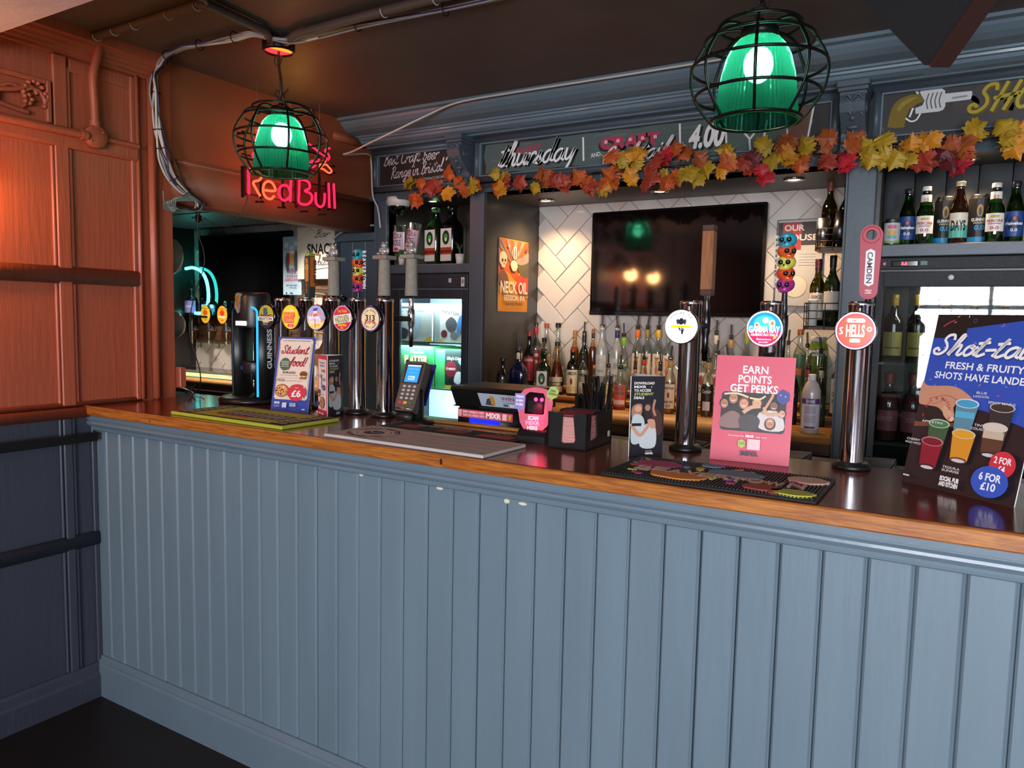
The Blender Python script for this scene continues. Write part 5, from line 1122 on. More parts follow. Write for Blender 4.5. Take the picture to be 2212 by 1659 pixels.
def wave_mat(p, w, d):
    p.rect(0, 0, w, d, '#cfc0b8')
    for k in range(40):
        P = []
        for i in range(25):
            u = w*i/24; v = d*(k/34-.25)+.022*math.sin(u*14+1.2)*(1-i/30)+.05*math.exp(-((u-.1)/.09)**2); P.append((u, min(max(v, .001), d-.001)))
        p.line(P, .0009*(.5+1.0*abs(math.sin(k*.4))), '#57494a'); p.k -= 1
    p.k += 1; p.ell(w*.19, d*.46, w*.155, d*.34, '#cfc0b8'); p.ring(w*.19, d*.46, w*.14, w*.148, '#3a3232', 36, .82); p.ring(w*.19, d*.46, w*.095, w*.1, '#3a3232', 36, .82); p.ell(w*.19, d*.46, w*.06, d*.14, '#3c3434'); p.arc('WIPER AND TRUE', w*.19, d*.46, w*.108, .016, '#3a3232', span=2.6, bold=.02); p.arc('BREWING CO', w*.19, d*.46, w*.112, .016, '#3a3232', mid=-PI/2, span=2.0, inside=True, bold=.02)
    p.line([(w*.16, d*.5), (w*.2, d*.42), (w*.23, d*.5)], .006, '#b9a9a0', 4)
mat_obj('bar_mat', 'pale grey bar mat with fine wavy lines in front of the till', 1.166, -.014, -.02, .548, .205, .009, mat('mat_pale', '#bdb8b4', .4), wave_mat)
def dark_mat(p, w, d):
    p.rect(.004, .004, w-.004, d-.004, '#171615')
    for k in range(30): p.rect(w*k/30+.002, .008, w*k/30+.007, d-.008, '#23211f'); p.k -= 1
    p.k += 1
    p.rect(w*.1, d*.3, w*.26, d*.75, '#8c3a2e'); p.rect(w*.42, d*.28, w*.62, d*.7, '#8c3a2e'); p.rect(w*.72, d*.25, w*.96, d*.62, '#a03a34'); p.text('TINY REBEL', w*.28, d*.72, .014, '#d8d0c8', w=w*.2, bold=.03); p.text('BREWING CO', w*.5, d*.7, .016, '#d8d0c8', w=w*.22, bold=.03); p.text('TINY REBEL', w*.85, d*.68, .01, '#d8d0c8', w=w*.12)
mat_obj('bar_mat', 'black ribbed bar mat with red print lying behind the wavy grey mat', 1.17, .2, -.02, .485, .125, .006, 'black_rubber', dark_mat)
bm_ = thing('bar_mat', 'black rubber bar mat with raised colourful skulls and BEAVERTOWN lettering', 'bar mat', (2.03, -.028, Zc), .0)
BW, BD = .455, .25
MB().box(0, BW, 0, BD, 0, .006, .002).build('mat_base', M['black_rubber'], bm_)
m = MB()
for k in range(62): m.box(.004+k*(BW-.008)/62, .004+k*(BW-.008)/62+.0038, .006, BD-.006, .006, .0088)
m.build('ribs', M['black_rubber'], bm_)['kind'] = 'stuff'
rr = random.Random(11); cl_ = ['#8f2f58', '#c2742a', '#5a7280', '#8f3a2c', '#a8a83a', '#c09a84', '#a04a80']
def relief(poly, c, nm='raised_motif', z1=.0115):
    m = MB(); m.extr(poly, 'z', .006, z1, lin(c)); return m.build(nm, M['print_matt'], bm_)
for u, v, a, b, c in ((.079, .16, .052, .038, 0), (.159, .056, .062, .034, 1), (.261, .15, .06, .036, 2), (.341, .046, .04, .026, 3), (.19, .21, .024, .016, 2), (.405, .034, .042, .026, 4), (.409, .175, .042, .034, 5)):
    relief([(u+a*(1+.06*math.sin(7*t))*math.cos(t), v+b*(1+.05*math.cos(5*t))*math.sin(t)) for t in [2*PI*i/26 for i in range(26)]], cl_[c])
for i in range(46):
    u, v = rr.uniform(.02, BW-.02), rr.uniform(.02, BD-.02)
    if rr.random() < .55: a = rr.uniform(.007, .014); relief([(u+a*math.cos(t), v+a*.8*math.sin(t)) for t in [2*PI*k/12 for k in range(12)]], rr.choice(cl_), z1=.0108)
    else:
        t = rr.uniform(0, 3.1); d = Vector((math.cos(t), math.sin(t)))*rr.uniform(.008, .016); n = Vector((-d.y, d.x)).normalized()*.0022
        relief([(u-d.x-n.x, v-d.y-n.y), (u+d.x-n.x, v+d.y-n.y), (u+d.x+n.x, v+d.y+n.y), (u-d.x+n.x, v-d.y+n.y)], rr.choice(cl_), z1=.0108)
lt = {'B': .072, 'E': .108, 'A': .144, 'V': .180, 'E2': .215, 'R': .248, 'T': .282, 'O': .318, 'W': .358, 'N': .402}
for k, (ch, u) in enumerate(lt.items()):
    vs, fs = glyph_mesh(ch[0], .02, 0); x0 = min(a for a, b in vs); x1 = max(a for a, b in vs); s_ = .034/(x1-x0); yb = .092+(.008 if k % 2 else 0)
    m = MB(); q = [((a-x0)*s_, b*.052) for a, b in vs]; c = lin('#cba690')
    m.add([(a, b, .0128) for a, b in q], fs, False, c); ed = {}
    for f in fs:
        for i in range(len(f)): e = (f[i], f[(i+1) % len(f)]); ed[e] = 1
    for a, b in ed:
        if (b, a) not in ed: m.add([(*q[a], .006), (*q[b], .006), (*q[b], .0128), (*q[a], .0128)], [(0, 1, 2, 3)], False, lin('#7a5a4c'))
    m.build('raised_letter', M['print_matt'], bm_, T(u-.018, yb-.02, 0))
# -------- pine strip, till, card reader, scanner
tag(MB().box(1.215, 1.66, .405, .428, Zc, Zc+.009, .002).build('wood_strip', M['pine']), 'low pine strip along the bar in front of the till', 'wood strip')
MB().box(.0, 4.2, .476, .92, .93, 1.03).build('service_shelf', M['black_plastic'], bc)
tp = thing('till', 'black till with blue customer display and pink sticker behind the bar mats', 'till', (1.38, .485, 1.031))
MB().box(-.105, .12, 0, .2, 0, .115, .006).build('till_body', M['black_plastic'], tp)
MB().extr([(.0, .115), (.02, .118), (-.012, .175), (-.004, .183), (.19, .183), (.2, .115)], 'x', -.125, .16).build('hood', M['black_plastic'], tp)
p = Print(); p.rect(-.055, .012, .065, .058, '#1a2ad8'); p.text('HELLO WELCOME TO', .005, .03, .007, '#3a4ae8', w=.1); p.build('display', tp, facing(0, -.0003, .03), m=M['print_screen'])
p = Print(); p.rect(-.1, -.013, .112, .013, '#d84a5c'); p.text('EARN CASHBACK EVERY', -.038, .002, .0075, '#f6e4e4', w=.085, bold=.03); p.text('TIME YOU SPEND WITH', -.038, -.009, .0075, '#f6e4e4', w=.085, bold=.03); p.text('MiXR', .04, -.008, .017, '#fbf0f0', w=.058, bold=.05); p.rect(.074, -.01, .09, .01, '#f0c8cc'); p.poly([(.096, .009), (.108, .009), (.106, -.006), (.1, -.01)], '#c8a24a'); p.rect(-.097, -.01, -.085, .011, '#e8b8a8')
p.build('sticker', tp, facing(0, -.0004, .093) @ Matrix.Rotation(-.01, 4, 'Z'))
p = Print(); p.rect(-.07, 0, .082, .052, '#a9b6c2'); p.poly([(-.02, .004), (-.052, .006), (-.04, .03), (-.012, .04)], '#3a4650'); p.rect(-.028, .008, -.012, .042, '#c8862a'); p.text('WIN', .04, .03, .014, '#7a2a3a', w=.05); p.rect(.012, .026, .072, .0268, '#8a4a5a'); p.rect(.02, .018, .062, .02, '#5a626c'); p.rect(.018, .006, .036, .014, '#4a525c'); p.rect(.042, .004, .06, .016, '#d8dee4')
p.build('win_card', tp, T(.055, .012, .122) @ RX(PI/2+.55))
MB().box(-.02, .145, .004, .014, .114, .12).build('card_ledge', M['black_plastic'], tp)
cr = thing('card_reader', 'grey card payment terminal on black pole stand with blue screen', 'card reader', (1.205, .37, Zc), .1)
MB().lathe([(0, 0), (.048, 0), (.048, .006), (.03, .014), (.0165, .02), (.0165, .11), (0, .11)], 28).build('pole', M['black_plastic'], cr)
tw = T(-.03, -.03, .036) @ RZ(-.05) @ RX(-.42)
mat('pos_grey', '#4a4744', .4); mat('pos_dark', '#201e1d', .45)
b = MB(); b.extr([(-.034, 0), (.034, 0), (.039, .02), (.041, .15), (.036, .17), (-.036, .17), (-.041, .15), (-.039, .02)], 'y', -.016, .016); b.build('terminal_body', M['pos_grey'], cr, tw)
MB().box(-.034, .034, .016, .045, .06, .165, .006).build('terminal_back', M['pos_dark'], cr, tw)
MB().box(-.033, .033, -.0175, -.0155, .094, .162, .001).build('screen_bezel', M['pos_dark'], cr, tw)
p = Print(); p.rect(-.026, .097, .026, .154, '#1f7fe8'); p.rect(-.026, .152, .026, .156, '#e8eef4'); p.text('INSERT CARD', 0, .14, .004, '#5aa4f4', w=.04); p.text('TAP OR SWIPE', 0, .128, .003, '#5aa4f4', w=.03); p.rrect(-.013, .104, .013, .118, .001, '#8fb4f4'); p.text('Pay', .003, .108, .006, '#3a5ab0'); p.ell(-.007, .111, .0022, .0026, '#3a3a8c', 10); p.build('screen', cr, tw @ T(0, -.0178, 0) @ RX(PI/2), m=M['print_screen'])
for r_ in range(4):
    for c_ in range(3): MB().ball((-.02+c_*.02, -.017, .083-r_*.0135), .0075, .003, .0048, 10, 6).build('key', mat('key_grey', '#b4b0aa', .5), cr, tw)
for c_, cc in enumerate(('#c8285a', '#d8a03a', '#2a6a58')): MB().box(-.028+c_*.0195, -.013+c_*.0195, -.0185, -.0155, .022, .032, .001).build('colour_key', mat('key_%d' % c_, cc, .4), cr, tw)
MB().box(-.037, .037, -.019, -.0, .0, .014, .005).build('chin', M['steel'], cr, tw)
MB().box(-.03, .03, -.012, .012, -.03, .0, .004).build('paper_slot', M['pos_dark'], cr, tw)
mat('blue_acrylic', '#1a1c78', .15, coat=.5)
MB().box(-.036, .036, .046, .051, .04, .185, .002).build('holder', M['blue_acrylic'], cr, tw); MB().box(-.05, -.045, -.005, .045, .06, .18, .002).build('holder', M['blue_acrylic'], cr, tw)
m = MB(); rr = random.Random(4)
for k in range(8): m.ball((-.03+rr.uniform(-.02, .02), .02+rr.uniform(-.01, .02), .014+rr.uniform(0, .014)), .01, .008, .008, 5, 4)
m.build('blue_wrap', M['blue_acrylic'], cr)
MB().tube(cat([(-.05, .02, .12), (-.08, .04, .1), (-.12, .05, .085)], 5), .002, 5).build('lead', M['cable_black'], cr)
sc = thing('scanner', 'pink-framed code scanner with two red lights beside the napkin holder', 'scanner', (1.685, .285, Zc), .12)
MB().extr([(-.03, 0), (.04, 0), (.04, .02), (.03, .03), (.0, .045), (-.02, .03), (-.03, .018)], 'x', -.042, .042).build('scanner_base', M['black_plastic'], sc)
tw = T(0, -.012, .028) @ RX(-.12)
# pink card with an opening round the scan window
out = [(-.025, 0), (.022, 0), (.042, .02), (.05, .045), (.054, .085), (.05, .105), (.034, .122), (.0, .126), (-.034, .12), (-.05, .1), (-.05, .06), (-.042, .025)]
hole = [(-.03, .05), (.026, .05), (.03, .054), (.03, .1), (.024, .11), (-.018, .112), (-.03, .102)]
bm = bmesh.new()
for y in (-.002, .001):
    a = [bm.verts.new((u, y, v)) for u, v in out]; b = [bm.verts.new((u, y, v)) for u, v in hole]
    ed = [bm.edges.new((L_[i], L_[(i+1) % len(L_)])) for L_ in (a, b) for i in range(len(L_))]; bmesh.ops.triangle_fill(bm, edges=ed, use_beauty=True)
bm.verts.ensure_lookup_table(); n_ = len(out); k_ = len(hole); N = n_+k_
for i in range(n_): j = (i+1) % n_; bm.faces.new([bm.verts[i], bm.verts[j], bm.verts[N+j], bm.verts[N+i]])
for i in range(k_): j = (i+1) % k_; bm.faces.new([bm.verts[n_+i], bm.verts[n_+j], bm.verts[N+n_+j], bm.verts[N+n_+i]])
bmesh.ops.recalc_face_normals(bm, faces=bm.faces[:]); me = bpy.data.meshes.new('pink_frame'); bm.to_mesh(me); bm.free(); me.materials.append(mat('pink_card', '#dd5c74', .5))
o = bpy.data.objects.new('pink_frame', me); COL.objects.link(o); o.parent = sc; o.matrix_local = tw
MB().box(-.034, .034, .002, .05, .04, .115, .008).build('scan_head', M['black_plastic'], sc, tw)
MB().box(-.022, .024, -.0005, .003, .054, .09, .002).build('scan_window', mat('scan_glass', '#0c0a0c', .3), sc, tw)
for u in (.002, .02): MB().ball((u, -.001, .092), .0055, .003, .0055, 12, 8).build('red_light', emis('scan_red', '#ff2048', 9), sc, tw)
l = bpy.data.lights.new('scan_glow', 'SPOT'); l.energy = .9; l.color = (1, .05, .16); l.spot_size = 1.2; l.spot_blend = .6; l.shadow_soft_size = .006
o = bpy.data.objects.new('scan_glow', l); COL.objects.link(o); o.parent = sc; o.location = (.012, -.026, .118); o.rotation_euler = (.62, 0, 0)
p = Print(); p.text('SCAN', -.002, .034, .011, '#f8eef0', w=.032, bold=.04); p.text('MiXR', -.002, .02, .011, '#e6b0cc', w=.044, bold=.06); p.text('HERE', -.002, .006, .011, '#f8eef0', w=.032, bold=.04)
p.build('print', sc, tw @ T(0, -.0025, 0) @ RX(PI/2)); p = Print(); p.rrect(-.062, .062, -.03, .106, .003, '#9a86c8'); p.poly([(-.052, .062), (-.04, .062), (-.047, .052)], '#9a86c8')
for k, t in enumerate(('PERKS', 'IN 800+', 'PUBS')): p.text(t, -.046, .094-.011*k, .0065, '#f2eef8', w=.022, bold=.04)
p.build('purple_sticker', sc, tw @ T(0, -.0025, 0) @ RX(PI/2)); p = Print(); p.poly([(.034, .112), (.036, .1), (.048, .096), (.044, .086), (.054, .096), (.066, .102), (.07, .118), (.058, .132), (.044, .13)], '#a9c060'); p.text('EARN', .052, .116, .006, '#2f3a1c', w=.016, bold=.03, rot=-.15); p.text('CASHBACK', .053, .107, .006, '#2f3a1c', w=.028, bold=.03, rot=-.15)
p.build('green_sticker', sc, tw @ T(0, -.0025, 0) @ RX(PI/2))
# -------- napkin holder with straws
nh = thing('napkin_holder', 'black napkin and straw holder filled with pink napkins', 'napkin holder', (1.762, .22, Zc), .05)
W_, D_, H_, t_ = .113, .185, .098, .004; Bk = M['black_plastic']
MB().box(0, W_, 0, D_, 0, t_).build('tray_floor', Bk, nh)
def notched(w, h, n0, n1, nz, r):
    arc = lambda cx, cz, a0, a1: [(cx+r*math.cos(a0+(a1-a0)*i/6), cz+r*math.sin(a0+(a1-a0)*i/6)) for i in range(7)]
    return [(0, 0), (w, 0), (w, h)]+arc(n1+r, h-r, PI/2, PI)+arc(n1-.006, nz+.006, 0, -PI/2)[:4]+arc(n0+.006, nz+.006, -PI/2, -PI)[:4]+arc(n0-r, h-r, 0, PI/2)+[(0, h)]
r0 = notched(W_, H_, .042, .074, .022, .012)
for y in (0, .118): MB().extr(r0 if y == 0 else [(0, 0), (W_, 0), (W_, H_), (0, H_)], 'y', y, y+t_).build('holder_wall', Bk, nh)
rs = notched(.118, H_, .03, .07, .03, .014)
for x in (0, W_-t_): MB().extr(rs, 'x', x, x+t_).build('holder_side', Bk, nh)
for x in (0, W_-t_): MB().box(x, x+t_, .122, D_, 0, H_*.98).build('holder_side', Bk, nh)
MB().extr([(0, 0), (W_, 0), (W_, H_*.98), (0, H_*.98)], 'y', D_-t_, D_).build('holder_wall', Bk, nh)
m = MB(); m.add([(W_-.0001, .15, .02), (W_-.0001, .168, .02), (W_-.0001, .168, .036), (W_-.0001, .15, .036)], [(0, 1, 2, 3)]); m.v = [Vector((v.x+.0006, v.y, v.z)) for v in m.v]; m.build('label', M['white_plastic'], nh)
mat('napkin', '#d4958c', .8); mat('napkin_dark', '#8c2230', .7)
rr = random.Random(8)
for k in range(26):
    e = rr.uniform(-.002, .002); MB().box(.007+e, W_-.009+e, .007+rr.uniform(0, .003), .112, .005+k*.0031, .005+k*.0031+.0026).build('napkin', M['napkin'], nh)
m = MB(); m.box(.01, W_-.012, .01, .11, 0, .003); m.build('top_napkin', M['napkin_dark'], nh, T(0, 0, .0875) @ RX(.04) @ RZ(.06))
for k in range(34):
    x = .012+rr.random()*.09; y = .13+rr.random()*.045; h_ = rr.uniform(.155, .185) if x > .045 else rr.uniform(.12, .14); lean = rr.uniform(-.18, .2)
    s_ = thing('drinking_straw', 'black drinking straw standing in the napkin holder', 'straw', nh.matrix_world @ Vector((0, 0, 0)) if False else (1.762+x, .22+y+.05*x, Zc+.005), group='black straws in the napkin holder')
    m = MB(); r = .0042; dx = math.tan(lean)*h_; 
    if not (.006 < x+dx*.6 < .107): dx *= -.8
    vs = []; n = 8
    for q, rad in ((0, r), (h_, r), (h_, r*.72), (h_*.6, r*.72)):
        for i in range(n): vs.append((dx*q/h_+rad*math.cos(2*PI*i/n), rad*math.sin(2*PI*i/n)+.02*q*(y-.15)/h_*5, q))
    m.add(vs, [(j*n+i, j*n+(i+1) % n, (j+1)*n+(i+1) % n, (j+1)*n+i) for j in range(3) for i in range(n)], True); m.build('tube', mat('straw_black', '#0e0e0f', .3), s_)
# -------- drip trays behind the bar
def drip_tray(x, y, w, d, label):
    g = thing('drip_tray', label, 'drip tray', (x, y, 1.031), group='drip trays behind the bar')
    MB().box(0, w, 0, d, 0, .012, .002).build('tray_body', M['black_plastic'], g)
    m = MB(); m.tube([(.004, .004, .018), (w-.004, .004, .018), (w-.004, d-.004, .018), (.004, d-.004, .018)], .003, 6, True); m.build('grid_frame', M['dark_steel'], g)
    for k in range(1, 14): MB().tube([(.004, d*k/14, .018), (w-.004, d*k/14, .018)], .0016, 5).build('grid_bar', M['dark_steel'], g)
    MB().tube([(w*.5, .004, .017), (w*.5, d-.004, .017)], .0022, 5).build('grid_bar', M['dark_steel'], g)
drip_tray(2.42, .72, .14, .19, 'wire-topped drip tray behind the red badge tap')
drip_tray(2.2, .7, .13, .18, 'wire-topped drip tray behind the pink poster')
drip_tray(1.96, .7, .13, .18, 'wire-topped drip tray behind the white badge tap')
# ================================================================ signwriting on the back bar panels
def flatprint(name, parent, y, draw, m=None):
    p = Print(); draw(p); return p.build(name, parent, T(0, y, 0) @ RX(PI/2), m=m or M['print_matt'])
def sa(p):
    p.script('"Best Craft beer', .245, 2.215, .062, '#d8cfd2', w=.36, thick=.07, slant=.3, rot=.02); p.script('Range in Bristol."', .3, 2.15, .06, '#d8cfd2', w=.36, thick=.07, slant=.3, rot=.05); p.text('(SOURCE - TRIPADVISOR)', .345, 2.118, .014, '#c9c2c4', w=.23, bold=0, rot=.03)
flatprint('lettering', sgA, 1.5072, sa)
def sb(p):
    rr = random.Random(6); top = [(.70+.075*i, 2.252+rr.uniform(-.004, .004)) for i in range(20)]; bot = [(.70+.075*i, 2.118+rr.uniform(-.006, .006)) for i in range(20)]
    p.poly(bot+[(2.15, 2.16), (2.17, 2.2), (2.14, 2.24)]+top[::-1]+[(.69, 2.2), (.705, 2.15)], '#4e5a58')
    for i in range(26): x = rr.uniform(.72, 2.1); z = rr.uniform(2.13, 2.24); p.line([(x, z), (x+rr.uniform(.05, .14), z+rr.uniform(-.006, .006))], rr.uniform(.004, .01), '#566462'); p.k -= 1
    p.k += 1
    for c, dx, dz in (('#1d1c1d', .012, -.008), ('#e9e8e6', 0, 0)): p.script('thursday', .975+dx, 2.148+dz, .105, c, w=.4, thick=.1, slant=.3)
    p.text('ALLDAY', .935, 2.205, .024, '#a8344c', w=.14, bold=.04, rot=.05); p.line([(1.217, 2.14), (1.212, 2.236)], .008, '#e4e2de'); p.text('AND..', 1.28, 2.15, .018, '#e4e2de', w=.055, rot=.1)
    for c, dx, dz in (('#1d1c1d', -.008, -.008), ('#a8344c', 0, 0)): p.text('CRAFT', 1.43+dx, 2.178+dz, .048, c, w=.27, bold=.06)
    for k in range(5): p.rect(1.315+k*.056, 2.2, 1.33+k*.056, 2.214, '#d8a6b4'); p.k -= 1
    p.k += 1
    for c, dx, dz in (('#1d1c1d', .008, -.006), ('#d9d6d4', 0, 0)): p.script('Cocktails', 1.475+dx, 2.118+dz, .072, c, w=.32, thick=.11, slant=.4, rot=.07)
    p.line([(1.656, 2.15), (1.651, 2.245)], .008, '#e4e2de'); p.text('by', 1.672, 2.15, .02, '#e4e2de', rot=-.3)
    for c, dx, dz in (('#1d1c1d', .01, -.008), ('#e4e2de', 0, 0)): p.text('4.00', 1.765+dx, 2.146+dz, .088, c, w=.15, bold=.04, shear=.25)
    p.line([(1.846, 2.14), (1.84, 2.245)], .007, '#e4e2de')
    p.line([(1.9, 2.2), (1.935, 2.16), (1.94, 2.118)], .008, '#d8d4d4'); p.line([(1.97, 2.2), (1.94, 2.16)], .008, '#d8d4d4'); p.line([(2.0, 2.22), (1.985, 2.118)], .008, '#d8d4d4')
    p.poly([(2.07, 2.25), (2.165, 2.265), (2.15, 2.12), (2.085, 2.12)], '#6a4a40'); p.line([(2.17, 2.27), (2.15, 2.12)], .007, '#d8d4d4'); p.line([(2.065, 2.25), (2.085, 2.12)], .006, '#d8d4d4')
flatprint('lettering', sgB, 1.5072, sb)
def sc_(p):
    rr = random.Random(9)
    for i in range(9): x = 2.66+i*.05; p.ell(x, 2.2+.03*math.sin(i*2), .04, .032, '#46423f', 14); p.k -= 1
    p.k += 1
    p.poly([(2.53, 2.249), (2.51, 2.254), (2.49, 2.254), (2.47, 2.25), (2.455, 2.243), (2.441, 2.231), (2.432, 2.215), (2.425, 2.185), (2.421, 2.15), (2.445, 2.144), (2.475, 2.144), (2.477, 2.16), (2.48, 2.18), (2.489, 2.204), (2.512, 2.22), (2.531, 2.226)], '#7a6420'); p.poly([(2.515, 2.243), (2.488, 2.244), (2.462, 2.232), (2.448, 2.21), (2.455, 2.2), (2.475, 2.222), (2.5, 2.236)], '#948034')
    p.poly([(2.517, 2.26), (2.527, 2.264), (2.585, 2.262), (2.595, 2.255), (2.599, 2.202), (2.593, 2.19), (2.58, 2.186), (2.509, 2.186), (2.506, 2.206), (2.528, 2.213), (2.534, 2.229)], '#c9cacb'); p.poly([(2.595, 2.214), (2.673, 2.215), (2.677, 2.23), (2.675, 2.243), (2.595, 2.244)], '#c9cacb')
    for k in range(4): p.line([(2.545+.013*k, 2.2), (2.54+.013*k, 2.225), (2.546+.013*k, 2.25)], .004, '#5a5c5e', 3); p.k -= 1
    p.k += 1; p.line([(2.485, 2.268), (2.499, 2.27), (2.512, 2.256)], .006, '#d8d8d8', 3); p.line([(2.48, 2.173), (2.495, 2.162), (2.512, 2.165), (2.523, 2.184)], .005, '#e8e8e8', 4); p.line([(2.499, 2.205), (2.491, 2.179)], .006, '#e8e8e8')
    p.line([(2.62, 2.226), (2.66, 2.228)], .006, '#8a8c8e')
    for c, dx in (('#5c5018', .006), ('#a8942e', 0)): p.script('SHOTS', 2.83+dx, 2.172-dx, .085, c, w=.32, thick=.13, slant=.3)
flatprint('lettering', sgC, 1.5072, sc_)
# ================================================================ main screen, house poster, tin sign
tv = thing('television', 'large black wall television above the spirit bottles', 'television', (1.058, 1.885, 1.464), -.03)
TWd, THt = .862, .512
tw = T(0, .06, 0) @ RX(.0)
MB().box(0, TWd, 0, .028, 0, THt, .004).build('casing', M['black_plastic'], tv, tw)
MB().box(.012, TWd-.012, -.0012, .001, .022, THt-.012).build('screen', mat('screen_black', '#050506', .06, spec=.7), tv, tw)
MB().box(0, TWd, -.004, .0, .0, .02, .002).build('lower_bezel', M['black_gloss'], tv, tw)
MB().box(.36, .54, .0885, .118, .14, .34).build('wall_mount', M['black_metal'], tv)
oh = thing('house_poster', 'silver framed OUR HOUSE poster on the tiles beside the screen', 'poster', (1.955, 1.982, 1.516))
MB().box(0, .2, 0, .014, 0, .385, .003).build('frame', M['steel'], oh)
p = Print(); p.rect(.006, .006, .194, .379, '#b9b6b2'); p.rect(.006, .27, .194, .372, '#4a4847'); p.rect(.026, .25, .106, .37, '#a84a4c'); p.text('OUR', .075, .335, .026, '#ddd0cc', w=.085, bold=.03); p.text('HOUSE', .1, .292, .026, '#ddd0cc', w=.15, bold=.03)
for k in range(5): p.rect(.1, .23-.012*k, .17, .232-.012*k, '#9a9896'); p.k -= 1
p.k += 1; p.ell(.09, .09, .05, .05, '#cfc8b8', 24); p.ring(.09, .09, .047, .05, '#c8a060', 28); p.build('print', oh, facing(0, -.0002, 0), m=M['print_gloss'])
to = thing('tin_sign', 'orange NECK OIL tin sign screwed to the dark niche side', 'sign', (.7235, 1.598, 1.472))
MB().box(0, .003, 0, .288, 0, .36, .001).build('plate', M['steel'], to)
def neck(p, w, h):
    p.rrect(0, 0, w, h, .008, '#d88a1a'); p.poly([(0, h*.42), (w, h*.42), (w, h*.99), (0, h*.99)], '#cf5a24')
    for k in range(9): a = .25+k*.3; p.poly([(w*.5, h*.62)]+[(min(max(w*.5+w*.9*math.cos(q_), w*.01), w*.99), min(h*.985, h*.62+w*.9*math.sin(q_))) for q_ in (a, a+.13)], '#8f7a68')
    p.blob([(0, h*.42), (w*.2, h*.56), (w*.4, h*.5), (w*.55, h*.44), (w*.7, h*.56), (w, h*.5), (w, h*.2), (w*.7, h*.26), (w*.45, h*.2), (0, h*.3)], '#dd9a1c'); p.blob([(w*.55, h*.44), (w*.75, h*.54), (w, h*.52), (w, h*.24), (w*.6, h*.28)], '#d04a1e')
    p.blob([(0, h*.5), (w*.14, h*.57), (w*.28, h*.5), (w*.32, h*.4), (w*.2, h*.34), (0, h*.36)], '#7a4a30'); p.blob([(w*.62, h*.62), (w*.8, h*.72), (w, h*.7), (w, h*.52), (w*.8, h*.5)], '#5a5230'); p.blob([(w*.55, h*.72), (w*.8, h*.78), (w, h*.84), (w, h*.72), (w*.7, h*.66)], '#b08a78')
    p.ell(w*.52, h*.82, w*.11, h*.09, '#e8d8c0'); 
    for k in range(3): p.ell(w*(.45+.07*k), h*.82, w*.018, h*.085, '#c83a22')
    p.ell(w*.12, h*.72, w*.13, h*.1, '#d8c49a'); p.ell(w*.1, h*.7, w*.03, h*.025, '#2a1c14'); p.ell(w*.19, h*.7, w*.025, h*.022, '#2a1c14'); p.ell(w*.15, h*.655, w*.015, h*.012, '#2a1c14'); p.poly([(w*.06, h*.63), (w*.2, h*.63), (w*.18, h*.6), (w*.08, h*.6)], '#d8c49a')
    p.blob([(w*.36, h*.66), (w*.48, h*.72), (w*.6, h*.66), (w*.56, h*.58), (w*.44, h*.57)], '#e0cfb0'); p.ell(w*.3, h*.9, w*.035, h*.022, '#c8a080'); p.ell(w*.9, h*.88, w*.04, h*.025, '#a8303a')
    p.text('NECK OIL', w*.5, h*.26, h*.16, '#efe3cf', w=w*.92, bold=.03); p.text('SESSION IPA', w*.52, h*.155, h*.075, '#efe3cf', w=w*.72, bold=.02); p.text('BEAVERTOWN', w*.5, h*.085, h*.04, '#6a3a14', w=w*.56, bold=.02)
p = Print(); neck(p, .288, .36); p.v = [Vector((min(max(v.x, 0), .288), min(max(v.y, 0), .36), v.z)) for v in p.v]; p.build('print', to, T(.0032, 0, 0) @ RZ(PI/2) @ RX(PI/2))
for a, b in ((.012, .012), (.276, .012), (.012, .348), (.276, .348)): MB().ball((.0035, a, b), .0012, .003, .003, 8, 5).build('screw', M['steel'], to)
# ================================================================ bottles
G = {'clear': glass('glass_clear', '#e9eeea', .07), 'green': glass('glass_green', '#4f8f4a', .08), 'dgreen': glass('glass_dark_green', '#1c3a1a', .08, tint=.3), 'brown': glass('glass_brown', '#4a2410', .08, tint=.3), 'black': mat('glass_black', '#0b0b0d', .08, coat=.5), 'amber': glass('glass_amber', '#f0d8b8', .07), 'blue': mat('glass_navy', '#0c1030', .1, coat=.5), 'frost': glass('glass_frost', '#e6ecee', .12, rough=.25, tint=.25), 'olive': glass('glass_olive', '#8a8a2a', .08), 'lime': glass('glass_lime', '#b8d86a', .08, tint=.2)}
def liq(name, c): return glass('liquid_'+name, c, .03, tint=.55)
LQ = {'gold': liq('gold', '#b8792a'), 'amber': liq('amber', '#8a4416'), 'yellow': liq('yellow', '#c9b032'), 'pink': liq('pink', '#c2544a'), 'rum': mat('liquid_rum', '#1a0c08', .2), 'red': mat('liquid_wine', '#2a0a10', .2), 'rose': liq('rose', '#b06468'), 'clear': liq('clear', '#dfe4e0'), 'lime': liq('lime', '#8fb040')}
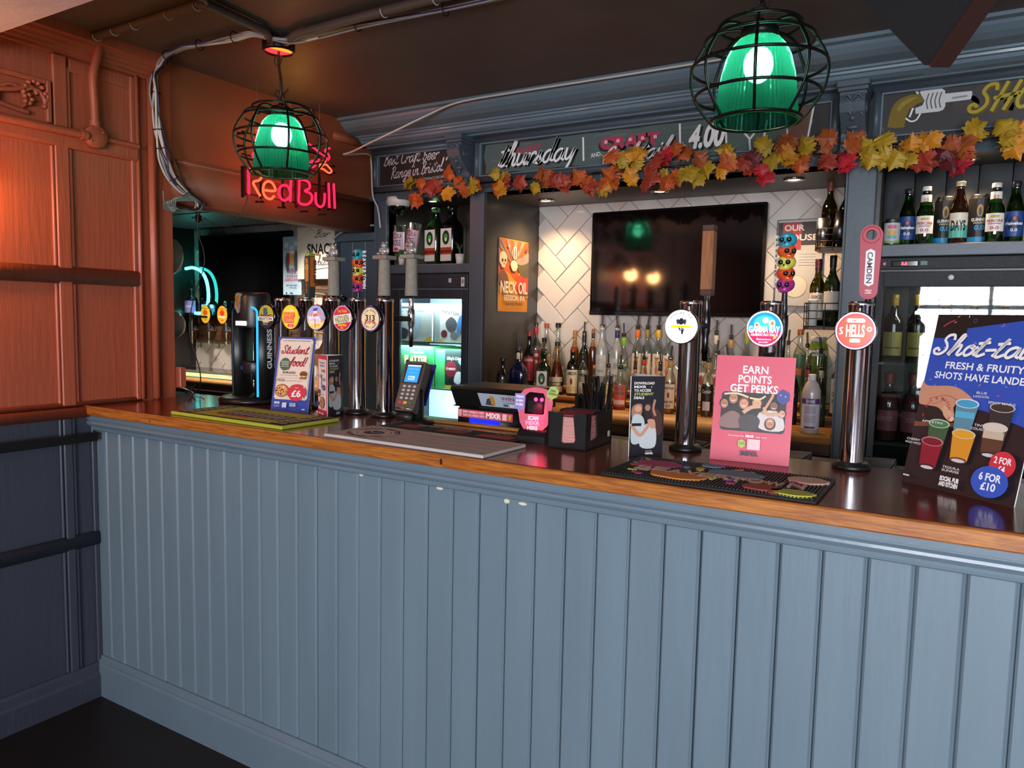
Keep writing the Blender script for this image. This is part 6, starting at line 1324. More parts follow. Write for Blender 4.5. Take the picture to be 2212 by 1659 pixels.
SH = {  # glass outline as (radius fraction, height fraction)
 'spirit': [(.0, 0), (.94, 0), (1, .02), (1, .60), (.96, .66), (.78, .72), (.5, .77), (.42, .80), (.40, .93), (.44, .94), (.44, 1), (.0, 1)],
 'tall': [(.0, 0), (.94, 0), (1, .02), (1, .58), (.93, .66), (.66, .73), (.46, .79), (.40, .84), (.38, .95), (.42, .96), (.42, 1), (.0, 1)],
 'wine': [(.0, 0), (.94, 0), (1, .02), (1, .56), (.95, .62), (.7, .69), (.44, .75), (.38, .8), (.36, .95), (.4, .96), (.4, 1), (.0, 1)],
 'stout': [(.0, 0), (.94, 0), (1, .03), (1, .52), (.97, .6), (.85, .67), (.6, .72), (.4, .75), (.34, .8), (.33, .95), (.37, .96), (.37, 1), (.0, 1)],
 'bell': [(.0, 0), (.9, 0), (1, .04), (.98, .3), (.8, .45), (.52, .6), (.36, .72), (.3, .8), (.3, .95), (.34, .96), (.34, 1), (.0, 1)],
 'beer': [(.0, 0), (.94, 0), (1, .02), (1, .52), (.95, .58), (.72, .7), (.5, .8), (.42, .88), (.4, .95), (.46, .955), (.46, 1), (.0, 1)],
 'jar': [(.0, 0), (.95, 0), (1, .02), (1, .8), (.92, .88), (.7, .92), (.7, 1), (0, 1)]}
def cyl_label(g, r, z0, z1, draw, half=1.15, yaw=0, name='label'):
    p = Print(); w = r*half; p.rect(-w, z0, w, z1, draw[0], 10)
    for it in draw[1:]:
        k = it[0]
        if k == 't': p.text(it[1], 0, z0+(z1-z0)*it[2], (z1-z0)*it[3], it[4], w=min(w*1.9, r*it[5]), bold=.03)
        elif k == 'r': p.rect(-w*it[5], z0+(z1-z0)*it[1], w*it[5], z0+(z1-z0)*it[2], it[3], 8)
        elif k == 'e': p.ell(0, z0+(z1-z0)*it[1], r*it[2], (z1-z0)*it[3], it[4], 20)
    return p.build(name, g, RZ(yaw), bend=r+.0006, m=M['print'])
CAM = Vector((2.7129, -1.5544, 0))
def bottle(x, y, z, r, h, label, shape='spirit', gl_='clear', liquid=None, fill=.6, lab=None, lz=(.12, .5), cap=None, pour=None, collar=None, sq=0, neck=None, group='spirit bottles on the back bar', name='spirit_bottle', yaw=None):
    """h is the full height with pourer or cap"""
    g = thing(name, label, 'bottle', (x, y, z), group=group)
    if yaw is None: yaw = .5*math.atan2(CAM.x-x, y-CAM.y)
    hg = h-(.062 if pour else .0)
    P = [(a*r, b*hg) for a, b in SH[shape]]
    o = MB().lathe(P, 4*8, sq=sq, cap=False).build('glass', G[gl_], g, RZ(yaw))
    if liquid:
        L = []; fz = fill*hg
        for a, b in P[1:]:
            if b < fz: L.append((a*.93, max(b, .004)))
        top = L[-1][0]
        for (a0, b0), (a1, b1) in zip(P[1:], P[2:]):
            if b0 <= fz < b1: top = (a0+(a1-a0)*(fz-b0)/(b1-b0))*.93
        MB().lathe([(0, .004)]+L+[(top, fz), (0, fz)], 24, sq=sq, cap=False).build('liquid', LQ[liquid], g, RZ(yaw))
    nr = [a for a, b in SH[shape] if b == 1][0]*r
    if collar: MB().lathe([(nr*1.02, hg*.84), (nr*1.06, hg*.845), (nr*1.06, hg*.965), (nr*1.02, hg*.97)], 18, cap=False).build('collar', mat('collar_'+collar.strip('#'), collar, .4), g)
    if cap: MB().lathe([(nr*1.12, hg*.93), (nr*1.14, hg*.935), (nr*1.14, hg*1.0), (nr*1.05, hg*1.006), (0, hg*1.006)], 18, cap=False).build('cap', mat('cap_'+cap.strip('#'), cap, .35, .1), g)
    if pour:
        m = MB(); m.lathe([(nr*.85, hg-.004), (nr*.98, hg), (nr*.98, hg+.004), (nr*.7, hg+.006), (nr*.98, hg+.008), (nr*.95, hg+.013), (.004, hg+.017), (0, hg+.017)], 14, cap=False); m.build('pourer_bung', M['black_rubber'], g)
        t = .12*math.sin(x*97); MB().tube([(0, 0, hg+.014), (t*.03, 0, hg+.04), (t*.062, 0, hg+.062)], .0042, 8).build('pourer_spout', M['black_plastic'], g)
        MB().tube([(nr*.95*math.cos(q), nr*.95*math.sin(q), hg+.006) for q in [2*PI*i/14 for i in range(14)]], .0012, 4, True).build('pourer_ring', M['chrome'], g)
    if lab:
        if sq: 
            w = r*.78; p = Print(); z0, z1 = lz[0]*hg, lz[1]*hg; p.rect(-w, z0, w, z1, lab[0])
            for it in lab[1:]:
                if it[0] == 't': p.text(it[1], 0, z0+(z1-z0)*it[2], (z1-z0)*it[3], it[4], w=r*it[5], bold=.03)
                elif it[0] == 'r': p.rect(-w*it[5], z0+(z1-z0)*it[1], w*it[5], z0+(z1-z0)*it[2], it[3])
                elif it[0] == 'e': p.ell(0, z0+(z1-z0)*it[1], r*it[2], (z1-z0)*it[3], it[4], 20)
            p.build('label', g, RZ(yaw) @ T(0, -r*1.005, 0) @ RX(PI/2))
        else: cyl_label(g, r, lz[0]*hg, lz[1]*hg, lab, yaw=yaw)
    if neck: cyl_label(g, r*neck[0], neck[1]*hg, neck[2]*hg, neck[3], half=1.3, yaw=yaw, name='neck_label')
    return g
F, Mi, Bk_ = (1.745, 1.0205), (1.85, 1.0555), (1.945, 1.0955)
STAG = ['#e2ddd0', ('r', .0, .2, '#d8d2c4', 0, .98), ('r', .2, .42, '#b03a1c', 0, 1), ('t', 'Jagermeister', .26, .1, '#2a1410', 1.7), ('e', .72, .5, .22, '#15321c'), ('e', .74, .28, .1, '#4a9a4a'), ('e', .66, .16, .06, '#e4dcc0')]
B_ = bottle
B_(.787, 1.56, 1.0205, .03, .225, 'small matt black bottle with a rose print nearest the till', 'stout', 'black', cap='#111113', lab=['#121214', ('t', 'ROSE', .12, .2, '#8a8a8e', 1.4), ('e', .62, .5, .2, '#2e2e32'), ('e', .66, .3, .12, '#6a6a70')], lz=(.08, .56))
B_(.826, 1.645, 1.0205, .042, .322, 'squat navy bottle with a cream neck and pourer beside the black bottle', 'stout', 'blue', pour=1, collar='#cbb98c', sq=5)
B_(.767, 1.85, 1.0555, .029, .314, 'dark wine-shaped bottle with a wide red label in the corner', 'wine', 'black', cap='#8c1c2c', lab=['#a02336', ('t', 'COCKBURNS', .8, .1, '#e8d8c8', 1.8), ('t', 'RUBY PORT', .3, .07, '#5a1420', 1.2), ('r', .14, .15, '#5a1420', 0, .7)], lz=(.2, .6))
B_(.752, 1.945, 1.0955, .027, .371, 'clear bottle with red cap and red label at the end of the back row', 'tall', 'clear', 'clear', .5, pour=1, collar='#b0202c', lab=['#7c1f2c', ('t', 'ARCHERS', .7, .14, '#e8dcd8', 1.6), ('t', 'PEACH', .4, .14, '#e8dcd8', 1.3)], lz=(.2, .58))
B_(.855, 1.85, 1.0555, .027, .285, 'amber bottle with black cap and cream label behind the stag bottle', 'spirit', 'amber', 'gold', .6, cap='#141414', lab=['#d9ceb8', ('e', .6, .4, .2, '#8a6a3a'), ('t', 'RESERVE', .2, .1, '#4a3a2a', 1.3)], lz=(.1, .5))
B_(.815, 1.945, 1.0955, .026, .318, 'pale bottle with red and gold cap in the back row', 'tall', 'clear', 'gold', .5, cap='#a8463a', lab=['#e0d8c8', ('e', .7, .4, .16, '#c8862a'), ('t', 'SPICED', .3, .12, '#5a2a1a', 1.4)], lz=(.1, .5))
B_(.884, 1.945, 1.0955, .037, .322, 'broad clear decanter bottle with a square black cap', 'bell', 'clear', 'clear', .3, cap='#17171a')
B_(.911, 1.745, 1.0205, .034, .319, 'square dark green bottle with stag label and pourer', 'spirit', 'dgreen', None, pour=1, lab=STAG, lz=(.1, .62), sq=5)
B_(.932, 1.85, 1.0555, .036, .268, 'round brandy bottle of deep amber with dark collar', 'bell', 'amber', 'amber', .62, cap='#1c2a22', lab=['#d8c49a', ('r', .38, .66, '#2a1c14', 0, 1), ('t', 'COURVOISIER', .44, .16, '#e8d8a8', 1.7)], lz=(.06, .34))
B_(1.022, 1.85, 1.0555, .030, .235, 'green whiskey bottle with red cap and cream label', 'spirit', 'green', 'amber', .6, cap='#8a1c2e', lab=['#e4d8b0', ('t', 'JAMESON', .78, .14, '#23201c', 1.7), ('e', .5, .22, .14, '#8a2420'), ('r', .1, .3, '#d8c088', 0, .8)], lz=(.06, .56))
B_(.982, 1.945, 1.0955, .022, .287, 'slim bottle with gold neck and copper cap behind the green whiskey', 'tall', 'amber', 'gold', .7, cap='#a8713a', collar='#9a7a2c')
B_(1.036, 1.945, 1.0955, .027, .333, 'tall green whisky bottle with dark label and pourer', 'wine', 'green', None, pour=1, collar='#1c1c18', lab=['#1d1f1a', ('r', 0, .42, '#d8d0bc', 0, 1), ('t', 'LAPHROAIG', .2, .1, '#2a2a24', 1.6)], lz=(.1, .62))
B_(1.078, 1.85, 1.0555, .023, .276, 'clear bottle with black collar and pourer beside the green whisky', 'spirit', 'clear', 'clear', .35, pour=1, collar='#26181a')
B_(1.189, 1.745, 1.0205, .02, .2, 'small clear corked bottle behind the straws', 'bell', 'clear', 'gold', .4, cap='#b0774a')
B_(1.085, 1.945, 1.0955, .018, .297, 'slim amber bottle with corked dark neck in the back row', 'tall', 'amber', 'amber', .7, cap='#8a5a34', collar='#2a2420')
B_(1.134, 1.945, 1.0955, .029, .369, 'tall frosted vodka bottle with branch pattern and pourer', 'tall', 'frost', 'clear', .5, pour=1, lab=['#b9bdba', ('r', .62, .64, '#8a908c', 0, .8), ('r', .7, .72, '#8a908c', 0, .6), ('r', .78, .8, '#8a908c', 0, .4), ('t', 'VODKA', .2, .1, '#7a807c', 1.2)], lz=(.2, .55))
B_(1.217, 1.945, 1.0955, .025, .366, 'frosted vodka bottle with navy blue neck', 'tall', 'frost', 'clear', .5, pour=1, collar='#1c2c5c', lab=['#c3c9cc', ('e', .7, .5, .14, '#9fb0c0'), ('t', 'GREY GOOSE', .2, .12, '#2a3c6a', 1.5)], lz=(.12, .5))
B_(1.292, 1.85, 1.0555, .027, .372, 'clear vodka bottle with green collar and green band', 'spirit', 'clear', 'clear', .5, pour=1, collar='#7fae2c', lab=['#4f7a34', ('t', 'SMIRNOFF', .3, .5, '#e6eede', 1.6)], lz=(.5, .58))
B_(1.262, 1.745, 1.0205, .0255, .261, 'short yellow citron vodka bottle in the front row', 'spirit', 'clear', 'yellow', .5, pour=1, lab=['#c9b53a', ('t', 'ABSOLUT', .74, .17, '#efe8b8', 1.6), ('t', 'CITRON', .5, .15, '#efe8b8', 1.4), ('r', .1, .3, '#e8e0c8', 0, .9)], lz=(.1, .6))
B_(1.325, 1.745, 1.0205, .0295, .257, 'short pink-red vodka bottle with green lettering in the front row', 'spirit', 'clear', 'pink', .55, pour=1, lab=['#cf5a50', ('t', 'ABSOLUT', .76, .15, '#2a6a4a', 1.7), ('t', 'WATERMELON', .56, .12, '#2a6a4a', 1.8), ('r', .1, .3, '#ecd8c8', 0, .9)], lz=(.08, .6))
def botanic(x, y, z, r, h, col, label): B_(x, y, z, r, h, label, 'spirit', 'clear', 'clear', .45, pour=1, collar=col, lab=['#e3d6c0', ('e', .74, .4, .14, '#d88a4a'), ('e', .5, .34, .12, '#cf5a4a'), ('e', .3, .3, .1, '#c8a84a'), ('t', 'Ketel', .84, .08, '#6a4a3a', .9), ('e', .6, .16, .06, '#6a8a4a')], lz=(.08, .6))
botanic(1.325, 1.945, 1.0955, .0245, .37, '#d86a1c', 'clear botanical vodka bottle with bright orange collar'); botanic(1.376, 1.945, 1.0955, .0235, .371, '#8a7a34', 'clear botanical vodka bottle with old gold collar'); botanic(1.432, 1.945, 1.0955, .0245, .372, '#d8a81c', 'clear botanical vodka bottle with bright yellow collar'); botanic(1.483, 1.945, 1.0955, .0235, .363, '#8a8c8a', 'clear botanical vodka bottle with grey collar half behind a tap')
B_(1.356, 1.85, 1.0555, .019, .239, 'slim clear bottle with black collar, left of the red-banded one', 'spirit', 'clear', 'clear', .4, pour=1, collar='#17171a', lab=['#d8d0cc', ('t', 'GIN', .4, .2, '#3a3a44', 1)], lz=(.1, .5))
B_(1.399, 1.85, 1.0555, .02, .266, 'slim clear bottle with thin red collar band', 'spirit', 'clear', 'clear', .4, pour=1, collar='#a83a44', lab=['#e0c8b8', ('e', .5, .5, .2, '#cf5a3a')], lz=(.1, .5))
B_(1.482, 1.85, 1.0555, .021, .241, 'slim clear bottle with black collar directly behind the download card', 'spirit', 'clear', 'clear', .4, pour=1, collar='#17171a', lab=['#e0c8b8', ('e', .5, .5, .2, '#cf7a5a')], lz=(.1, .5))
B_(1.567, 1.745, 1.0205, .027, .309, 'gold spiced rum bottle with cream label and pourer', 'spirit', 'clear', 'gold', .58, pour=1, collar='#a8864a', lab=['#e4d4b4', ('t', 'Captain Morgan', .8, .1, '#5a2a1c', 1.8), ('e', .55, .2, .12, '#7a2a1c'), ('t', 'Spiced Gold', .24, .1, '#5a2a1c', 1.5), ('t', '0.0', .06, .12, '#5a2a1c', .7)], lz=(.1, .55))
BAT = ['#e6e0d4', ('e', .74, .42, .2, '#c8902a'), ('e', .74, .34, .16, '#b02a22'), ('t', 'BACARDI', .3, .2, '#23201e', 1.8)]
B_(1.683, 1.85, 1.0555, .026, .308, 'clear white rum bottle with round red emblem next to the wooden tap', 'spirit', 'clear', 'clear', .5, pour=1, lab=BAT, lz=(.1, .62))
B_(1.75, 1.85, 1.0555, .026, .304, 'clear white rum bottle with round red emblem behind the dark rum', 'spirit', 'clear', 'clear', .5, pour=1, lab=BAT, lz=(.1, .62))
B_(1.742, 1.745, 1.0205, .028, .31, 'dark rum bottle with white label beside the pink poster', 'spirit', 'clear', 'rum', .58, pour=1, collar='#a8864a', lab=['#181012', ('r', .04, .4, '#d8d4cc', 0, .5), ('t', 'Captain', .74, .14, '#c8b8a0', 1.4)], lz=(.1, .55))
B_(1.714, 1.945, 1.0955, .022, .354, 'clear bottle with cream collar and tall pourer near the blue badge', 'tall', 'clear', 'clear', .3, pour=1, collar='#d8ccb8')
B_(1.783, 1.945, 1.0955, .024, .335, 'clear bottle with gold and black collar near the blue badge', 'tall', 'clear', 'clear', .3, pour=1, collar='#b08a4a')
B_(1.797, 1.85, 1.0555, .019, .285, 'small clear bottle peeping over the pink poster', 'spirit', 'clear', 'clear', .3, pour=1)
B_(1.855, 1.945, 1.0955, .024, .3, 'clear bottle with olive green collar behind the blue badge', 'tall', 'clear', 'clear', .3, collar='#9aa03a', cap='#9aa03a')
B_(2.03, 1.85, 1.0555, .021, .311, 'clear pourer bottle with dark green collar right of the pink poster', 'spirit', 'clear', 'clear', .4, pour=1, collar='#2a4a3c')
B_(2.037, 1.945, 1.0955, .021, .318, 'clear bottle with tall pourer in front of the bare tiles', 'tall', 'clear', 'clear', .4, pour=1)
B_(2.086, 1.945, 1.0955, .027, .32, 'clear gin bottle with green leaf print and wooden stopper', 'spirit', 'clear', 'clear', .5, cap='#8a4a2c', lab=['#3f6a44', ('e', .5, .7, .46, '#33603c'), ('t', 'one', .5, .24, '#d86a3a', 1.1), ('e', .14, .4, .07, '#1c1c1a')], lz=(.1, .66))
B_(2.133, 1.85, 1.0555, .021, .35, 'clear bottle with tall pourer before the lime jar', 'tall', 'clear', 'lime', .4, pour=1)
B_(2.162, 1.945, 1.0955, .042, .29, 'wide lime green glass jar under the wine rack', 'jar', 'lime', 'lime', .7, cap='#b9bcc0', lab=['#d8dcd4', ('t', 'MEDUSA', .3, .4, '#4a4c4a', 1.2)], lz=(.72, .8))
B_(2.16, 1.745, 1.0205, .025, .3, 'clear gin bottle with red emblem left of the purple-labelled spray', 'spirit', 'clear', 'clear', .4, pour=1, collar='#8c1c2c', lab=['#9ab08a', ('e', .7, .34, .14, '#b02c3c'), ('t', 'PINK GIN', .3, .1, '#e8e0e0', 1.4)], lz=(.1, .6))
B_(2.1, 1.745, 1.0205, .024, .255, 'dark purple berry liqueur bottle at the edge of the pink poster', 'spirit', 'black', None, cap='#141418', lab=['#2a1c3a', ('e', .3, .7, .24, '#7a2a4a'), ('t', 'BERRY', .7, .12, '#c8b8d0', 1.3)], lz=(.08, .6))
B_(2.212, 1.745, 1.0205, .022, .3, 'green bottle with silver neck behind the spray bottle', 'wine', 'green', None, pour=1, collar='#a9aaa4', lab=['#2a4a30', ('t', 'DRY', .5, .14, '#c8d0c0', 1.0)], lz=(.1, .55))
B_(2.188, 1.85, 1.0555, .02, .33, 'clear bottle with tilted black pourer under the wine rack', 'tall', 'clear', 'clear', .4, pour=1)
B_(2.258, 1.85, 1.0555, .025, .304, 'pink gin bottle with red wax seal against the pillar', 'spirit', 'clear', 'rose', .5, pour=1, collar='#2a4a44', lab=['#b9bcb4', ('e', .86, .4, .12, '#7a1c34'), ('t', 'CLASSIC', .5, .12, '#4a4c4c', 1.4), ('t', 'DRY GIN', .3, .1, '#4a4c4c', 1.4)], lz=(.06, .66))
sp = thing('sanitiser_bottle', 'pink sanitiser bottle with purple D10 label on the back counter', 'bottle', (2.212, 1.53, 1.0205))
MB().lathe([(0, 0), (.031, 0), (.034, .004), (.034, .15), (.033, .165), (.024, .19), (.014, .205), (.012, .208)], 28, cap=False).build('bottle_body', glass('spray_plastic', '#eadfdc', .06, rough=.2, tint=.6), sp)
MB().lathe([(0, .003), (.031, .003), (.031, .085), (0, .085)], 24, cap=False).build('liquid', glass('spray_liquid', '#d88a98', .03, tint=.6), sp)
MB().lathe([(.013, .205), (.014, .207), (.014, .225), (.012, .228), (0, .228)], 18, cap=False).build('cap', M['white_plastic'], sp)
cyl_label(sp, .034, .018, .135, ['#d9d4dc', ('r', .82, 1, '#5a2a7a', 0, 1), ('t', 'D10', .86, .1, '#f0eaf4', .8), ('r', .5, .76, '#b4aebc', 0, .55), ('r', .2, .46, '#bcb6c2', 0, .55), ('r', .02, .08, '#4a3a6a', 0, .5)], yaw=.1)
# ================================================================ wine baskets on the niche side
def basket(z0, h, x0, x1, y0, y1, label):
    g = thing('wine_basket', label, 'wire basket', (x1, y1, z0))
    dx, dy = x0-x1, y0-y1
    loop = [(0, 0), (dx+.03, 0), (dx, -.03), (dx, dy+.02), (dx+.02, dy), (0, dy)]
    MB().extr([(a*.99, b*.99) for a, b in loop], 'z', 0, .012).build('shelf', M['walnut'], g)
    for k in range(4): MB().tube([(a, b, .014+h*k/3) for a, b in loop], .0022, 5, True).build('wire_ring', M['black_metal'], g)
    for a, b in loop+[(dx, dy*.5), (dx*.5, dy), (dx*.5, 0)]: MB().tube([(a, b, .0), (a, b, .014+h)], .0022, 5).build('wire_post', M['black_metal'], g)
    return g
basket(1.74, .075, 2.156, 2.292, 1.755, 1.9, 'upper wire basket holding wine bottles and steel cups'); basket(1.418, .095, 2.126, 2.292, 1.755, 1.9, 'lower wire basket holding four wine bottles')
wine = dict(group='wine bottles in the wall baskets', name='wine_bottle')
B_(2.19, 1.855, 1.7525, .031, .285, 'green wine bottle with copper cap in the upper basket', 'wine', 'olive', 'red', .5, cap='#8a4a3c', collar='#8a4a3c', **wine)
B_(2.255, 1.86, 1.7525, .03, .27, 'dark wine bottle with green cap in the upper basket', 'wine', 'green', None, cap='#1c3a34', collar='#1c3a34', **wine)
B_(2.163, 1.832, 1.4305, .031, .28, 'green wine bottle with maroon cap and cream label in the lower basket', 'wine', 'olive', 'red', .5, cap='#4a1c28', collar='#4a1c28', lab=['#d8c8b8', ('t', 'RAMOS', .78, .14, '#5a4a44', 1.3)], lz=(.1, .5), **wine)
B_(2.226, 1.79, 1.4305, .031, .29, 'dark red wine bottle with black cap in the lower basket', 'wine', 'dgreen', 'red', .6, cap='#16161a', collar='#16161a', lab=['#c8c2bc', ('r', .3, .32, '#8a8680', 0, .7)], lz=(.24, .5), **wine)
B_(2.264, 1.862, 1.4305, .024, .28, 'wine bottle with maroon cap at the back of the lower basket', 'wine', 'olive', 'red', .6, cap='#4a1c28', collar='#4a1c28', **wine)
B_(2.213, 1.872, 1.4305, .022, .275, 'wine bottle with brown cap at the back of the lower basket', 'wine', 'dgreen', 'red', .6, cap='#6a3a24', collar='#6a3a24', **wine)
for x, y, z, tilt, label in ((2.178, 1.792, 1.753, 0, 'upright brushed steel cup in the upper basket'), (2.248, 1.785, 1.79, .5, 'tilted dark steel cup hanging in the upper basket')):
    c = MB().lathe([(0, 0), (.023, 0), (.026, .12), (.0245, .12), (.0215, .004), (0, .004)], 24, cap=False).build('steel_cup', M['steel'] if not tilt else M['dark_steel'])
    c.location = (x, y, z); c.rotation_euler = (PI-.35 if tilt else 0, 0, 0); tag(c, label, 'cup')
    if tilt: c.location = (x, y, z+.1)
cu = MB().lathe([(0, 0), (.019, 0), (.019, .105), (.022, .106), (.022, .112), (.0, .112)], 22, cap=False).build('white_tub', M['white_plastic']); cu.location = (2.158, 1.778, 1.4305); tag(cu, 'white lidded tub at the front corner of the lower wire basket', 'tub')
# ================================================================ shelf of beers on the right
beer = dict(group='beer bottles on the right shelf', name='beer_bottle')
ZS = 1.7305
HE = ['#1f3f7a', ('e', .5, .95, .46, '#24488c'), ('e', .5, .7, .34, '#1a2c50'), ('t', 'Heineken', .46, .13, '#e8ecf0', 1.9), ('e', .72, .16, .08, '#c83a34'), ('t', '0.0', .2, .12, '#d8dce0', .7)]
PE = ['#e4dfd8', ('e', .82, .5, .08, '#c8a03a'), ('t', 'PERONI', .5, .16, '#b03a30', 1.8), ('r', .4, .44, '#3a4a8a', 0, .6), ('t', '0.0', .12, .16, '#c04030', .9)]
B_(2.499, 1.61, ZS, .029, .211, 'green bottle with blue oval label beside the small can', 'beer', 'green', None, cap='#20242c', lab=HE, lz=(.12, .52), **beer)
B_(2.557, 1.575, ZS, .029, .21, 'green bottle with white label beside the first dark can', 'beer', 'green', None, cap='#d8d4cc', lab=PE, lz=(.2, .5), neck=(.6, .68, .86, ['#e4dfd8', ('t', '0.0', .3, .4, '#c04030', .9)]), **beer)
B_(2.662, 1.555, ZS, .03, .216, 'brown bottle with mint and cream DAYS label', 'beer', 'brown', None, cap='#d8c8a0', lab=['#e0d8c4', ('r', 0, .5, '#4fae9c', 0, 1), ('t', 'DAYS', .3, .4, '#17181a', 1.6)], lz=(.1, .5), **beer)
B_(2.770, 1.575, ZS, .029, .207, 'green bottle with white label beyond the second dark can', 'beer', 'green', None, cap='#d8d4cc', lab=PE, lz=(.2, .5), neck=(.6, .68, .86, ['#e4dfd8', ('t', '0.0', .3, .4, '#c04030', .9)]), **beer)
B_(2.828, 1.61, ZS, .029, .214, 'green bottle with blue oval label at the right picture edge', 'beer', 'green', None, cap='#20242c', lab=HE, lz=(.12, .52), **beer)
B_(2.9, 1.6, ZS, .029, .21, 'green bottle with lime label past the blue oval one', 'beer', 'green', None, cap='#8aa03a', lab=['#9ab03a'], lz=(.12, .5), **beer)
def can(x, y, r, h, label, base, draw):
    g = thing('drink_can', label, 'can', (x, y, ZS), group='cans on the right shelf')
    MB().lathe([(0, .003), (r*.8, 0), (r*.86, .002), (r, .01), (r, h-.014), (r*.84, h-.003), (r*.86, h), (r*.82, h), (r*.8, h-.004), (0, h-.004)], 28, cap=False).build('can_body', M['steel'], g)
    cyl_label(g, r+.0003, .011, h-.015, [base]+draw, half=PI*.98, yaw=.1, name='can_print')
GC = [('r', 0, .12, '#1f86b8', 0, 1), ('e', .72, .3, .14, '#a8823a'), ('e', .7, .14, .1, '#1a1a1c'), ('t', 'GUINNESS', .48, .07, '#e8e4dc', 1.6), ('t', 'DRAUGHT', .42, .04, '#c8b88a', 1.1), ('t', '0.0', .28, .11, '#2a9ad0', .9)]
can(2.617, 1.62, .033, .176, 'first tall black stout can with blue base, by the brown bottle', '#1c1a1a', GC); can(2.722, 1.625, .033, .178, 'second tall black stout can with blue base, between bottles', '#1c1a1a', GC)
can(2.452, 1.57, .026, .1, 'small silver can with pink and green print', '#b8b4b0', [('e', .8, .6, .1, '#c85a7a'), ('e', .5, .5, .14, '#c8a03a'), ('e', .3, .6, .1, '#6a9ab8'), ('r', .0, .12, '#7aa05a', 0, 1)])
# ================================================================ plants
def plant(x, y, z, r, h, kind, label, tall=.06):
    g = thing('potted_plant', label, 'plant', (x, y, z), group='small artificial plants in white pots')
    MB().lathe([(0, 0), (r*.72, 0), (r, h), (r*.9, h), (r*.85, h*.88), (0, h*.88)], 22, cap=False).build('pot', mat('pot_white', '#cfc9bd', .5), g)
    rr = random.Random(int(x*1000))
    gm = {'spike': mat('plant_lime', '#8fb83a', .45), 'aloe': mat('plant_dark', '#2f4a30', .4), 'bush': mat('plant_green', '#4a6a34', .5), 'dark': mat('plant_deep', '#16281c', .5)}[kind]
    if kind in ('spike', 'aloe'):
        for k in range(16):
            a = rr.uniform(0, 2*PI); s_ = rr.uniform(.35, 1); H = tall*rr.uniform(.6, 1.1)
            P = cat([(0, 0, h*.85), (r*.4*s_*math.cos(a), r*.4*s_*math.sin(a), h+H*.5), (r*(1.5 if kind == 'aloe' else 1.1)*s_*math.cos(a), r*1.3*s_*math.sin(a), h+H*(.8 if kind == 'aloe' else 1))], 4)
            MB().tube(P, [.0036*(1-.85*i/(len(P)-1)) for i in range(len(P))], 4).build('leaf_blade', gm, g)
    else:
        m = MB()
        for k in range(70):
            a, e, q = rr.uniform(0, 2*PI), rr.uniform(0, 1), rr.uniform(.5, 1.25)
            c = Vector((r*q*math.cos(a)*math.sqrt(1-e*.6), r*q*math.sin(a)*math.sqrt(1-e*.6), h+tall*e)); d = Vector((rr.uniform(-1, 1), rr.uniform(-1, 1), rr.uniform(-.4, 1))).normalized()*.008; n = d.orthogonal().normalized()*.004
            m.add([c-d, c+n, c+d, c-n], [(0, 1, 2, 3)])
        m.build('foliage', gm, g)['kind'] = 'stuff'
plant(.2, 1.497, 1.7005, .017, .04, 'bush', 'bushy green plant in a white pot below the pint cups', .035); plant(.262, 1.50, 1.7005, .0195, .05, 'spike', 'bright lime spiky plant in a white pot', .06)
plant(.535, 1.54, 1.7005, .023, .05, 'aloe', 'dark spiky plant in a white pot beside the black bottles', .07); plant(.592, 1.58, 1.7005, .021, .042, 'aloe', 'half hidden spiky plant in a white pot against the pillar', .05)
plant(2.425, 1.60, ZS, .017, .035, 'dark', 'dark leafy plant in a white pot behind the red tap handle', .055)
# ================================================================ left shelf: cups, stag bottles, camera
def cup(x, y, lean, label, tint):
    g = thing('pint_cup', label, 'cup', (x, y, 1.7005), .1, group='clear cups with rose print'); g.rotation_euler = (0, lean, .1)
    if lean: g.location.z += .012
    MB().lathe([(0, .002), (.026, 0), (.0275, .004), (.036, .2), (.0385, .201), (.0385, .206), (.035, .206), (.0262, .008), (0, .008)], 28, cap=False).build('cup_body', G['clear'], g)
    p = Print(); p.rect(-.046, .07, .046, .17, tint, 10); p.text('TEQUILA', 0, .138, .024, '#221c22', w=.058, bold=.02); p.text('ROSE', 0, .1, .03, '#221c22', w=.05, bold=.02); p.ell(0, .082, .014, .008, '#a8303c'); p.ell(-.01, .162, .012, .006, '#c8486a')
    p.build('print', g, bend=.0345)
    return g
cup(.152, 1.54, 0, 'clear plastic cup with black rose lettering under the dome camera', '#c9b4c0'); cup(.215, 1.545, .16, 'leaning clear cup with pink rose lettering beside the black bottles', '#d8aabb')
big = dict(group='pair of large stag bottles', name='large_bottle')
B_(.305, 1.648, 1.7005, .046, .298, 'tall black stag bottle with bright green top, left of the pair', 'spirit', 'dgreen', None, cap='#3f7a4a', lab=STAG, lz=(.08, .62), sq=5, yaw=-.12, **big)
B_(.405, 1.655, 1.7005, .048, .305, 'tall black stag bottle with dark top, right of the pair', 'spirit', 'black', None, cap='#111312', lab=STAG, lz=(.08, .62), sq=5, yaw=-.12, **big)
dc = thing('dome_camera', 'white dome security camera above the pint cups', 'camera', (.155, 1.525, 2.045))
MB().lathe([(0, 0), (.062, 0), (.062, -.018), (.055, -.042), (.05, -.044)], 32, cap=False).build('housing', M['white_plastic'], dc)
MB().lathe([(.048, -.042), (.046, -.06), (.036, -.08), (.018, -.092), (0, -.095)], 28, cap=False).build('dome', M['black_gloss'], dc)
MB().tube(cat([(-.05, .02, -.03), (-.06, .02, -.12), (-.055, .015, -.2), (-.062, .01, -.24)], 5), .004, 6).build('lead', M['cable_grey'], dc)
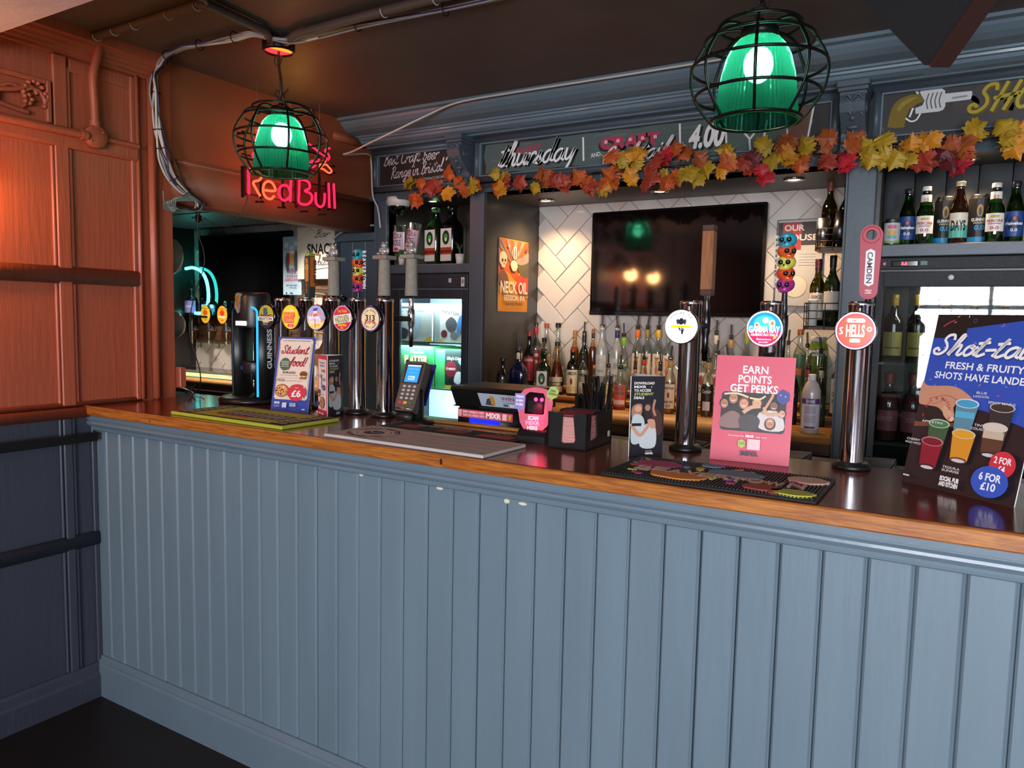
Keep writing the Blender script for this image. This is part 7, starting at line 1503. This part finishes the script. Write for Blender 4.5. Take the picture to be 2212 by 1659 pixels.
# ================================================================ left bottle fridge
mat('fridge_navy', '#252c36', .45, bump=.3, bscale=300); mat('fridge_grey', '#3c3f42', .45, bump=.8, bscale=500, var=.3, vscale=300); mat('fridge_in', '#c9dde6', .4)
fl = thing('bottle_fridge', 'dark fridge with glass door full of cider boxes behind the left taps', 'fridge', (.115, 1.485, .2))
zz = lambda z: z-.2; xx = lambda x: x-.115
for a in ((xx(.118), xx(.13), .02, .365), (xx(.612), xx(.624), .02, .365)): MB().box(a[0], a[1], a[2], a[3], 0, zz(1.645)).build('cabinet_side', M['fridge_navy'], fl)
MB().box(xx(.13), xx(.612), .35, .365, 0, zz(1.645)).build('cabinet_back', M['fridge_in'], fl); MB().box(xx(.13), xx(.612), .02, .35, zz(1.56), zz(1.645)).build('cabinet_top', M['fridge_in'], fl)
MB().box(xx(.13), xx(.612), .02, .35, 0, zz(.74)).build('cabinet_floor', M['fridge_in'], fl)
MB().box(xx(.119), xx(.624), -.002, .02, zz(1.578), zz(1.652), .003).build('header_panel', M['fridge_navy'], fl)
d = bpy.data.objects.new('door', None); COL.objects.link(d); d.parent = fl
for a, b, c, e in ((.119, .2, .75, 1.575), (.588, .623, .75, 1.575), (.2, .588, 1.528, 1.575), (.2, .588, .75, .82)): MB().box(xx(a), xx(b), 0, .02, zz(c), zz(e), .002).build('door_frame', M['fridge_navy'], d)
MB().box(xx(.2), xx(.588), .006, .01, zz(.82), zz(1.528)).build('door_glass', glass('fridge_glass', '#e9f2f2', .1), d)
p = Print(); p.rect(0, 0, .02, .045, '#d8d4d2'); p.rect(.004, .015, .016, .035, '#9a7a80'); p.rect(-.075, .02, -.058, .04, '#b9c4c8'); p.build('sticker', fl, facing(xx(.585), -.0022, zz(1.588)))
MB().box(xx(.235), xx(.275), -.006, 0, zz(1.6), zz(1.622), .002).build('controller', M['black_gloss'], fl)
for z in (1.31, 1.075): MB().box(xx(.132), xx(.61), .03, .345, zz(z)-.006, zz(z)).build('glass_shelf', glass('shelf_glass', '#cfe6e0', .15, tint=.2), fl)
def carton(x0, x1, y0, z0, h, label, face, draw, d=.2):
    g = thing('drink_box', label, 'box', (x0, y0, z0), group='cider boxes in the fridge')
    MB().box(0, x1-x0, 0, d, 0, h, .003).build('carton', mat('carton_'+face.strip('#'), face, .6), g)
    p = Print(); draw(p, x1-x0, h); p.build('print', g, facing(0, -.0002, 0)); return g
def c_white(p, w, h):
    p.rect(0, 0, w, h, '#c3c6c2'); p.rect(w*.1, h*.86, w*.5, h*.92, '#4a525a'); p.text('STILL CLOUDY CIDER', w*.42, h*.78, h*.05, '#5a6268', w=w*.7); p.poly([(w*.45, h*.1), (w*.6, h*.1), (w*.7, h*.6), (w*.5, h*.7)], '#a9c4d8'); p.blob([(w*.1, h*.1), (w*.3, h*.06), (w*.36, h*.28), (w*.16, h*.34)], '#2c3036'); p.poly([(w*.75, 0), (w, 0), (w, h*.16)], '#d8a42a'); p.poly([(0, 0), (w*.3, 0), (0, h*.12)], '#d8a42a')
def c_white2(p, w, h):
    p.rect(0, 0, w, h, '#cfcdc6'); p.rect(0, 0, w*.2, h, '#9aa4a4'); p.text('KENTISH', w*.56, h*.72, h*.1, '#3a3436', w=w*.6, rot=-.15); p.blob([(w*.4, h*.5), (w*.6, h*.66), (w*.8, h*.5), (w*.7, h*.3), (w*.5, h*.3)], '#4a4a50'); p.ell(w*.36, h*.22, w*.11, h*.1, '#6a1c2c'); p.ell(w*.7, h*.18, w*.13, h*.1, '#7a7a7c'); p.poly([(w*.2, 0), (w*.4, 0), (w*.2, h*.1)], '#c8a82a'); p.blob([(w*.8, h*.2), (w*.98, h*.4), (w*.98, h*.7), (w*.84, h*.6)], '#4a8ac8')
def c_green(p, w, h):
    p.rect(0, 0, w, h, '#2f8a4c'); p.script('Hawkes', w*.58, h*.82, h*.1, '#b8e0c0', w=w*.35, thick=.08)
    for c, dx in (('#1c2a1c', .004), ('#d8b48a', 0)): p.text('FLATTER', w*.56+dx, h*.56-dx, h*.2, c, w=w*.62, bold=.07)
    p.rect(w*.7, h*.05, w*.88, h*.16, '#8ac8a0'); p.text('OPEN', w*.79, h*.08, h*.05, '#2f8a4c', w=w*.13); p.ell(w*.76, h*.24, w*.05, h*.03, '#e8f0e8')
def c_dark(p, w, h):
    p.rect(0, 0, w*.34, h, '#3fae62'); p.rect(w*.34, 0, w, h, '#1c2a2a'); p.text("Lilley's Cider", w*.66, h*.74, h*.08, '#e8ece8', w=w*.5); p.ell(w*.55, h*.5, w*.22, h*.2, '#7a1c2c'); p.text('CHERRY', w*.55, h*.48, h*.06, '#f0e0e0', w=w*.34); p.blob([(w*.4, h*.06), (w*.6, h*.02), (w*.66, h*.22), (w*.48, h*.26)], '#0f1416'); p.blob([(w*.66, h*.2), (w*.86, h*.14), (w*.94, h*.4), (w*.76, h*.44)], '#dde4e8'); p.rect(w*.34, 0, w, h*.09, '#c8b42c'); p.poly([(w*.8, h*.7), (w, h*.9), (w, h*.5)], '#8ab4d8')
carton(.136, .375, 1.53, 1.3105, .195, 'white still cider box on the upper fridge shelf', '#c3c6c2', c_white); carton(.382, .56, 1.54, 1.3105, .195, 'white fruit cider box at the right of the upper fridge shelf', '#cfcdc6', c_white2)
carton(.136, .385, 1.53, 1.0755, .21, 'green cider box with blocky lettering on the lower fridge shelf', '#2f8a4c', c_green); carton(.392, .57, 1.54, 1.0755, .2, 'green and black cherry cider box on the lower fridge shelf', '#3fae62', c_dark)
fll = area_light('fridge_light', (.36, 1.525, 1.545), (.36, 1.6, 1.2), .4, .03, 9, (.85, .97, 1)); fll.parent = fl; fll.matrix_parent_inverse = T(-.115, -1.485, -.2)
fll2 = area_light('fridge_light', (.36, 1.62, 1.06), (.36, 1.7, .9), .4, .06, 5, (.7, .92, 1))
fll3 = area_light('fridge_light', (.36, 1.51, 1.295), (.36, 1.62, 1.1), .4, .02, 4, (.85, .97, 1)); fll3.parent = fl; fll3.matrix_parent_inverse = T(-.115, -1.485, -.2); fll2.parent = fl; fll2.matrix_parent_inverse = T(-.115, -1.485, -.2)  # fll3: extra light under the upper shelf, added to brighten the lower boxes
# ================================================================ right bottle fridge
fr = thing('bottle_fridge', 'grey glass-door wine fridge under the shelf of beers', 'fridge', (2.42, 1.485, .2))
zz = lambda z: z-.2; xx = lambda x: x-2.42
for a in ((.0, .012), (.72, .732)): MB().box(a[0], a[1], .02, .24, 0, zz(1.684)).build('cabinet_side', M['black_plastic'], fr)
MB().box(.012, .72, .23, .245, 0, zz(1.684)).build('cabinet_back', M['black_plastic'], fr); MB().box(.012, .72, .02, .23, zz(1.6), zz(1.684)).build('cabinet_top', M['black_plastic'], fr); MB().box(.012, .72, .02, .23, 0, zz(.62)).build('cabinet_floor', M['black_plastic'], fr)
MB().box(.0, .732, -.004, .02, zz(1.642), zz(1.682), .003).build('header_panel', M['fridge_grey'], fr)
MB().box(.044, .13, -.008, -.003, zz(1.652), zz(1.672), .003).build('controller', M['black_gloss'], fr)
p = Print(); p.text('3.6', .086, 0, .011, '#ff2a4a', bold=.05); p.build('readout', fr, facing(0, -.0083, zz(1.657)), m=lit_print('print_red', 2.5))
MB().box(.016, .03, -.008, -.003, zz(1.654), zz(1.67), .001).build('switch', M['black_plastic'], fr); MB().ball((.023, -.0085, zz(1.662)), .0025, .001, .0025, 8, 5).build('switch_light', emis('scan_red', '#ff2048', 9), fr)
p = Print(); p.rect(.137, 0, .158, .014, '#4a6a5a'); p.build('sticker', fr, facing(0, -.0042, zz(1.656)))
d = bpy.data.objects.new('door', None); COL.objects.link(d); d.parent = fr
for a, b, c, e in ((.0, .022, .64, 1.634), (.71, .732, .64, 1.634), (.022, .71, 1.58, 1.634), (.022, .71, .64, .7)): MB().box(a, b, -.006, .02, zz(c), zz(e), .003).build('door_frame', M['fridge_grey'], d)
MB().box(.022, .71, .004, .009, zz(.7), zz(1.58)).build('door_glass', glass('fridge_glass_mirror', '#d8dedc', .06), d)
MB().lathe([(0, 0), (.009, 0), (.009, .003), (0, .004)], 18, (.233, -.006, zz(1.612)), '-y').build('lock', M['white_plastic'], d)
for z in (1.305, 1.008, .8): MB().box(.014, .718, .025, .228, zz(z)-.006, zz(z)).build('glass_shelf', glass('shelf_glass', '#cfe6e0', .15, tint=.2), fr)
cold = dict(group='bottles inside the wine fridge', name='wine_bottle')
for k, x in enumerate((2.475, 2.555, 2.64, 2.73, 2.82, 2.91)):
    B_(x, 1.6, 1.3055, .034, .25, ['green wine bottle with gold top in the fridge by the red tap', 'second green wine bottle on the upper fridge shelf', 'third green wine bottle on the upper fridge shelf, by the shot poster', 'fourth wine bottle on the upper fridge shelf behind the poster', 'fifth wine bottle on the upper fridge shelf behind the poster', 'sixth wine bottle on the upper fridge shelf behind the poster'][k], 'wine', 'olive', None, cap='#a8862c', collar='#a8862c', lab=['#b8a85a', ('r', .3, .36, '#6a5a2a', 0, .7)], lz=(.1, .45), **cold)
    B_(x, 1.6, 1.0085, .037, .255, ['pink rose bottle on the lower fridge shelf by the red tap', 'second pink rose bottle on the lower fridge shelf', 'third pink rose bottle on the lower fridge shelf, by the shot poster', 'fourth pink bottle on the lower fridge shelf behind the poster', 'fifth pink bottle on the lower fridge shelf behind the poster', 'sixth pink bottle on the lower fridge shelf behind the poster'][k], 'wine', 'clear', 'rose', .7, cap='#a85a4c', collar='#a85a4c', lab=['#b0606c', ('t', 'ROSE', .5, .2, '#d8a0a8', 1)], lz=(.16, .46), **cold)
fll = area_light('fridge_light', (2.78, 1.53, 1.59), (2.78, 1.6, 1.2), .5, .03, 1.2, (1, .97, .92)); fll.parent = fr; fll.matrix_parent_inverse = T(-2.42, -1.485, -.2)
# ================================================================ side bar seen through the passage
tv2 = thing('television', 'black television on the tiles of the side bar behind the stout tap', 'television', (-2.02, 1.935, 1.385))
MB().box(0, .93, .0, .03, 0, .592, .004).build('casing', M['black_plastic'], tv2)
MB().box(.012, .918, -.0012, .001, .014, .58).build('screen', M['screen_black'], tv2)
MB().box(.36, .56, .03, .064, .2, .4).build('wall_mount', M['black_metal'], tv2)
p = Print(); p.rect(0, 0, .13, .075, '#2a4a8c'); p.rect(0, .05, .13, .075, '#b9c4d0'); p.text('NOTICE', .065, .03, .012, '#d8e0f0'); p.build('notice', tv2, facing(.03, -.002, .03), m=M['print'])
tb = thing('tap_board', 'dark wooden board on the side bar tiles carrying a row of taps', 'tap board', (-2.14, 1.965, 1.235))
MB().box(0, 1.2, 0, .03, 0, .162, .003).build('board', M['walnut'], tb)
def wall_tap(x, label):
    g = thing('wall_tap', label, 'beer tap', (x, 1.9645, 1.315), group='chrome taps on the wooden board')
    MB().lathe([(.011, 0), (.016, .012), (.011, .03), (.009, .06)], 14, axis='-y').build('shank', M['steel'], g)
    MB().lathe([(0, .2), (.009, .2), (.011, .19), (.01, .12), (.007, .1), (.012, .07), (.014, .04), (.013, .0), (.014, -.02), (.009, -.035), (.007, -.075), (.005, -.11), (0, -.11)], 14, (0, -.062, 0)).build('faucet', M['chrome'], g)
    MB().tube([(0, -.062, .0), (.035, -.07, .004), (.06, -.075, .01)], [.005, .004, .008], 8).build('side_lever', M['steel'], g)
for x, l in ((-2.06, 'chrome wall tap nearest the teal neon'), (-1.875, 'chrome wall tap between the two oval badges'), (-1.69, 'chrome wall tap to the left of the stout tap'), (-1.5, 'chrome wall tap seen through the stout tap arch'), (-1.31, 'chrome wall tap just right of the stout tap'), (-1.12, 'chrome wall tap between the first chrome columns')): wall_tap(x, l)
def oval(x, label, c1, c2, txt):
    g = thing('tap_badge', label, 'badge', (x, 1.885, 1.33), group='oval badges of the side bar')
    MB().lathe([(0, 0), (1, 0), (1.0, .012), (.9, .016), (0, .016)], 28, axis='y').build('badge_body', M['black_gloss'], g, Matrix.Diagonal((.055, 1, .064, 1)) @ T(0, 0, 1.4))
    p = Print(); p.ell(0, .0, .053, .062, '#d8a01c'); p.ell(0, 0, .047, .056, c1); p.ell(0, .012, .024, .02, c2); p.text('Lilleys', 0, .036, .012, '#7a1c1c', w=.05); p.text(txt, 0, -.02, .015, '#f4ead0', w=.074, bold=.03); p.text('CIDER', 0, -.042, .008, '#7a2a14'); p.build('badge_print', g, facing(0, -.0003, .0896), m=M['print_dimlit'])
    MB().tube([(0, .016, .06), (0, .03, .03), (0, .055, 0)], .005, 6).build('badge_stem', M['steel'], g)
oval(-1.885, 'oval yellow cider badge with a tropical fruit picture', '#e6c02c', '#c85a1c', 'TROPICAL'); oval(-1.705, 'oval orange cider badge with a red mango picture', '#ec9a2c', '#c8341c', 'Mango')
# teal neon with a bottle inside
nb = thing('neon_loop', 'teal neon loop around a dark gin bottle on the tap board', 'neon sign', (-2.0, 1.9, 1.398))
MB().box(-.13, .14, -.02, .03, .0, .012).build('neon_base', M['black_metal'], nb)
MB().tube(cat([(-.115, 0, .345), (-.03, 0, .35), (.06, 0, .32), (.115, 0, .25), (.132, 0, .15), (.11, 0, .07), (.05, 0, .03), (-.115, 0, .035)], 7), .0105, 8).build('neon_tube', emis('neon_teal', '#3df5ea', 9), nb)
bottle(-2.06, 1.9, 1.4105, .045, .19, 'dark apothecary gin bottle with diamond label inside the teal neon', 'stout', 'black', None, cap='#23222a', lab=['#6a6ab0', ('e', .5, .7, .5, '#8a8ad0'), ('t', 'GIN', .45, .16, '#e0e0f4', .9)], lz=(.1, .55), name='gin_bottle', group=None)
fp = thing('fern', 'dark trailing fern behind the teal neon loop', 'plant', (-2.1, 1.955, 1.398))
rr = random.Random(12)
for k in range(26):
    a = rr.uniform(-.4, PI+.4); q = rr.uniform(.02, .05); P = cat([(0, 0, .12), (q*.5*math.cos(a), -.02, .2+.06*math.sin(a)), (q*math.cos(a), -.03, .17+.05*math.sin(a))], 4)
    MB().tube(P, [.004*(1-.8*i/(len(P)-1)) for i in range(len(P))], 4).build('frond', mat('plant_deep', '#16281c', .5), fp)
MB().lathe([(0, 0), (.022, 0), (.03, .1), (0, .1)], 16, cap=False).build('pot', M['black_plastic'], fp)
# balloons beside the jamb
mat('balloon', '#8fa199', .25, coat=.3)
for z, rx, rz_, lab_ in ((1.705, .062, .084, 'upper grey-green balloon half hidden by the orange wall edge'), (1.40, .066, .066, 'lower grey-green balloon half hidden by the orange wall edge')):
    g = thing('balloon', lab_, 'balloon', (-.36, .56, z-.02), group='grey-green balloons by the passage')
    m = MB(); m.ball((0, 0, 0), rx, rx, rz_, 20, 14); m.build('balloon_skin', M['balloon'], g); MB().lathe([(.002, -.006), (.008, -.016)], 8, (0, 0, -rz_)).build('knot', M['balloon'], g)
    MB().tube(cat([(0, 0, -rz_), (.06 if z > 1.5 else .0, -.06, -rz_-.12), (.1 if z > 1.5 else 0, -.12, 1.115-z)], 6), .0012, 4).build('string', M['cable_white'], g)
# drip tray and runner of the side bar
dt = thing('steel_drip_tray', 'long ribbed steel drip tray under the side bar taps', 'drip tray', (-2.14, 1.72, 1.0205))
MB().box(0, 1.2, 0, .24, 0, .016, .003).build('tray_body', M['steel'], dt)
for k in range(60): MB().box(.012+k*.0197, .024+k*.0197, .015, .225, .0165, .019).build('tray_bar', M['chrome'], dt)
rn = thing('bar_runner', 'teal and yellow bar runner along the front of the side counter', 'bar mat', (-2.1, 1.5, 1.0205))
MB().box(0, 1.3, 0, .2, 0, .006, .002).build('mat_base', mat('runner', '#4a7a78', .7), rn)
p = Print(); p.rect(.02, .02, 1.28, .18, '#c8b06a'); rr = random.Random(3)
for k in range(40): p.ell(rr.uniform(.05, 1.25), rr.uniform(.04, .16), .02, .012, rr.choice(['#c85a3a', '#5a8a7a', '#e0d8b0', '#8a3a4a']), 12); p.k -= 1
p.build('print', rn, T(0, 0, .0062), m=M['print_matt'])
# posters of the side bar
def wall_poster(label, x0, x1, z0, z1, y, draw):
    g = thing('wall_poster', label, 'poster', (x0, y, z0)); MB().box(0, x1-x0, 0, .004, 0, z1-z0).build('paper', M['white_plastic'], g)
    p = Print(); draw(p, x1-x0, z1-z0); p.build('print', g, facing(0, -.0002, 0)); return g
def win(p, w, h):
    p.rect(0, 0, w, h, '#a9c6dc'); p.rect(0, h*.75, w, h, '#8fb4d0')
    for a, b in ((.2, .86), (.5, .8), (.72, .88)): p.rrect(w*(a-.1), h*(b-.04), w*(a+.1), h*(b+.04), w*.03, '#c4dcea')
    p.blob([(w*.2, h*.42), (w*.14, h*.6), (w*.24, h*.74), (w*.34, h*.6), (w*.32, h*.42)], '#4a5a66'); p.blob([(w*.66, h*.42), (w*.6, h*.62), (w*.74, h*.78), (w*.84, h*.6), (w*.8, h*.42)], '#4a5a66'); p.rrect(w*.42, h*.5, w*.62, h*.78, w*.04, '#d8a45a'); p.rect(w*.42, h*.7, w*.62, h*.76, '#efe2cc'); p.rect(w*.3, h*.52, w*.38, h*.72, '#a8303a')
    p.text('WIN', w*.46, h*.36, h*.1, '#8a2c4a', w=w*.5, bold=.02); p.text('AN ENGLAND', w*.5, h*.305, h*.035, '#a8486a', w=w*.64); p.text('LEGENDS SHIRT', w*.5, h*.24, h*.05, '#c83a52', w=w*.8); p.text('BUY ANY PINT', w*.5, h*.15, h*.03, '#3a4a5a', w=w*.6); p.text('AT THE BAR', w*.55, h*.11, h*.025, '#3a4a5a', w=w*.4); p.ell(w*.2, h*.03, w*.04, w*.04, '#3a4a5a', 12); p.rect(w*.4, h*.022, w*.56, h*.04, '#3a4a5a')
wall_poster('pale blue WIN poster on the side bar between screen and snacks sign', -1.15, -.985, 1.56, 1.935, 1.93, win)
def snacks(p, w, h):
    p.rect(0, 0, w, h, '#dcd6ca'); p.line([(w*.02, h*.75), (w*.3, h*.98)], .003, '#b8b0a2'); p.line([(w*.3, h*.98), (w*.55, h*.78)], .003, '#b8b0a2')
    p.script('Bar', w*.58, h*.8, h*.14, '#2a2624', w=w*.36, thick=.09, slant=.35); p.text('SNACKS', w*.6, h*.48, h*.2, '#1f1c1b', w=w*.74, bold=.03); p.script('available', w*.62, h*.26, h*.15, '#2a2624', w=w*.6, thick=.09, slant=.35); p.line([(w*.4, h*.18), (w*.8, h*.22)], .004, '#2a2624')
wall_poster('cream Bar SNACKS sign hanging above the serving paddles', -1.0, -.62, 1.66, 1.985, 1.915, snacks)
wood('paddle_wood', '#2c1a10', '#46301f', axis=2, scale=14); wood('paddle_pale', '#5a4030', '#7a5a44', axis=0, scale=14)
for z, lab_ in ((1.80, 'upper dark wooden serving paddle under the snacks sign'), (1.555, 'middle dark wooden serving paddle behind the taps'), (1.31, 'lowest dark wooden serving paddle behind the taps')):
    g = thing('serving_paddle', lab_, 'serving board', (-.80, 1.955, z), group='serving paddles on pegs')
    out = [(-.02, 0), (-.018, .012), (0, .02), (.018, .012), (.02, 0), (.024, -.05), (.05, -.09), (.1, -.105), (.105, -.13), (-.105, -.13), (-.1, -.105), (-.05, -.09), (-.024, -.05)]
    MB().extr(out, 'y', 0, .018).build('handle_plate', M['paddle_wood'], g); MB().box(-.105, .105, -.002, .02, -.205, -.13, .002).build('paddle_blade', M['paddle_pale'], g)
    p = Print(); p.text('BULLEIT', 0, -.17, .022, '#3a281c', w=.11, bold=.03); p.text('BOURBON', 0, -.192, .01, '#3a281c', w=.07); p.build('branding', g, facing(0, -.0022, 0))
    MB().tube([(-.0, .02, .004), (0, -.1, .012)], .007, 8).build('peg', mat('dowel', '#b98a5a', .5), g)
# small things on the bar by the jamb
ad = thing('adapter_box', 'small brown power adapter box on the orange wall edge', 'adapter', (-.02, .335, 1.135))
MB().box(0, .045, .0, .028, 0, .08, .003).build('case', O, ad)
MB().tube(cat([(.02, .02, 0), (.05, .05, -.02), (.03, .07, -.034), (.1, .06, -.034), (.15, .03, -.033)], 6), .0022, 5).build('lead', M['cable_white'], ad)
for k in range(4): MB().tube([(.03+.022*math.cos(t+k), .055+.02*math.sin(t), -.028+.008*k+.012*math.sin(2*t+k)) for t in [2*PI*i/20 for i in range(20)]], .0022, 5, True).build('coiled_lead', M['cable_black'], ad)
# pipes of white cable over the plank door
tag(MB().tube(cat([(-.25, 1.47, 1.845), (-.2, 1.47, 1.875), (-.1, 1.465, 1.9), (.04, 1.465, 1.905)], 6), .006, 6).build('door_cable', M['cable_grey']), 'grey cables running over the top of the plank door', 'cable')
